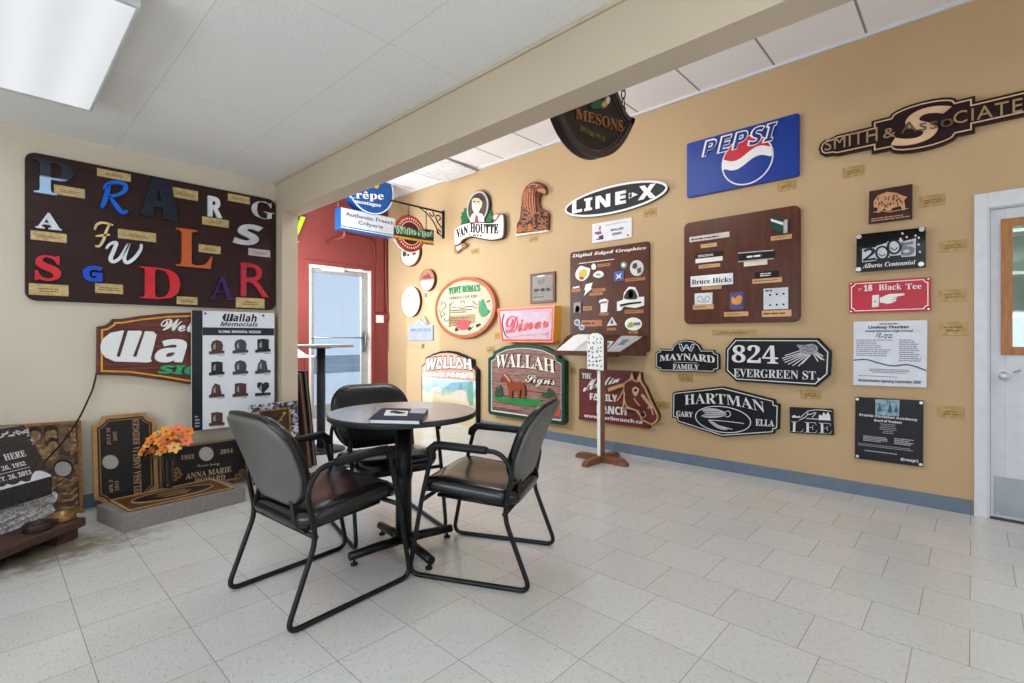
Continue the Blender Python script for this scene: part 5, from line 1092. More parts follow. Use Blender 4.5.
s.polys('ledge', [[(625, 524), (625, 506), (930, 464), (930, 478)]], C(222, 200, 180, 0.4), 0.0, 0.05)
# spray liner oval
k2 = K(558, 170, 8.533)
s = Sign(RW, 'oval_sign', 'long charcoal oval sign with white block letters and white rim', 'sign', (500, 245), k2)
uL = RW.px(*k2(60, 345), .03)[0]; uR = RW.px(*k2(937, 145), .03)[0]; um_ = (uL + uR) / 2; xm = None
vT = RW.px(*k2(545, 112), .03)[1]; vB = RW.px(*k2(480, 392), .03)[1]; vT, vB = RW.px(*k2(620, 92), .03)[1], RW.px(*k2(300, 404), .03)[1]
cvv = (RW.px(*k2(60, 345), .03)[1] + RW.px(*k2(937, 145), .03)[1]) / 2; rv = (vT - vB) / 2
ol = ellipse((um_, cvv), (uR - uL) / 2, rv, 64); s.uvpoly('board', ol, CHAR, 0, 0.03, 0.003); s.border('white_rim', ccw(ol), 0.020, WT, 0.03, 0.036)
s.text('LINE', [(120, 372), (578, 282), (578, 170), (120, 268)], WT, 0.03, 0.038, 's', bold=0.03, sp=1.22); s.text('X', [(680, 258), (834, 232), (836, 112), (690, 140)], WT, 0.03, 0.038, 's', bold=0.04); s.polys('arrow', [[(628, 232), (632, 190), (680, 208)]], WT, 0.03, 0.038); s.lines('arrow_tail', [[(606, 195), (606, 246)], [(612, 200), (626, 200)], [(612, 236), (626, 236)]], 0.006, WT, 0.03, 0.036)
s = Sign(RW, 'certificate_card', 'white printed card with small red figure, below the charcoal oval sign', 'card', (460, 520), k2)
s.poly('card', [(292, 625), (292, 462), (628, 404), (628, 574)], C(222, 222, 224, 0.4, var=0.02), 0, 0.012); s.text('WALLAH', [(448, 524), (556, 504), (556, 484), (448, 504)], INK, 0.012, 0.014, 's'); s.text('SIGNS', [(460, 560), (540, 546), (540, 524), (460, 538)], INK, 0.012, 0.014, 's')
s.polys('figure', [[(352, 480), (366, 476), (362, 516), (350, 512)], [(312, 532), (366, 520), (372, 545), (346, 552), (316, 548)]], C(150, 80, 90), 0.012, 0.014); s.polys('figure_base', [[(346, 566), (384, 552), (388, 590), (326, 598), (326, 588), (350, 584)]], C(60, 60, 96), 0.012, 0.014); s.fine((400, 440, 600, 470), 2, C(150, 150, 160), 0.012, 0.0135, seed=2, fill=.3); s.polys('stamp', [[(588, 552), (606, 548), (604, 562), (590, 566)]], C(150, 60, 90), 0.012, 0.014)
# framed small plaque
k7 = K(490, 265, 8.04)
s = Sign(RW, 'wooden_plaque', 'small wood framed silver plaque above the red script sign', 'plaque', (420, 180), k7)
s.rect('board', (322, 50, 522, 312), WOOD((84, 40, 30), (112, 60, 46), 'z'), 0, 0.022, 0, 0.003); s.rect('silver_plate', (342, 74, 504, 292), C(150, 142, 134, 0.5, spec=.2), 0.022, 0.026)
s.text('Wallah', (350, 180, 482, 218), INK, 0.026, 0.029, 's', bold=0.05); s.fine((352, 244, 474, 268), 1, INK, 0.026, 0.028, seed=3); s.fine((350, 224, 482, 240), 1, INK, 0.026, 0.028, seed=4); s.lines('crest', [[(392, 118), (388, 150), (432, 146), (432, 112)], [(400, 120), (410, 140), (424, 116)]], 0.006, INK, 0.026, 0.028); s.rect('top_strip', (380, 80, 440, 96), WT, 0.026, 0.028)
# tony roma's round sign
k3 = K(425, 270, 9.103)
s = Sign(RW, 'round_restaurant_sign', 'large round cream restaurant sign with orange wooden rim and green lettering', 'sign', (360, 340), k3)
ol = ell4(s, (92, 345), (642, 345), (375, 62), (345, 622), 0.06); RIM = WOOD((150, 76, 34), (186, 104, 54), 'y', 0.4); s.uvpoly('board', ol, RIM, 0, 0.055, 0.004); s.border('rim', ccw(ol), 0.042, RIM, 0.055, 0.064); inn = offset(ccw(ol), 0.042); s.uvpoly('face', inn, C(196, 184, 156, 0.5, spec=.2), 0.055, 0.058); s.border('face_line', offset(inn, 0.008), 0.004, C(120, 120, 100), 0.058, 0.060)
s.text("TONY ROMA'S", [(214, 228), (500, 196), (496, 130), (216, 160)], C(48, 140, 92, 0.4), 0.058, 0.066, 'b', bold=0.02, arch=0.12); s.rect('name_band', (222, 222, 490, 268), C(206, 200, 180), 0.058, 0.062); s.text('FAMOUS FOR RIBS', [(222, 270), (480, 248), (480, 224), (222, 244)], C(70, 66, 54), 0.062, 0.064, 's')
s.lines('ornament', [[(225, 330), (260, 290), (300, 320), (340, 280), (380, 310), (430, 285), (470, 320)], [(240, 345), (300, 335), (330, 350), (400, 330), (470, 345)], [(140, 330), (160, 290), (190, 330), (150, 370), (180, 400), (150, 420)], [(170, 440), (190, 470), (215, 450)], [(130, 360), (150, 440)], [(220, 520), (270, 500), (300, 550), (350, 500), (400, 545), (440, 510)], [(225, 300), (225, 500)], [(490, 280), (492, 420)]], 0.009, C(92, 90, 70), 0.058, 0.063, 4)
s.polys('plates', [ellipse((290, 312), 36, 22, 16), ellipse((404, 304), 34, 22, 16)], WT, 0.058, 0.066); s.fine((232, 346, 462, 398), 2, C(120, 110, 98), 0.058, 0.063, seed=14); s.polys('brown_band', [[(215, 420), (455, 400), (455, 480), (390, 500), (300, 505), (215, 515)]], C(166, 138, 96), 0.058, 0.061); s.fine((228, 420, 445, 490), 3, C(112, 92, 56), 0.061, 0.064, seed=6)
s.polys('red_shield', [[(285, 478), (345, 450), (402, 470), (390, 520), (345, 548), (300, 525)]], C(196, 76, 76), 0.061, 0.068, 3); s.polys('green_bottle', [[(502, 290), (516, 270), (530, 275), (560, 350), (585, 380), (540, 425), (505, 415), (500, 350)]], C(52, 138, 92), 0.058, 0.068, 2); s.polys('candle', [[(470, 395), (492, 390), (496, 445), (474, 450)]], C(236, 220, 180), 0.058, 0.066); s.polys('black_marks', [[(560, 285), (590, 272), (594, 280), (566, 296)], [(460, 500), (500, 485), (510, 500), (470, 525)], [(270, 535), (296, 520), (300, 555), (276, 560)], [(385, 540), (410, 515), (425, 530), (398, 556)], [(580, 388), (600, 360), (560, 400)]], BLK, 0.058, 0.062)
# diner box sign
Yd = RW.px(*k7(580, 300))[0]; PD = Plane((4.2595, 0, 0), (0, -1, 0), (0, 0, 1))
s = Sign(PD, 'diner_sign', 'pink and red script box sign with flared orange sides', 'sign', (300, 470), k7)
fo_ = s.uv([(62, 355), (522, 322), (510, 612), (96, 628)], 0); fo_ = [(fo_[0][0], (fo_[0][1] + fo_[1][1]) / 2), (fo_[1][0], (fo_[0][1] + fo_[1][1]) / 2), (fo_[2][0], (fo_[2][1] + fo_[3][1]) / 2), (fo_[3][0], (fo_[2][1] + fo_[3][1]) / 2)]; fo_ = ccw(fo_)
OY = C(226, 160, 58, 0.4); s.uvpoly('box', fo_, OY, -(XR - 4.2595), 0.0, 0.003); s.border('orange_edge', fo_, 0.012, C(238, 150, 90, 0.4), 0, 0.008); s.border('red_border', offset(fo_, 0.012), 0.02, C(214, 52, 44, 0.35), 0, 0.006); s.uvpoly('pink_face', offset(fo_, 0.03), C(206, 180, 190, 0.45, spec=.2), 0, 0.003)
RSC = C(206, 44, 56, 0.35); s.text('Diner', [(124, 552), (470, 500), (470, 398), (124, 410)], RSC, 0.003, 0.010, 'scr', bold=0.01)
s.lines('tube_line', [[(110, 395), (96, 470), (120, 560), (150, 585)]], 0.008, BLK, 0.003, 0.010, 5); s.lines('flourish', [[(150, 585), (260, 566), (380, 556), (470, 552)], [(470, 540), (440, 560), (470, 570)], [(340, 378), (430, 368), (486, 384), (480, 440)]], 0.006, C(214, 120, 130), 0.003, 0.008, 5)
# farm sign
k4 = K(415, 345, 9.1)
s = Sign(RW, 'farm_sign', 'tall painted farm scene sign with arched black border behind the round table', 'sign', (300, 350), k4)
t0 = 0.06; top = s.uv([(58, 205), (88, 175), (90, 120), (160, 78), (290, 52), (400, 68), (500, 112), (524, 165), (566, 212)], t0)
cu_ = (top[0][0] + top[-1][0]) / 2; hw_ = (top[-1][0] - top[0][0]) / 2; zt_ = max(p[1] for p in top); zs = (top[0][1] + top[-1][1]) / 2; vb = RW.px(*F1(478, 446), t0)[1]
half = [(hw_, vb), (hw_, zs), (hw_ * .86, zs + .05), (hw_ * .84, zs + .13), (hw_ * .55, zt_ - .05), (hw_ * .25, zt_ - .01), (0, zt_)]
ol = [(cu_ + a, b_) for a, b_ in half] + [(cu_ - a, b_) for a, b_ in reversed(half[:-1])]
s.uvpoly('board', ol, BLK, 0, t0, 0.004); inn = offset(ccw(ol), 0.028)
m, nt, p = nodes('farm_scene_paint'); tc = nt.nodes.new('ShaderNodeTexCoord'); sp_ = nt.nodes.new('ShaderNodeSeparateXYZ'); nt.links.new(tc.outputs['Object'], sp_.inputs[0]); no = N(nt, 'ShaderNodeTexNoise'); nt.links.new(tc.outputs['Object'], no.inputs['Vector']); no.inputs['Scale'].default_value = 9; no.inputs['Detail'].default_value = 5
a_ = nt.nodes.new('ShaderNodeMath'); a_.operation = 'MULTIPLY_ADD'; nt.links.new(no.outputs['Fac'], a_.inputs[0]); a_.inputs[1].default_value = 0.16; nt.links.new(sp_.outputs[2], a_.inputs[2])
mr = nt.nodes.new('ShaderNodeMapRange'); nt.links.new(a_.outputs[0], mr.inputs[0]); mr.inputs[1].default_value = -0.35; mr.inputs[2].default_value = 0.30
rp = ramp(nt, mr.outputs[0], [(0.2, lin((196, 180, 140))), (0.4, lin((222, 208, 176))), (0.52, lin((150, 180, 176))), (0.62, lin((176, 206, 220))), (0.8, lin((206, 222, 230)))]); nt.links.new(rp.outputs[0], p.inputs['Base Color']); p.inputs['Roughness'].default_value = 0.45
s.uvpoly('painted_scene', inn, m, t0, t0 + 0.004)
hdr = [q for q in inn if q[1] > zs - 0.001]; vbh = s.uv([(300, 305)], t0)[0][1]; w_in = hw_ - 0.028
s.uvpoly('header', [(cu_ - w_in, vbh), (cu_ + w_in, vbh)] + [q for q in ccw(inn) if q[1] > zs - 0.02], C(206, 166, 146, 0.45, 0, .12, 25), t0 + 0.004, t0 + 0.012)
s.text('WALLAH', [(84, 245), (520, 238), (510, 120), (100, 118)], C(70, 40, 40), t0 + 0.012, t0 + 0.018, 's', bold=0.05, arch=0.18); s.text('WALLAH', [(90, 236), (515, 228), (504, 128), (106, 124)], WT, t0 + 0.018, t0 + 0.026, 's', bold=0.015, arch=0.18)
s.text('DAMS FARMS', [(78, 284), (528, 300), (528, 256), (78, 246)], WT, t0 + 0.012, t0 + 0.018, 's', bold=0.02)
s.polys('barn', [[(355, 500), (355, 425), (420, 405), (470, 440), (466, 510)]], C(214, 204, 186), t0 + 0.004, t0 + 0.010); s.polys('hills', [[(250, 400), (330, 345), (520, 330), (525, 400), (400, 410)]], C(136, 172, 190), t0 + 0.004, t0 + 0.006); s.polys('trees', [[(480, 500), (470, 400), (490, 340), (520, 330), (528, 540), (500, 560)], [(405, 400), (408, 350), (424, 360), (424, 410)]], C(116, 166, 140), t0 + 0.006, t0 + 0.010); s.polys('silo', [[(150, 440), (150, 390), (200, 370), (240, 390), (240, 440)]], C(212, 206, 196), t0 + 0.004, t0 + 0.008)
# green bordered horse sign
k5 = K(485, 340, 7.589)
s = Sign(RW, 'horse_sign', 'green bordered plank sign with a carved brown horse and white arched lettering', 'sign', (300, 330), k5)
t0 = 0.08; top = s.uv([(24, 140), (60, 110), (75, 72), (200, 38), (300, 34), (430, 58), (520, 88), (545, 125), (600, 160)], t0); cu_ = (top[0][0] + RW.px(*k5(602, 160), t0)[0]) / 2; hw_ = RW.px(*k5(602, 160), t0)[0] - cu_
zs = (top[0][1] + top[-1][1]) / 2; zt_ = RW.px(*k5(300, 32), t0)[1]; vb = (RW.px(*k5(30, 560), t0)[1] + RW.px(*k5(600, 652), t0)[1]) / 2
half = [(hw_ - .03, vb), (hw_, vb + .035), (hw_, zs), (hw_ * .87, zs + .03), (hw_ * .82, zs + .09), (hw_ * .5, zt_ - .025), (hw_ * .2, zt_ - .003), (0, zt_)]
ol = [(cu_ + a, b_) for a, b_ in half] + [(cu_ - a, b_) for a, b_ in reversed(half[:-1])]
PLK = WOOD((100, 66, 60), (176, 136, 122), 'y', 0.5, 9, 0.3, 14); ol = ccw(ol); s.uvpoly('board', offset(ol, 0.02), PLK, 0.0, t0 - 0.022); s.border('green_border', ol, 0.042, DGRN, 0.0, t0); s.border('white_line', offset(ol, 0.042), 0.010, WT, t0 - 0.022, t0 - 0.008)
mb = MB(); wf = t0 - 0.022
for i in range(9):
    v = vb + 0.07 + i * (zs - vb) / 8; mb.line(RW, [(cu_ - hw_ + .055, v), (cu_ + hw_ - .055, v)], 0.006, wf, wf + 0.0015)
mb.build('plank_joints', C(66, 44, 42, 0.6), s.t)
s.text('WALLAH', [(66, 215), (540, 262), (530, 155), (80, 118)], C(60, 34, 30), wf, wf + 0.008, 'b', bold=0.02, arch=0.22); s.text('WALLAH', [(72, 216), (532, 256), (524, 150), (84, 116)], C(236, 226, 206, 0.4), wf + 0.008, wf + 0.018, 'b', bold=0.0, arch=0.22)
s.text('Signs', [(300, 345), (536, 382), (536, 270), (300, 255)], BLK, wf, wf + 0.006, 'scr', bold=0.05); s.text('Signs', [(304, 340), (530, 374), (530, 275), (304, 260)], C(236, 226, 210), wf + 0.006, wf + 0.014, 'scr')
HB = C(134, 62, 36, 0.4, 0, .1, 14); s.polys('horse_body', [[(110, 304), (136, 262), (142, 250), (152, 258), (178, 296), (205, 322), (260, 318), (290, 332), (304, 372), (302, 432), (288, 438), (284, 390), (268, 372), (262, 436), (248, 436), (244, 384), (206, 382), (204, 436), (190, 436), (180, 436), (178, 372), (168, 350), (160, 318), (142, 302), (122, 312)]], HB, wf, wf + 0.022)
s.polys('horse_mane', [[(138, 256), (152, 254), (196, 312), (188, 318), (150, 276)]], C(196, 150, 120), wf + 0.022, wf + 0.027); s.polys('horse_tail', [[(288, 330), (304, 350), (308, 420), (298, 432), (296, 370)]], C(80, 36, 24), wf, wf + 0.018); s.polys('grass_strip', [[(78, 434), (200, 440), (330, 448), (420, 455), (420, 490), (300, 505), (200, 478), (82, 458)]], C(40, 130, 62, 0.45), wf, wf + 0.015, 3)
s.polys('bush', [[(76, 430), (72, 390), (88, 360), (102, 370), (112, 340), (128, 360), (134, 420), (120, 430)], [(424, 425), (436, 395), (470, 400), (480, 365), (510, 380), (520, 410), (545, 430), (530, 455), (460, 440)]], C(48, 74, 50), wf, wf + 0.012); s.fine((60, 505, 300, 560), 2, C(70, 46, 44), wf, wf + 0.002, seed=11, fill=.55); s.polys('red_barn', [[(505, 572), (505, 530), (540, 515), (570, 530), (570, 580)]], C(176, 82, 56), wf, wf + 0.010); s.fine((330, 385, 410, 420), 1, C(190, 90, 90), wf, wf + 0.002, seed=12)
# ranch sign
k6 = K(575, 360, 9.107)
s = Sign(RW, 'ranch_sign', 'maroon wooden ranch sign with a carved horse head at its right end', 'sign', (350, 330), k6)
t0 = 0.035; ul, vt1 = RW.px(*k6(36, 72), t0); vt2 = RW.px(*k6(600, 112), t0)[1]; ur = RW.px(*k6(676, 600), t0)[0]; vb1 = RW.px(*k6(36, 540), t0)[1]; vb2 = RW.px(*k6(676, 626), t0)[1]; vt_ = (vt1 + vt2) / 2; vb = (vb1 + vb2) / 2
MW = WOOD((70, 24, 26), (128, 56, 56), 'y', 0.45, 8, 0.35, 12); uear = RW.px(*k6(590, 110), t0)[0]
s.uvpoly('board', [(ul, vb), (ur, vb), (ur, vb + .12), (uear, vt_ - .1), (uear - .02, vt_), (ul, vt_)], MW, 0, t0, 0.003); s.uvpoly('lower_rail', [(ul, vb), (ur, vb), (ur, vb + .035), (ul, vb + .035)], C(108, 34, 38, 0.45), t0, t0 + 0.006)
hd = [(430, 470), (445, 330), (440, 230), (470, 190), (500, 170), (518, 112), (532, 165), (560, 190), (592, 112), (600, 190), (640, 250), (660, 300), (720, 430), (755, 500), (750, 550), (700, 590), (650, 570), (600, 540), (575, 470), (500, 450), (460, 440)]
t1 = 0.075; s.polys('head_backing', [hd], C(60, 30, 24, 0.4), t0 * 0, t1 - 0.012, 2); uvh = ccw(smooth(s.uv(hd, t1), 2)); s.uvpoly('horse_head', offset(uvh, 0.006), C(92, 40, 34, 0.35, 0, .1, 12), t1 - 0.012, t1); s.border('head_outline', uvh, 0.012, C(190, 146, 112, 0.4), t1 - 0.012, t1 + 0.006)
TANL = C(206, 166, 134, 0.4); s.lines('carved_lines', [[(445, 350), (470, 420), (560, 460)], [(535, 350), (570, 400), (590, 415)], [(600, 320), (640, 370), (690, 440), (710, 500)], [(610, 310), (655, 365), (704, 440)], [(450, 300), (440, 420)], [(560, 460), (585, 500), (620, 520), (640, 500), (620, 470)], [(500, 190), (520, 150), (530, 190)], [(575, 200), (592, 140)], [(660, 440), (690, 420)]], 0.010, TANL, t1, t1 + 0.008, 5)
s.polys('eye', [[(520, 265), (548, 245), (580, 265), (570, 305), (548, 330), (530, 310)]], TANL, t1, t1 + 0.008, 3); s.polys('pupil', [ellipse((550, 275), 14, 14, 12)], BLK, t1 + 0.008, t1 + 0.012); s.polys('nostril', [ellipse((618, 498), 20, 22, 12)], BLK, t1, t1 + 0.01); s.polys('bridle', [[(298, 255), (440, 210), (444, 240), (302, 288)]], C(206, 156, 100, 0.45), t0, t0 + 0.02); s.lines('bridle_strap', [[(444, 275), (410, 330), (380, 370)]], 0.012, TANL, t0, t0 + 0.014)
s.text('THE', (62, 118, 146, 172), WT, t0, t0 + 0.008, 'b'); s.text('Merlin', [(70, 292), (400, 200), (416, 138), (96, 180)], WT, t0, t0 + 0.010, 'scr', bold=0.015); s.text('FAMILY', [(134, 362), (382, 382), (382, 318), (134, 302)], WT, t0, t0 + 0.010, 's', bold=0.01); s.text('RANCH', [(198, 484), (466, 506), (466, 430), (198, 412)], WT, t0, t0 + 0.010, 's', bold=0.01); s.text('www.merlinranch.ca', [(82, 520), (610, 582), (610, 548), (82, 488)], WT, t0 + 0.006, t0 + 0.012, 's')
# wall catalogue board with stickers and shelf
k8 = K(540, 230, 5.257)
s = Sign(RW, 'sample_board', 'tall brown board of small stickers and emblems with a shelf along its foot', 'display board', (360, 300), k8)
t0 = 0.03; ul, v1 = RW.px(*k8(160, 112), t0); ur, v1b = RW.px(*k8(577, 64), t0); vb = RW.px(*F1(647.6, 352.5), t0)[1]; ul = RW.px(*k8(158, 400), t0)[0]; ur = RW.px(*k8(573, 400), t0)[0]; v1 = (v1 + v1b) / 2
s.uvpoly('board', rrect(ul, vb, ur, v1, 0.03, 5), CATWOOD, 0, t0, 0.003)
s.text('Digital Edged Graphics', [(170, 150), (558, 104), (556, 84), (168, 128)], WT, t0, t0 + 0.004, 'bi', bold=0.01); s.fine((204, 140, 512, 176), 1, WT, t0, t0 + 0.003, seed=21, fill=.3)
PLQ = C(168, 112, 72, 0.4, 0.2)
for i, r in enumerate(((302, 172, 370, 196), (446, 246, 552, 272), (166, 308, 212, 326), (276, 304, 344, 326), (260, 326, 330, 346), (226, 400, 274, 424), (312, 434, 360, 450), (446, 418, 544, 440), (218, 472, 326, 508), (352, 514, 400, 528), (466, 528, 514, 546))):
    p = s.rect('caption_plate', r, PLQ, t0, t0 + 0.003); s.fine((r[0] + 5, r[1] + 5, r[2] - 5, r[3] - 5), 1, C(100, 58, 36), t0 + 0.003, t0 + 0.0036, p, i)
st0 = t0 + 0.004
def sticker(lab, *layers):
    p = None
    for pts, m, sm in layers:
        uv = s.uv(pts, st0 + 0.004); uv = smooth(uv, 3) if sm else uv
        z0 = t0 if p is None else st0 + 0.002; z1 = z0 + 0.006
        o = MB().prism(RW, uv, z0, z1 if p is None else z1 + 0.002).build('sticker' if p is None else 'print', m, p or s.t)
        if p is None: p = sub(o, lab)
GYL = C(226, 190, 80); GYB = C(150, 150, 156)
sticker('yellow and white splash sticker', ([(186, 225), (210, 190), (240, 196), (262, 206), (252, 245), (222, 268), (192, 256)], WT, 1), ([(204, 232), (222, 206), (244, 214), (240, 240), (216, 254)], GYL, 1), ([(204, 252), (222, 246), (230, 258), (214, 262)], C(200, 130, 60), 1))
sticker('white cloud sticker', ([(278, 240), (290, 222), (312, 214), (330, 224), (332, 240), (306, 252)], WT, 1), ([(290, 236), (306, 228), (322, 234), (306, 240)], GYB, 0))
sticker('small white vase sticker', ([(272, 206), (270, 186), (282, 176), (292, 188), (290, 206)], WT, 1)); sticker('round teal sticker', (ellipse((440, 184), 17, 19, 16), C(120, 146, 140), 0), (ellipse((440, 184), 9, 10, 12), WT, 0))
sticker('square blue sticker', ([(388, 220), (440, 212), (440, 262), (388, 270)], C(74, 96, 160), 0), ([(400, 230), (416, 240), (430, 224), (422, 246), (432, 256), (414, 250), (400, 260), (408, 244)], WT, 0)); sticker('round patterned white sticker', (ellipse((508, 200), 36, 42, 20), C(212, 210, 206), 0), ([(490, 180), (505, 172), (512, 190), (500, 205), (486, 200)], C(70, 60, 58), 0), ([(512, 205), (530, 196), (530, 220), (514, 228)], C(90, 82, 80), 0))
sticker('white lightning sticker', ([(240, 286), (276, 276), (266, 306), (274, 306), (230, 346), (240, 316), (232, 316)], WT, 0)); sticker('small white bar sticker', ([(172, 300), (206, 294), (206, 302), (172, 308)], WT, 0)); sticker('framed portrait sticker', ([(172, 376), (222, 368), (220, 438), (172, 442)], C(80, 70, 66), 0), ([(178, 384), (216, 378), (214, 432), (178, 434)], C(150, 146, 142), 0), ([(186, 420), (196, 396), (210, 410), (206, 430), (188, 430)], WT, 1))
sticker('white column sticker', ([(308, 378), (314, 368), (340, 360), (360, 370), (356, 384), (352, 430), (318, 434), (318, 390)], WT, 0), ([(316, 380), (352, 374), (350, 382), (318, 388)], C(110, 108, 110), 0)); sticker('white oval portrait sticker with ribbon', ([(404, 425), (404, 378), (436, 366), (440, 330), (466, 298), (498, 300), (514, 330), (518, 352), (546, 350), (546, 396), (500, 410), (440, 402), (424, 424)], WT, 0), ([(446, 362), (450, 334), (470, 312), (492, 314), (506, 336), (506, 362)], C(40, 44, 44), 1), (ellipse((478, 338), 14, 20, 14), C(206, 196, 180), 0), ([(420, 392), (470, 382), (532, 376), (532, 384), (470, 392), (424, 402)], BLK, 0))
sticker('pair of round sticker discs', (ellipse((194, 486), 15, 18, 14), C(206, 208, 214), 0), (ellipse((194, 486), 8, 10, 12), C(110, 120, 146), 0)); sticker('round grey blue disc sticker', (ellipse((218, 512), 15, 15, 14), C(196, 202, 214), 0), (ellipse((218, 512), 8, 8, 12), C(120, 130, 160), 0)); sticker('white triangular sail sticker', ([(350, 504), (378, 456), (404, 500)], C(222, 222, 220), 0), ([(370, 492), (378, 470), (384, 492)], C(90, 80, 84), 0)); sticker('white oval sticker with green and yellow print', (ellipse((490, 494), 45, 34, 22), WT, 0), ([(460, 500), (478, 482), (490, 496), (484, 510), (464, 512)], C(150, 170, 60), 1), ([(494, 486), (526, 484), (526, 500), (494, 502)], C(120, 120, 116), 0))
# shelf with papers
zf = RW.px(590, 352.5, 0.27)[1]; zbk = RW.px(600, 335.0, 0.035)[1]; w0_, w1_ = t0, 0.27; t_ = s.t; sl_ = (zbk - zf) / (w1_ - w0_)
uL, uR = RW.px(548, 350, 0.27)[0], RW.px(646, 345, 0.035)[0]; uL = max(uL, ul - 0.03)
def shp(a, d, h=0.0): return RW.at(uL + (uR - uL) * a, zf + (zbk - zf) * d + h, w1_ + (w0_ - w1_) * d)
def slab(quad, h0, h1):
    m = MB(); vs = [shp(a, d, h0) for a, d in quad] + [shp(a, d, h1) for a, d in quad]; n = len(quad); m.add(vs, [tuple(range(n, 2 * n)), tuple(reversed(range(n)))] + [(i, (i + 1) % n, n + (i + 1) % n, n + i) for i in range(n)]); return m
slab([(0, 0), (0.84, 0), (1, 1), (0, 1)], -0.022, 0.0).build('shelf', CATWOOD, t_, merge=True)
slab([(0, -0.05), (0.84, -0.05), (0.84, 0.0), (0, 0.0)], -0.026, 0.014).build('shelf_lip', CATWOOD, t_, merge=True)
b = MB(); b.add([RW.at(uR, zf - 0.03, w0_), RW.at(uR, zbk, w0_), shp(0.84, 0, -0.022), RW.at(uR - 0.015, zf - 0.03, w0_), RW.at(uR - 0.015, zbk, w0_), shp(0.82, 0, -0.022)], [(0, 1, 2), (5, 4, 3), (0, 3, 4, 1), (1, 4, 5, 2), (2, 5, 3, 0)]); b.build('bracket', CATWOOD, t_, merge=True)
for nm, lb, quads, mt_, pr in (('white_sheets', 'white sheets of paper at the left end of the sample board shelf', [[(0.02, 0.06), (0.27, 0.02), (0.36, 0.92), (0.10, 0.96)], [(0.04, 0.10), (0.26, 0.06), (0.36, 0.97), (0.14, 0.98)]], WT, None),
                         ('grey_folder', 'grey folder behind the stand on the sample board shelf', [[(0.285, 0.05), (0.52, 0.05), (0.52, 0.95), (0.375, 0.95)]], C(196, 200, 198, .4), None),
                         ('teal_brochure', 'teal printed brochure on the shelf right of the stand', [[(0.545, 0.05), (0.66, 0.05), (0.68, 0.6), (0.555, 0.62)]], C(202, 206, 208, .4), [(0.56, 0.12), (0.64, 0.10), (0.655, 0.52), (0.57, 0.55)]),
                         ('silver_brochure', 'silver grey brochure at the right end of the sample board shelf', [[(0.675, 0.05), (0.83, 0.06), (0.97, 0.86), (0.72, 0.90)], [(0.69, 0.10), (0.80, 0.12), (0.93, 0.86), (0.74, 0.88)]], C(176, 176, 176, .35), [(0.76, 0.35), (0.83, 0.36), (0.86, 0.66), (0.78, 0.68)])):
    c_ = shp(quads[0][0][0], quads[0][0][1]); t = thing(nm, lb, 'papers', tuple(c_)); h = 0.0006
    for q_ in quads: slab(q_, h, h + 0.006).build('sheet', mt_, t, merge=True); h += 0.0062
    if pr: slab(pr, h, h + 0.0006).build('print', C(92, 122, 128, .4), t, merge=True)
# nameplate board
k9 = K(670, 190, 4.88)
s = Sign(RW, 'nameplate_board', 'glossy brown square board with sample name plates and badges', 'display board', (350, 370), k9)
t0 = 0.03; ul = RW.px(*k9(68, 400), t0)[0]; ur = RW.px(*k9(635, 400), t0)[0]; v1 = (RW.px(*k9(80, 160), t0)[1] + RW.px(*k9(610, 76), t0)[1]) / 2; v0 = (RW.px(*k9(90, 655), t0)[1] + RW.px(*k9(610, 642), t0)[1]) / 2
s.uvpoly('board', rrect(ul, v0, ur, v1, 0.05, 6), CATWOOD2, 0, t0, 0.005)
PLT = C(206, 164, 116, 0.4, 0.2)
for i, r in enumerate(((150, 256, 228, 284), (140, 356, 244, 384), (155, 465, 250, 488), (112, 556, 212, 584), (264, 592, 382, 618), (448, 584, 592, 620), (402, 424, 546, 458), (492, 214, 594, 248))):
    p = s.rect('caption_plate', r, PLT, t0, t0 + 0.003); s.fine((r[0] + 8, r[1] + 8, r[2] - 8, r[3] - 8), 1, C(110, 70, 40), t0 + 0.003, t0 + 0.0036, p, i, .5)
def plate(r, mat, lab, tx=None, ink=None, st='bi', n=1, w=0.010, tr=None):
    p = sub(s.rect('name_plate', r, mat, t0, t0 + w, 0, 0.0015), lab)
    if tx: s.text(tx, tr or (r[0] + (r[2] - r[0]) * .05, r[1] + (r[3] - r[1]) * .3, r[2] - (r[2] - r[0]) * .05, r[3] - (r[3] - r[1]) * .25), ink, t0 + w, t0 + w + 0.002, st, par=p)
    return p
plate((94, 202, 290, 256), C(206, 196, 190, .3, .2), 'long silver name plate'); s.fine((104, 216, 282, 246), 1, INK, t0 + .010, t0 + .011, seed=9); plate((124, 296, 256, 336), BLK, 'black name plate with white lettering'); s.fine((136, 304, 250, 330), 2, WT, t0 + 0.010, t0 + 0.011, seed=3); plate((124, 322, 256, 358), WT, 'white name plate strip')
plate((334, 294, 506, 346), BLK, 'black name plate with silver rails'); s.fine((375, 308, 465, 336), 1, WT, t0 + .010, t0 + .011, seed=10); s.lines('rails', [[(332, 308), (506, 294)], [(332, 350), (506, 334)]], 0.008, SILVER, t0 + 0.01, t0 + 0.016); plate((360, 340, 474, 374), CRM, 'cream caption card')
plate((100, 404, 306, 474), C(238, 238, 238, .35), 'large white name plate', 'Bruce Hicks', BLK, 'b', tr=(106, 422, 300, 462)); plate((414, 392, 528, 432), BLK, 'small black name plate'); s.fine((440, 400, 500, 424), 2, WT, t0 + 0.010, t0 + 0.011, seed=5)
plate((120, 500, 206, 560), C(226, 226, 228, .35), 'white badge with grey crest'); s.lines('crest', [[(130, 530), (150, 516), (165, 540), (180, 516), (196, 532)], [(134, 540), (160, 548), (192, 540)]], 0.006, C(120, 126, 140), t0 + 0.010, t0 + 0.012, 4)
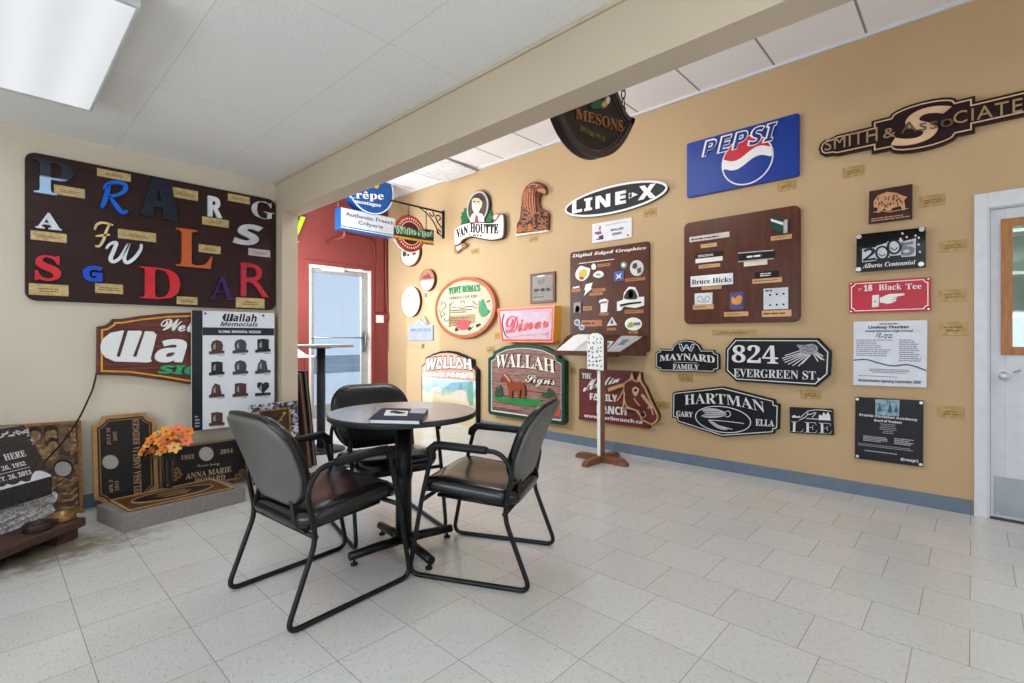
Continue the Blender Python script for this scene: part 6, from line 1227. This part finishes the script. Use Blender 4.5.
plate((292, 496, 358, 584), C(84, 84, 130, .35), 'purple badge with orange butterfly'); s.polys('print', [[(300, 550), (304, 520), (320, 530), (330, 515), (350, 520), (346, 550), (326, 560)]], C(226, 150, 70), t0 + 0.010, t0 + 0.012, 3); plate((456, 474, 576, 584), C(206, 210, 216, .35), 'white square plate with six small marks')
s.polys('marks', [ellipse((a, b_), 6, 5, 8) for a, b_ in ((488, 512), (521, 509), (554, 506), (488, 562), (521, 560), (554, 558))], BLK, t0 + .010, t0 + .012); s.fine((466, 482, 514, 500), 1, INK, t0 + .010, t0 + .012, seed=4)
# projecting flag style door plate
p = sub(s.poly('name_plate', [(492, 192), (490, 120), (552, 140), (552, 212)], C(30, 66, 56, .4), t0, t0 + 0.04), 'small green projecting room sign'); s.polys('stripe', [[(493, 152), (492, 140), (552, 158), (552, 172)]], WT, t0 + .04, t0 + .042); s.polys('side_plate', [[(552, 212), (552, 150), (570, 142), (570, 206)]], C(206, 206, 208, .35), t0, t0 + .03)
# cola sign
kp_ = K(680, 90, 6.207)
s = Sign(RW, 'cola_sign', 'large blue soft drink sign with red white and blue globe', 'sign', (390, 400), kp_)
t0 = 0.03; ul = RW.px(*kp_(42, 500), t0)[0]; ur = RW.px(*kp_(738, 330), t0)[0]; v1 = (RW.px(*kp_(42, 334), t0)[1] + RW.px(*kp_(735, 140), t0)[1]) / 2; v0 = (RW.px(*kp_(45, 672), t0)[1] + RW.px(*kp_(738, 528), t0)[1]) / 2
s.uvpoly('panel', rrect(ul, v0, ur, v1, 0.018, 4), C(2, 50, 142, 0.4, var=.03), 0, t0, 0.003)
gl = ell4(s, (260, 470), (582, 385), (440, 300), (400, 588), t0); uu = [p[0] for p in gl]; R1 = (max(uu) - min(uu)) / 2; ccx = (max(uu) + min(uu)) / 2; vv0 = RW.px(*kp_(410, 590), t0)[1]; ccy = vv0 + R1
s.uvpoly('globe_ring', ellipse((ccx, ccy), R1, R1, 56), WT, t0, t0 + 0.006); r_ = R1 * .945; s.uvpoly('globe_blue', ellipse((ccx, ccy), r_, r_, 56), C(2, 50, 142, .4), t0 + .006, t0 + .009)
def wave(a): return [(ccx + r_ * (-1 + 2 * i / 20), ccy + r_ * a + r_ * .20 * math.sin(PI * (-1 + 2 * i / 20)) * 1.0) for i in range(21)]
def clipc(pts):
    out = []
    for x, y in pts:
        d = math.hypot(x - ccx, y - ccy)
        if d > r_ * .995: x, y = ccx + (x - ccx) / d * r_ * .995, ccy + (y - ccy) / d * r_ * .995
        out.append((x, y))
    return out
def band(a0, a1):
    lo_ = [(x, y) for x, y in wave(a0) if math.hypot(x - ccx, y - ccy) < r_ * 1.0]; hi_ = [(x, y) for x, y in wave(a1) if math.hypot(x - ccx, y - ccy) < r_ * 1.0]
    def arc(p, q):
        a = math.atan2(p[1] - ccy, p[0] - ccx); b_ = math.atan2(q[1] - ccy, q[0] - ccx)
        if b_ - a > PI: b_ -= 2 * PI
        if a - b_ > PI: b_ += 2 * PI
        return [(ccx + r_ * math.cos(a + (b_ - a) * i / 8), ccy + r_ * math.sin(a + (b_ - a) * i / 8)) for i in range(9)]
    return lo_ + arc(lo_[-1], hi_[-1]) + hi_[::-1] + arc(hi_[0], lo_[0])
s.uvpoly('globe_white_wave', band(-0.12, 0.28), WT, t0 + .009, t0 + .011)
hi = [(x, y) for x, y in wave(0.28) if math.hypot(x - ccx, y - ccy) < r_]; a0 = math.atan2(hi[-1][1] - ccy, hi[-1][0] - ccx); a1 = math.atan2(hi[0][1] - ccy, hi[0][0] - ccx)
if a1 < a0: a1 += 2 * PI
s.uvpoly('globe_red', hi + [(ccx + r_ * math.cos(a0 + (a1 - a0) * i / 16), ccy + r_ * math.sin(a0 + (a1 - a0) * i / 16)) for i in range(17)], C(200, 28, 48, .35), t0 + .009, t0 + .011)
qd = [(138, 430), (575, 312), (606, 190), (160, 312)]
qd = [(132, 420), (572, 318), (608, 190), (158, 312)]
s.text('PEPSI', qd, WT, t0 + .011, t0 + .014, 's', bold=0.045, sp=1.16); 
qi = [(146, 412), (568, 312), (600, 198), (166, 320)]
s.text('PEPSI', qi, C(2, 46, 134, .4), t0 + .014, t0 + .0165, 's', bold=-0.005, sp=1.22)
# smith sign
kS = K(810, 70, 4.271)
s = Sign(RW, 'associates_sign', 'long maroon office sign with a large cream letter S in its oval middle', 'sign', (470, 230), kS)
t0 = 0.04
def SU(a, b_): return RW.px(*kS(a, b_), t0)
uA = SU(36, 345)[0]; uB = SU(262, 250)[0]; uC_ = SU(340, 190)[0]; uD = SU(628, 150)[0]; uE = SU(706, 150)[0]; zc = (SU(60, 328)[1] + SU(850, 155)[1]) / 2; zc = (SU(480, 135)[1] + SU(480, 340)[1]) / 2
h1 = (SU(180, 262)[1] - SU(180, 352)[1]) / 2; h2 = (SU(300, 205)[1] - SU(300, 345)[1]) / 2; h3 = (SU(480, 132)[1] - SU(480, 342)[1]) / 2; um_ = (uC_ + uD) / 2
half = [(uA, 0.0), (uA + .01, h1 * .5), (uA + .04, h1 * .8), (uA + .09, h1 * .85), (uA + .12, h1), (uB, h1), (uB, h2), (uC_, h2)] + [(um_ + (uD - uC_) / 2 * math.cos(PI - PI * i / 10), h2 + (h3 - h2) * math.sin(PI * i / 10)) for i in range(1, 10)] + [(uD, h2), (uE, h2), (uE, h1), (2 * um_ - uA - .12, h1), (2 * um_ - uA - .09, h1 * .85), (2 * um_ - uA - .04, h1 * .8), (2 * um_ - uA - .01, h1 * .5), (2 * um_ - uA, 0)]
ol = [(u, zc + v) for u, v in half] + [(u, zc - v) for u, v in reversed(half[1:-1])]
ol = ccw(ol); s.uvpoly('board', ol, C(36, 13, 16, 0.45, spec=.25), 0, t0, 0.003); s.border('cream_line', offset(ol, 0.016), 0.008, C(214, 178, 146, .4), t0, t0 + .004)
SCR = C(214, 178, 142, .4); GLD = C(168, 138, 102, .35, .2)
s.text('S', [(345, 328), (605, 300), (605, 145), (350, 178)], SCR, t0, t0 + .008, 's', shear=0.35, bold=0.0)
s.text('SMITH', [(62, 345), (288, 302), (288, 242), (62, 298)], GLD, t0, t0 + .008, 'none', bold=0.0, sp=1.08); s.text('&', [(312, 292), (366, 284), (366, 244), (312, 252)], GLD, t0, t0 + .008, 'b', bold=0.0); s.text('Asso', [(388, 272), (612, 238), (612, 186), (388, 226)], C(110, 84, 60, .35, .2), t0 + .008, t0 + .013, 'none', bold=0.0, sp=1.08)
s.text('CIATES', [(612, 232), (965, 165), (965, 105), (612, 180)], GLD, t0, t0 + .008, 'none', bold=0.0, sp=1.12)
# buffalo plaque
s = Sign(RW, 'buffalo_plaque', 'small dark brown square plaque with a carved tan buffalo', 'plaque', (345, 575), kS)
s.poly('board', [(250, 657), (252, 518), (436, 486), (436, 634)], C(58, 30, 28, .4), 0, .025, 0, .002)
s.polys('buffalo', [[(272, 560), (290, 535), (330, 520), (370, 525), (405, 540), (415, 540), (402, 556), (408, 596), (396, 600), (386, 580), (350, 590), (345, 600), (325, 600), (318, 590), (300, 606), (285, 610), (290, 588), (272, 585)]], C(206, 150, 108, .4), .025, .035); rb_ = random.Random(6); s.lines('buffalo_texture', [[(x, y), (x + rb_.uniform(-6, 10), y + rb_.uniform(6, 14))] for x, y in [(rb_.uniform(282, 398), rb_.uniform(530, 580)) for _ in range(34)]], .0045, C(70, 34, 28), .035, .0375); s.lines('grass_line', [[(270, 608), (300, 600), (340, 606), (420, 590)]], .005, C(206, 150, 108), .025, .03); s.fine((262, 610, 428, 650), 2, C(190, 140, 108), .025, .027, seed=2)  # random dark strokes give the buffalo its texture
# 2005 plaque
kT = K(840, 210, 5.693)
s = Sign(RW, 'centennial_plaque', 'black glass centennial plaque on four silver standoffs', 'plaque', (290, 230), kT)
s.poly('panel', [(92, 355), (95, 140), (488, 98), (488, 326)], C(10, 11, 14, .12, 0, .03), .02, .032)
s.polys('numeral_panels', [[(126, 298), (126, 222), (206, 212), (206, 288)], [(206, 278), (206, 206), (282, 182), (282, 270)], [(268, 262), (268, 180), (358, 168), (358, 255)], [(350, 268), (350, 182), (432, 160), (430, 262)]], C(206, 210, 216, .35), .032, .036)
s.text('2', [(130, 292), (204, 284), (204, 212), (130, 222)], BLK, .036, .039, 's'); s.lines('numerals', [[(240 + 34 * math.cos(a / 10 * 2 * PI), 244 + 36 * math.sin(a / 10 * 2 * PI)) for a in range(10)], [(308 + 36 * math.cos(a / 10 * 2 * PI), 210 + 38 * math.sin(a / 10 * 2 * PI)) for a in range(10)]], .012, BLK, .036, .040, 3, True); s.text('5', [(352, 262), (424, 256), (424, 176), (352, 186)], C(120, 124, 130, .4), .036, .040, 's', bold=.02)
s.lines('smiles', [[(222, 250), (240, 262), (258, 250)], [(290, 214), (308, 228), (326, 214)]], .006, BLK, .036, .039, 3); s.polys('stars', [[(x + 9 * (1 if i % 2 == 0 else .45) * math.cos(i * PI / 5 + .3), y + 9 * (1 if i % 2 == 0 else .45) * math.sin(i * PI / 5 + .3)) for i in range(10)] for x, y in ((355, 134), (344, 164), (380, 154), (430, 146), (448, 158), (448, 196), (455, 238))], WT, .032, .035)
s.text('Alberta Centennial', [(128, 332), (430, 308), (430, 284), (128, 306)], WT, .032, .035, 'bi')
for a, b_ in ((108, 152), (466, 110), (462, 308), (106, 338)):
    u, v = RW.px(*kT(a, b_), .035); MB().prism(RW, ellipse((u, v), .016, .016, 16), 0, .040).build('standoff', SILVER, s.t)
# red tee sign
s = Sign(RW, 'tee_sign', 'red golf tee sign with a white pointing hand', 'sign', (290, 480), kT)
t0 = .018; c4 = s.uv([(52, 585), (52, 408), (518, 384), (516, 576)], t0); ul, ur = (c4[0][0] + c4[1][0]) / 2, (c4[2][0] + c4[3][0]) / 2; v0, v1 = (c4[0][1] + c4[3][1]) / 2, (c4[1][1] + c4[2][1]) / 2
s.uvpoly('panel', [(ul, v0), (ur, v0), (ur, v1), (ul, v1)], C(190, 26, 50, .35, var=.03), 0, t0, .002); nb = notched(ul + .012, v0 + .012, ur - .012, v1 - .012, .022); s.border('white_line', ccw(nb), .006, WT, t0, t0 + .003)
s.text('#', [(102, 460), (124, 458), (124, 442), (102, 444)], C(222, 180, 190), t0, t0 + .004, 'b'); s.text('18', [(134, 464), (184, 460), (184, 424), (134, 428)], WT, t0, t0 + .004, 'b', bold=.02); s.text('Black', [(220, 458), (350, 452), (350, 418), (220, 424)], WT, t0, t0 + .004, 'b'); s.text('Tee', [(374, 452), (464, 448), (464, 416), (374, 420)], WT, t0, t0 + .004, 'b')
s.polys('cuff', [[(182, 554), (184, 486), (222, 482), (220, 550)]], WT, t0, t0 + .004); s.polys('pointing_hand', [[(226, 500), (250, 490), (280, 478), (365, 474), (368, 484), (320, 494), (326, 500), (318, 508), (322, 514), (312, 522), (300, 528), (270, 534), (240, 528), (226, 528)]], WT, t0, t0 + .004); s.lines('finger_lines', [[(300, 500), (324, 498)], [(296, 510), (320, 508)], [(290, 520), (312, 520)]], .003, C(190, 26, 50), t0 + .004, t0 + .005); s.polys('cuff_button', [ellipse((200, 520), 5, 5, 8)], C(190, 26, 50), t0 + .004, t0 + .005)
for u, v in ((ul + .012, v0 + .012), (ur - .012, v0 + .012), (ur - .012, v1 - .012), (ul + .012, v1 - .012)): MB().prism(RW, ellipse((u, v), .006, .006, 10), t0, t0 + .004).build('screw', SILVER, s.t)
# white plaque and black plaque
kU = K(840, 300, 3.793)
s = Sign(RW, 'school_plaque', 'white school opening plaque with a blue wavy line', 'plaque', (190, 205), kU)
t0 = .02; s.poly('panel', [(50, 322), (52, 82), (332, 76), (328, 332)], C(216, 218, 226, .35, var=.02), 0, t0, 0, .002)
s.text('Lindsay Thurber', [(108, 112), (262, 110), (262, 96), (108, 98)], INK, t0, t0 + .002, 's', bold=.02); s.fine((132, 86, 240, 95), 1, INK, t0, t0 + .0015, seed=3, center=True); s.text('Comprehensive High School', [(96, 124), (276, 123), (276, 112), (96, 113)], INK, t0, t0 + .002, 's'); s.lines('emblem', [[(136, 140), (146, 126), (154, 128), (146, 142), (166, 138)]], .005, C(40, 60, 120), t0, t0 + .002, 4)
s.fine((168, 128, 220, 146), 2, C(90, 90, 120), t0, t0 + .0015, seed=4); s.fine((62, 148, 200, 216), 9, C(120, 124, 140), t0, t0 + .0015, seed=5, fill=.4); s.fine((224, 148, 318, 236), 11, C(120, 124, 140), t0, t0 + .0015, seed=6, fill=.4); s.lines('blue_wave', [[(52, 228), (100, 226), (150, 240), (200, 250), (260, 246), (328, 268)]], .009, C(46, 60, 120, .4), t0, t0 + .002, 6); s.fine((95, 258, 280, 282), 3, C(100, 104, 124), t0, t0 + .0015, seed=7, fill=.4, center=True); s.fine((70, 284, 306, 298), 1, C(100, 104, 124), t0, t0 + .0015, seed=8, fill=.4); s.text('Modernization Opening September 2008', [(70, 312), (306, 322), (306, 306), (70, 298)], INK, t0, t0 + .002, 's')
s = Sign(RW, 'academy_plaque', 'black academy plaque with a blue photograph at its top edge', 'plaque', (190, 500), kU)
s.poly('panel', [(56, 600), (58, 368), (316, 382), (314, 634)], C(19, 20, 26, .4, var=.03, spec=.25), 0, t0, 0, .002); s.poly('photograph', [(134, 436), (134, 376), (226, 380), (224, 442)], C(130, 156, 172, .35, 0, .2, 40), t0, t0 + .003); s.polys('photograph_print', [[(140, 425), (150, 390), (160, 420)], [(180, 425), (190, 388), (200, 428)], [(205, 425), (214, 395), (220, 428)]], C(60, 84, 104), t0 + .003, t0 + .004)
s.text('Prairie Christian Academy', [(74, 442), (294, 462), (294, 450), (74, 430)], WT, t0, t0 + .002, 's'); s.text('Board of Trustees', [(130, 460), (234, 470), (234, 460), (130, 451)], WT, t0, t0 + .002, 's'); s.fine((150, 466, 214, 512), 6, C(150, 150, 158), t0, t0 + .0015, seed=3, fill=.4, center=True); s.fine((88, 512, 190, 546), 4, C(190, 190, 196), t0, t0 + .0015, seed=4, fill=.45); s.fine((206, 522, 282, 556), 4, C(190, 190, 196), t0, t0 + .0015, seed=5, fill=.45); s.fine((68, 544, 302, 574), 2, C(150, 150, 158), t0, t0 + .0015, seed=6, fill=.4); s.fine((94, 570, 272, 592), 1, C(190, 190, 196), t0, t0 + .0015, seed=7, fill=.35); s.text('Group2', [(230, 612), (298, 620), (298, 606), (230, 598)], WT, t0, t0 + .002, 'si')
for a, b_ in ((66, 376), (308, 390), (306, 624), (66, 592)): u, v = RW.px(*kU(a, b_), t0); MB().prism(RW, ellipse((u, v), .010, .010, 12), t0, t0 + .004).build('screw', SILVER, s.t)
# dark house signs
kM = K(650, 320, 5.12)
SG = C(19, 20, 28, .45, var=.04, spec=.25); LW2 = C(222, 222, 222, .4, var=.02)
def symsign(name, label, anchor, pts, th):
    s = Sign(RW, name, label, 'sign', anchor, kM); ol = ccw(s.uv(pts, th)); s.uvpoly('board', ol, SG, 0, th, .003); s.ol = ol; return s
s = symsign('family_sign', 'small dark family name sign with a domed top', (190, 200), [(48, 262), (48, 250), (28, 244), (28, 165), (48, 158), (50, 146), (110, 148), (118, 128), (145, 108), (185, 100), (222, 106), (252, 126), (266, 152), (328, 152), (332, 166), (354, 174), (356, 252), (334, 258), (330, 270)], .03)
s.border('white_line', offset(s.ol, .010), .005, LW2, .03, .034); s.text('MAYNARD', [(48, 212), (332, 222), (328, 184), (50, 180)], LW2, .03, .038, 'b', arch=.28); s.text('FAMILY', [(116, 252), (250, 254), (250, 228), (116, 224)], LW2, .03, .036, 'b'); s.lines('rule', [[(122, 216), (240, 220)]], .003, LW2, .03, .033); s.lines('ornament', [[(146, 126), (160, 124), (170, 150), (186, 126), (202, 150), (214, 126), (228, 128)], [(150, 132), (164, 160), (186, 140), (208, 160), (224, 134)]], .006, LW2, .03, .035, 3)
s = symsign('address_sign', 'large dark house number sign with a pine cone branch', (650, 215), [(384, 262), (386, 148), (434, 92), (862, 92), (928, 160), (922, 282), (852, 342), (440, 314)], .04)
s.border('white_line', offset(s.ol, .018), .007, LW2, .04, .045); s.text('824', [(418, 216), (656, 226), (650, 130), (422, 128)], LW2, .04, .05, 'b', bold=.0); s.text('EVERGREEN ST', [(428, 290), (848, 307), (848, 262), (428, 248)], LW2, .04, .05, 'b', bold=-.008); s.polys('lettering', [ellipse((862, 302), 6, 6, 12)], LW2, .04, .05)
s.lines('pine_needles', [[(800, 160), (676, 196)], [(800, 165), (682, 206)], [(805, 168), (690, 218)], [(808, 172), (706, 228)], [(812, 176), (730, 234)], [(818, 178), (760, 236)], [(822, 178), (778, 224)], [(840, 170), (880, 204)], [(845, 168), (892, 206)], [(835, 172), (860, 212)], [(790, 150), (690, 182)], [(845, 160), (886, 186)], [(752, 128), (800, 134)]], .006, LW2, .04, .046); s.polys('pine_cone', [[(752, 128), (790, 128), (830, 122), (858, 140), (850, 168), (810, 178), (772, 168), (764, 146)]], C(150, 152, 156, .4), .04, .052, 3); s.lines('cone_scales', [[(776, 140), (796, 132), (812, 146), (832, 134), (848, 150)], [(776, 156), (796, 150), (814, 162), (838, 152)]], .004, SG, .052, .054, 3)
s = symsign('family_sign', 'dark six sided family name sign with a fly fishing oval', (390, 470), [(112, 500), (114, 374), (132, 366), (372, 340), (640, 408), (642, 428), (664, 432), (660, 560), (640, 566), (636, 582), (372, 600), (138, 524), (134, 506)], .04)
s.border('white_line', offset(s.ol, .014), .006, LW2, .04, .045); s.text('HARTMAN', [(176, 436), (590, 476), (580, 420), (176, 384)], LW2, .04, .05, 'b', arch=.42, bold=-.01); s.text('GARY', [(134, 494), (218, 498), (218, 472), (134, 464)], LW2, .04, .048, 'b'); s.text('ELLA', [(540, 540), (634, 546), (634, 514), (540, 506)], LW2, .04, .048, 'b')
ov = ell4(s, (232, 490), (518, 520), (360, 440), (385, 578), .04); s.border('oval_line', ccw(ov), .006, LW2, .04, .046); s.polys('fishing_fly', [[(262, 460), (300, 452), (350, 458), (384, 474), (384, 490), (340, 500), (290, 500), (262, 490), (285, 478)]], C(186, 188, 192), .04, .048, 3); s.lines('fly_hackle', [[(262, 462), (300, 470), (360, 466)], [(265, 476), (320, 480), (384, 480)], [(270, 490), (330, 490), (380, 486)]], .004, SG, .048, .050, 3); s.lines('hook', [[(384, 470), (400, 466), (412, 480), (402, 496), (386, 494)], [(300, 512), (380, 518), (480, 530)], [(300, 512), (350, 540), (420, 560)]], .005, LW2, .04, .046, 4); s.polys('fish', [[(296, 512), (320, 520), (345, 535), (380, 552), (400, 560), (370, 562), (330, 545)]], C(170, 172, 178), .04, .046, 3)
s = symsign('name_sign', 'small dark slate name sign with an etched farm skyline and three large letters', (830, 520), [(716, 578), (714, 446), (936, 456), (942, 590)], .02)
s.text('LEE', [(722, 574), (932, 584), (930, 528), (724, 518)], LW2, .02, .028, 'b', bold=-.028); s.polys('skyline', [[(726, 492), (740, 486), (752, 496), (766, 490), (766, 500), (728, 500)], [(862, 512), (866, 484), (880, 490), (890, 472), (898, 486), (912, 472), (922, 490), (924, 514)]], LW2, .02, .024); s.lines('etched_scene', [[(762, 514), (790, 500), (810, 480), (796, 476), (770, 500)], [(800, 504), (860, 508)], [(812, 486), (850, 474), (830, 498)], [(800, 468), (860, 460), (930, 468)]], .005, LW2, .02, .023, 3)
# shield pub sign hung from the ceiling
YM = 1.6; PM = Plane((0, YM, 0), (1, 0, 0), (0, 0, 1)); km = K(540, 60, 5.694)
s = Sign(PM, 'pub_sign', 'dark shield shaped pub sign hanging by a chain from the high ceiling', 'sign', (330, 420), km)
kn = K(540, 65, 6.827); s.k = kn
rt = s.uv([(635, 375), (600, 358), (572, 325), (545, 265), (518, 200)], 0); low = s.uv([(630, 390), (602, 456), (560, 530), (505, 592), (450, 624), (390, 637), (330, 624), (270, 588), (215, 532), (160, 450), (118, 355)], 0)
cx_u = low[5][0]; uRt, zRt = rt[0]; hw_ = cx_u - low[-1][0] + 0.02; zl = max(low[-1][1] + 0.06, zRt)
top_l = [(cx_u - hw_, zl), (cx_u - hw_ + 0.05, zl + 0.03), (cx_u - hw_ + 0.10, zl + 0.10), (cx_u - hw_ + 0.16, zl + 0.24)]
ol = ccw(smooth(low, 3, False) + top_l + [(rt[-1][0] - 0.03, rt[-1][1] + 0.10)] + list(reversed(smooth(rt, 3, False)))); s.k = km
DB = C(40, 30, 27, .42, var=.06, spec=.25); s.uvpoly('board', ol, DB, -.05, 0, .004); s.border('rim', ol, .035, C(66, 54, 50, .35, .1), 0, .018)
s.border('rim_line', offset(ol, .04), .006, C(96, 86, 82, .35, .2), 0, .006)
BZL = C(150, 104, 62, .4, .2)
s.text('MESONS', [(206, 334), (474, 412), (474, 344), (206, 274)], BZL, 0, .008, 'b'); s.text('IRISH PUB', [(228, 402), (372, 468), (372, 438), (228, 370)], C(120, 104, 58, .4, .2), 0, .007, 'b'); s.polys('green_leaf', [[(290, 262), (310, 236), (345, 226), (362, 240), (350, 270), (310, 278)]], C(30, 90, 60), 0, .012, 3); s.polys('gold_figure', [[(352, 250), (372, 230), (380, 214), (398, 222), (388, 252), (366, 272)]], C(190, 150, 96), 0, .014, 3); s.polys('white_figure', [[(374, 236), (386, 206), (400, 222), (392, 248)]], C(206, 196, 186), 0.014, .018, 3)
qx = PM.px(*km(490, 300)); chain(s.t, (qx[0], YM + .02, ZH), (qx[0], YM + .02, qx[1] - .01), 15, .014, .0042, BLK, '')
chain(s.t, (2 * cx_u - qx[0], YM + .02, ZH), (2 * cx_u - qx[0], YM + .02, qx[1] - .01), 15, .014, .0042, BLK, '')
# brass nameplates on the wall
GP = 'brass nameplates on the tan wall'
kR = K(540, 330, 4.879)
for i, (k, r, lab) in enumerate((
    (k2, (728, 318, 840, 406), 'brass nameplate right of the white card, below the charcoal oval sign'), (k1, (215, 632, 288, 695), 'brass nameplate below the ribbon portrait sign'), (k1, (755, 518, 836, 582), 'brass nameplate below the carved eagle'),
    (kp_, (603, 556, 720, 634), 'brass nameplate below the right corner of the blue soft drink sign'), (kS, (138, 402, 231, 464), 'brass nameplate below the left end of the long maroon office sign'), (kS, (467, 525, 578, 590), 'brass nameplate right of the buffalo plaque'),
    (kT, (566, 165, 724, 243), 'brass nameplate right of the black centennial plaque'), (kT, (562, 447, 719, 523), 'brass nameplate right of the red tee sign'), (kU, (377, 82, 482, 134), 'brass nameplate right of the white school plaque'), (kU, (368, 400, 472, 454), 'brass nameplate right of the black academy plaque'),
    (kM, (318, 50, 546, 79), 'long narrow brass nameplate below the glossy nameplate board'), (kM, (143, 276, 219, 319), 'brass nameplate below the domed family sign'), (kM, (769, 355, 873, 409), 'brass nameplate below the house number sign'), (kM, (30, 414, 99, 459), 'brass nameplate between the horse head and the six sided sign'),
    (kR, (147, 183, 176, 217), 'brass nameplate between the green bordered sign and the ranch sign'), (k5, (12, 48, 72, 98), 'brass nameplate at the upper left of the green bordered horse sign'), (k7, (35, 545, 78, 598), 'brass nameplate left of the pink script box sign'),
    (ko, (192, 345, 207, 372), 'tiny dark nameplate below the half sunlit oval plaque'), (ko, (172, 676, 190, 704), 'tiny dark nameplate below the clear glass plaque'))):
    s = Sign(RW, 'brass_nameplate', lab, 'nameplate', ((r[0] + r[2]) / 2, (r[1] + r[3]) / 2), k, GP)
    m = C(172, 142, 90, 0.45, 0.15, 0.10, 40) if i < 17 else C(90, 84, 78, .4, .2)
    p = s.rect('plate', r, m, 0, .004, 0, .0008)
    if i < 17: s.fine((r[0] + (r[2] - r[0]) * .12, r[1] + (r[3] - r[1]) * .28, r[2] - (r[2] - r[0]) * .12, r[3] - (r[3] - r[1]) * .22), 2 if i != 10 else 1, BRASSTXT, .004, .0046, p, i, .42, True, 'engraving')
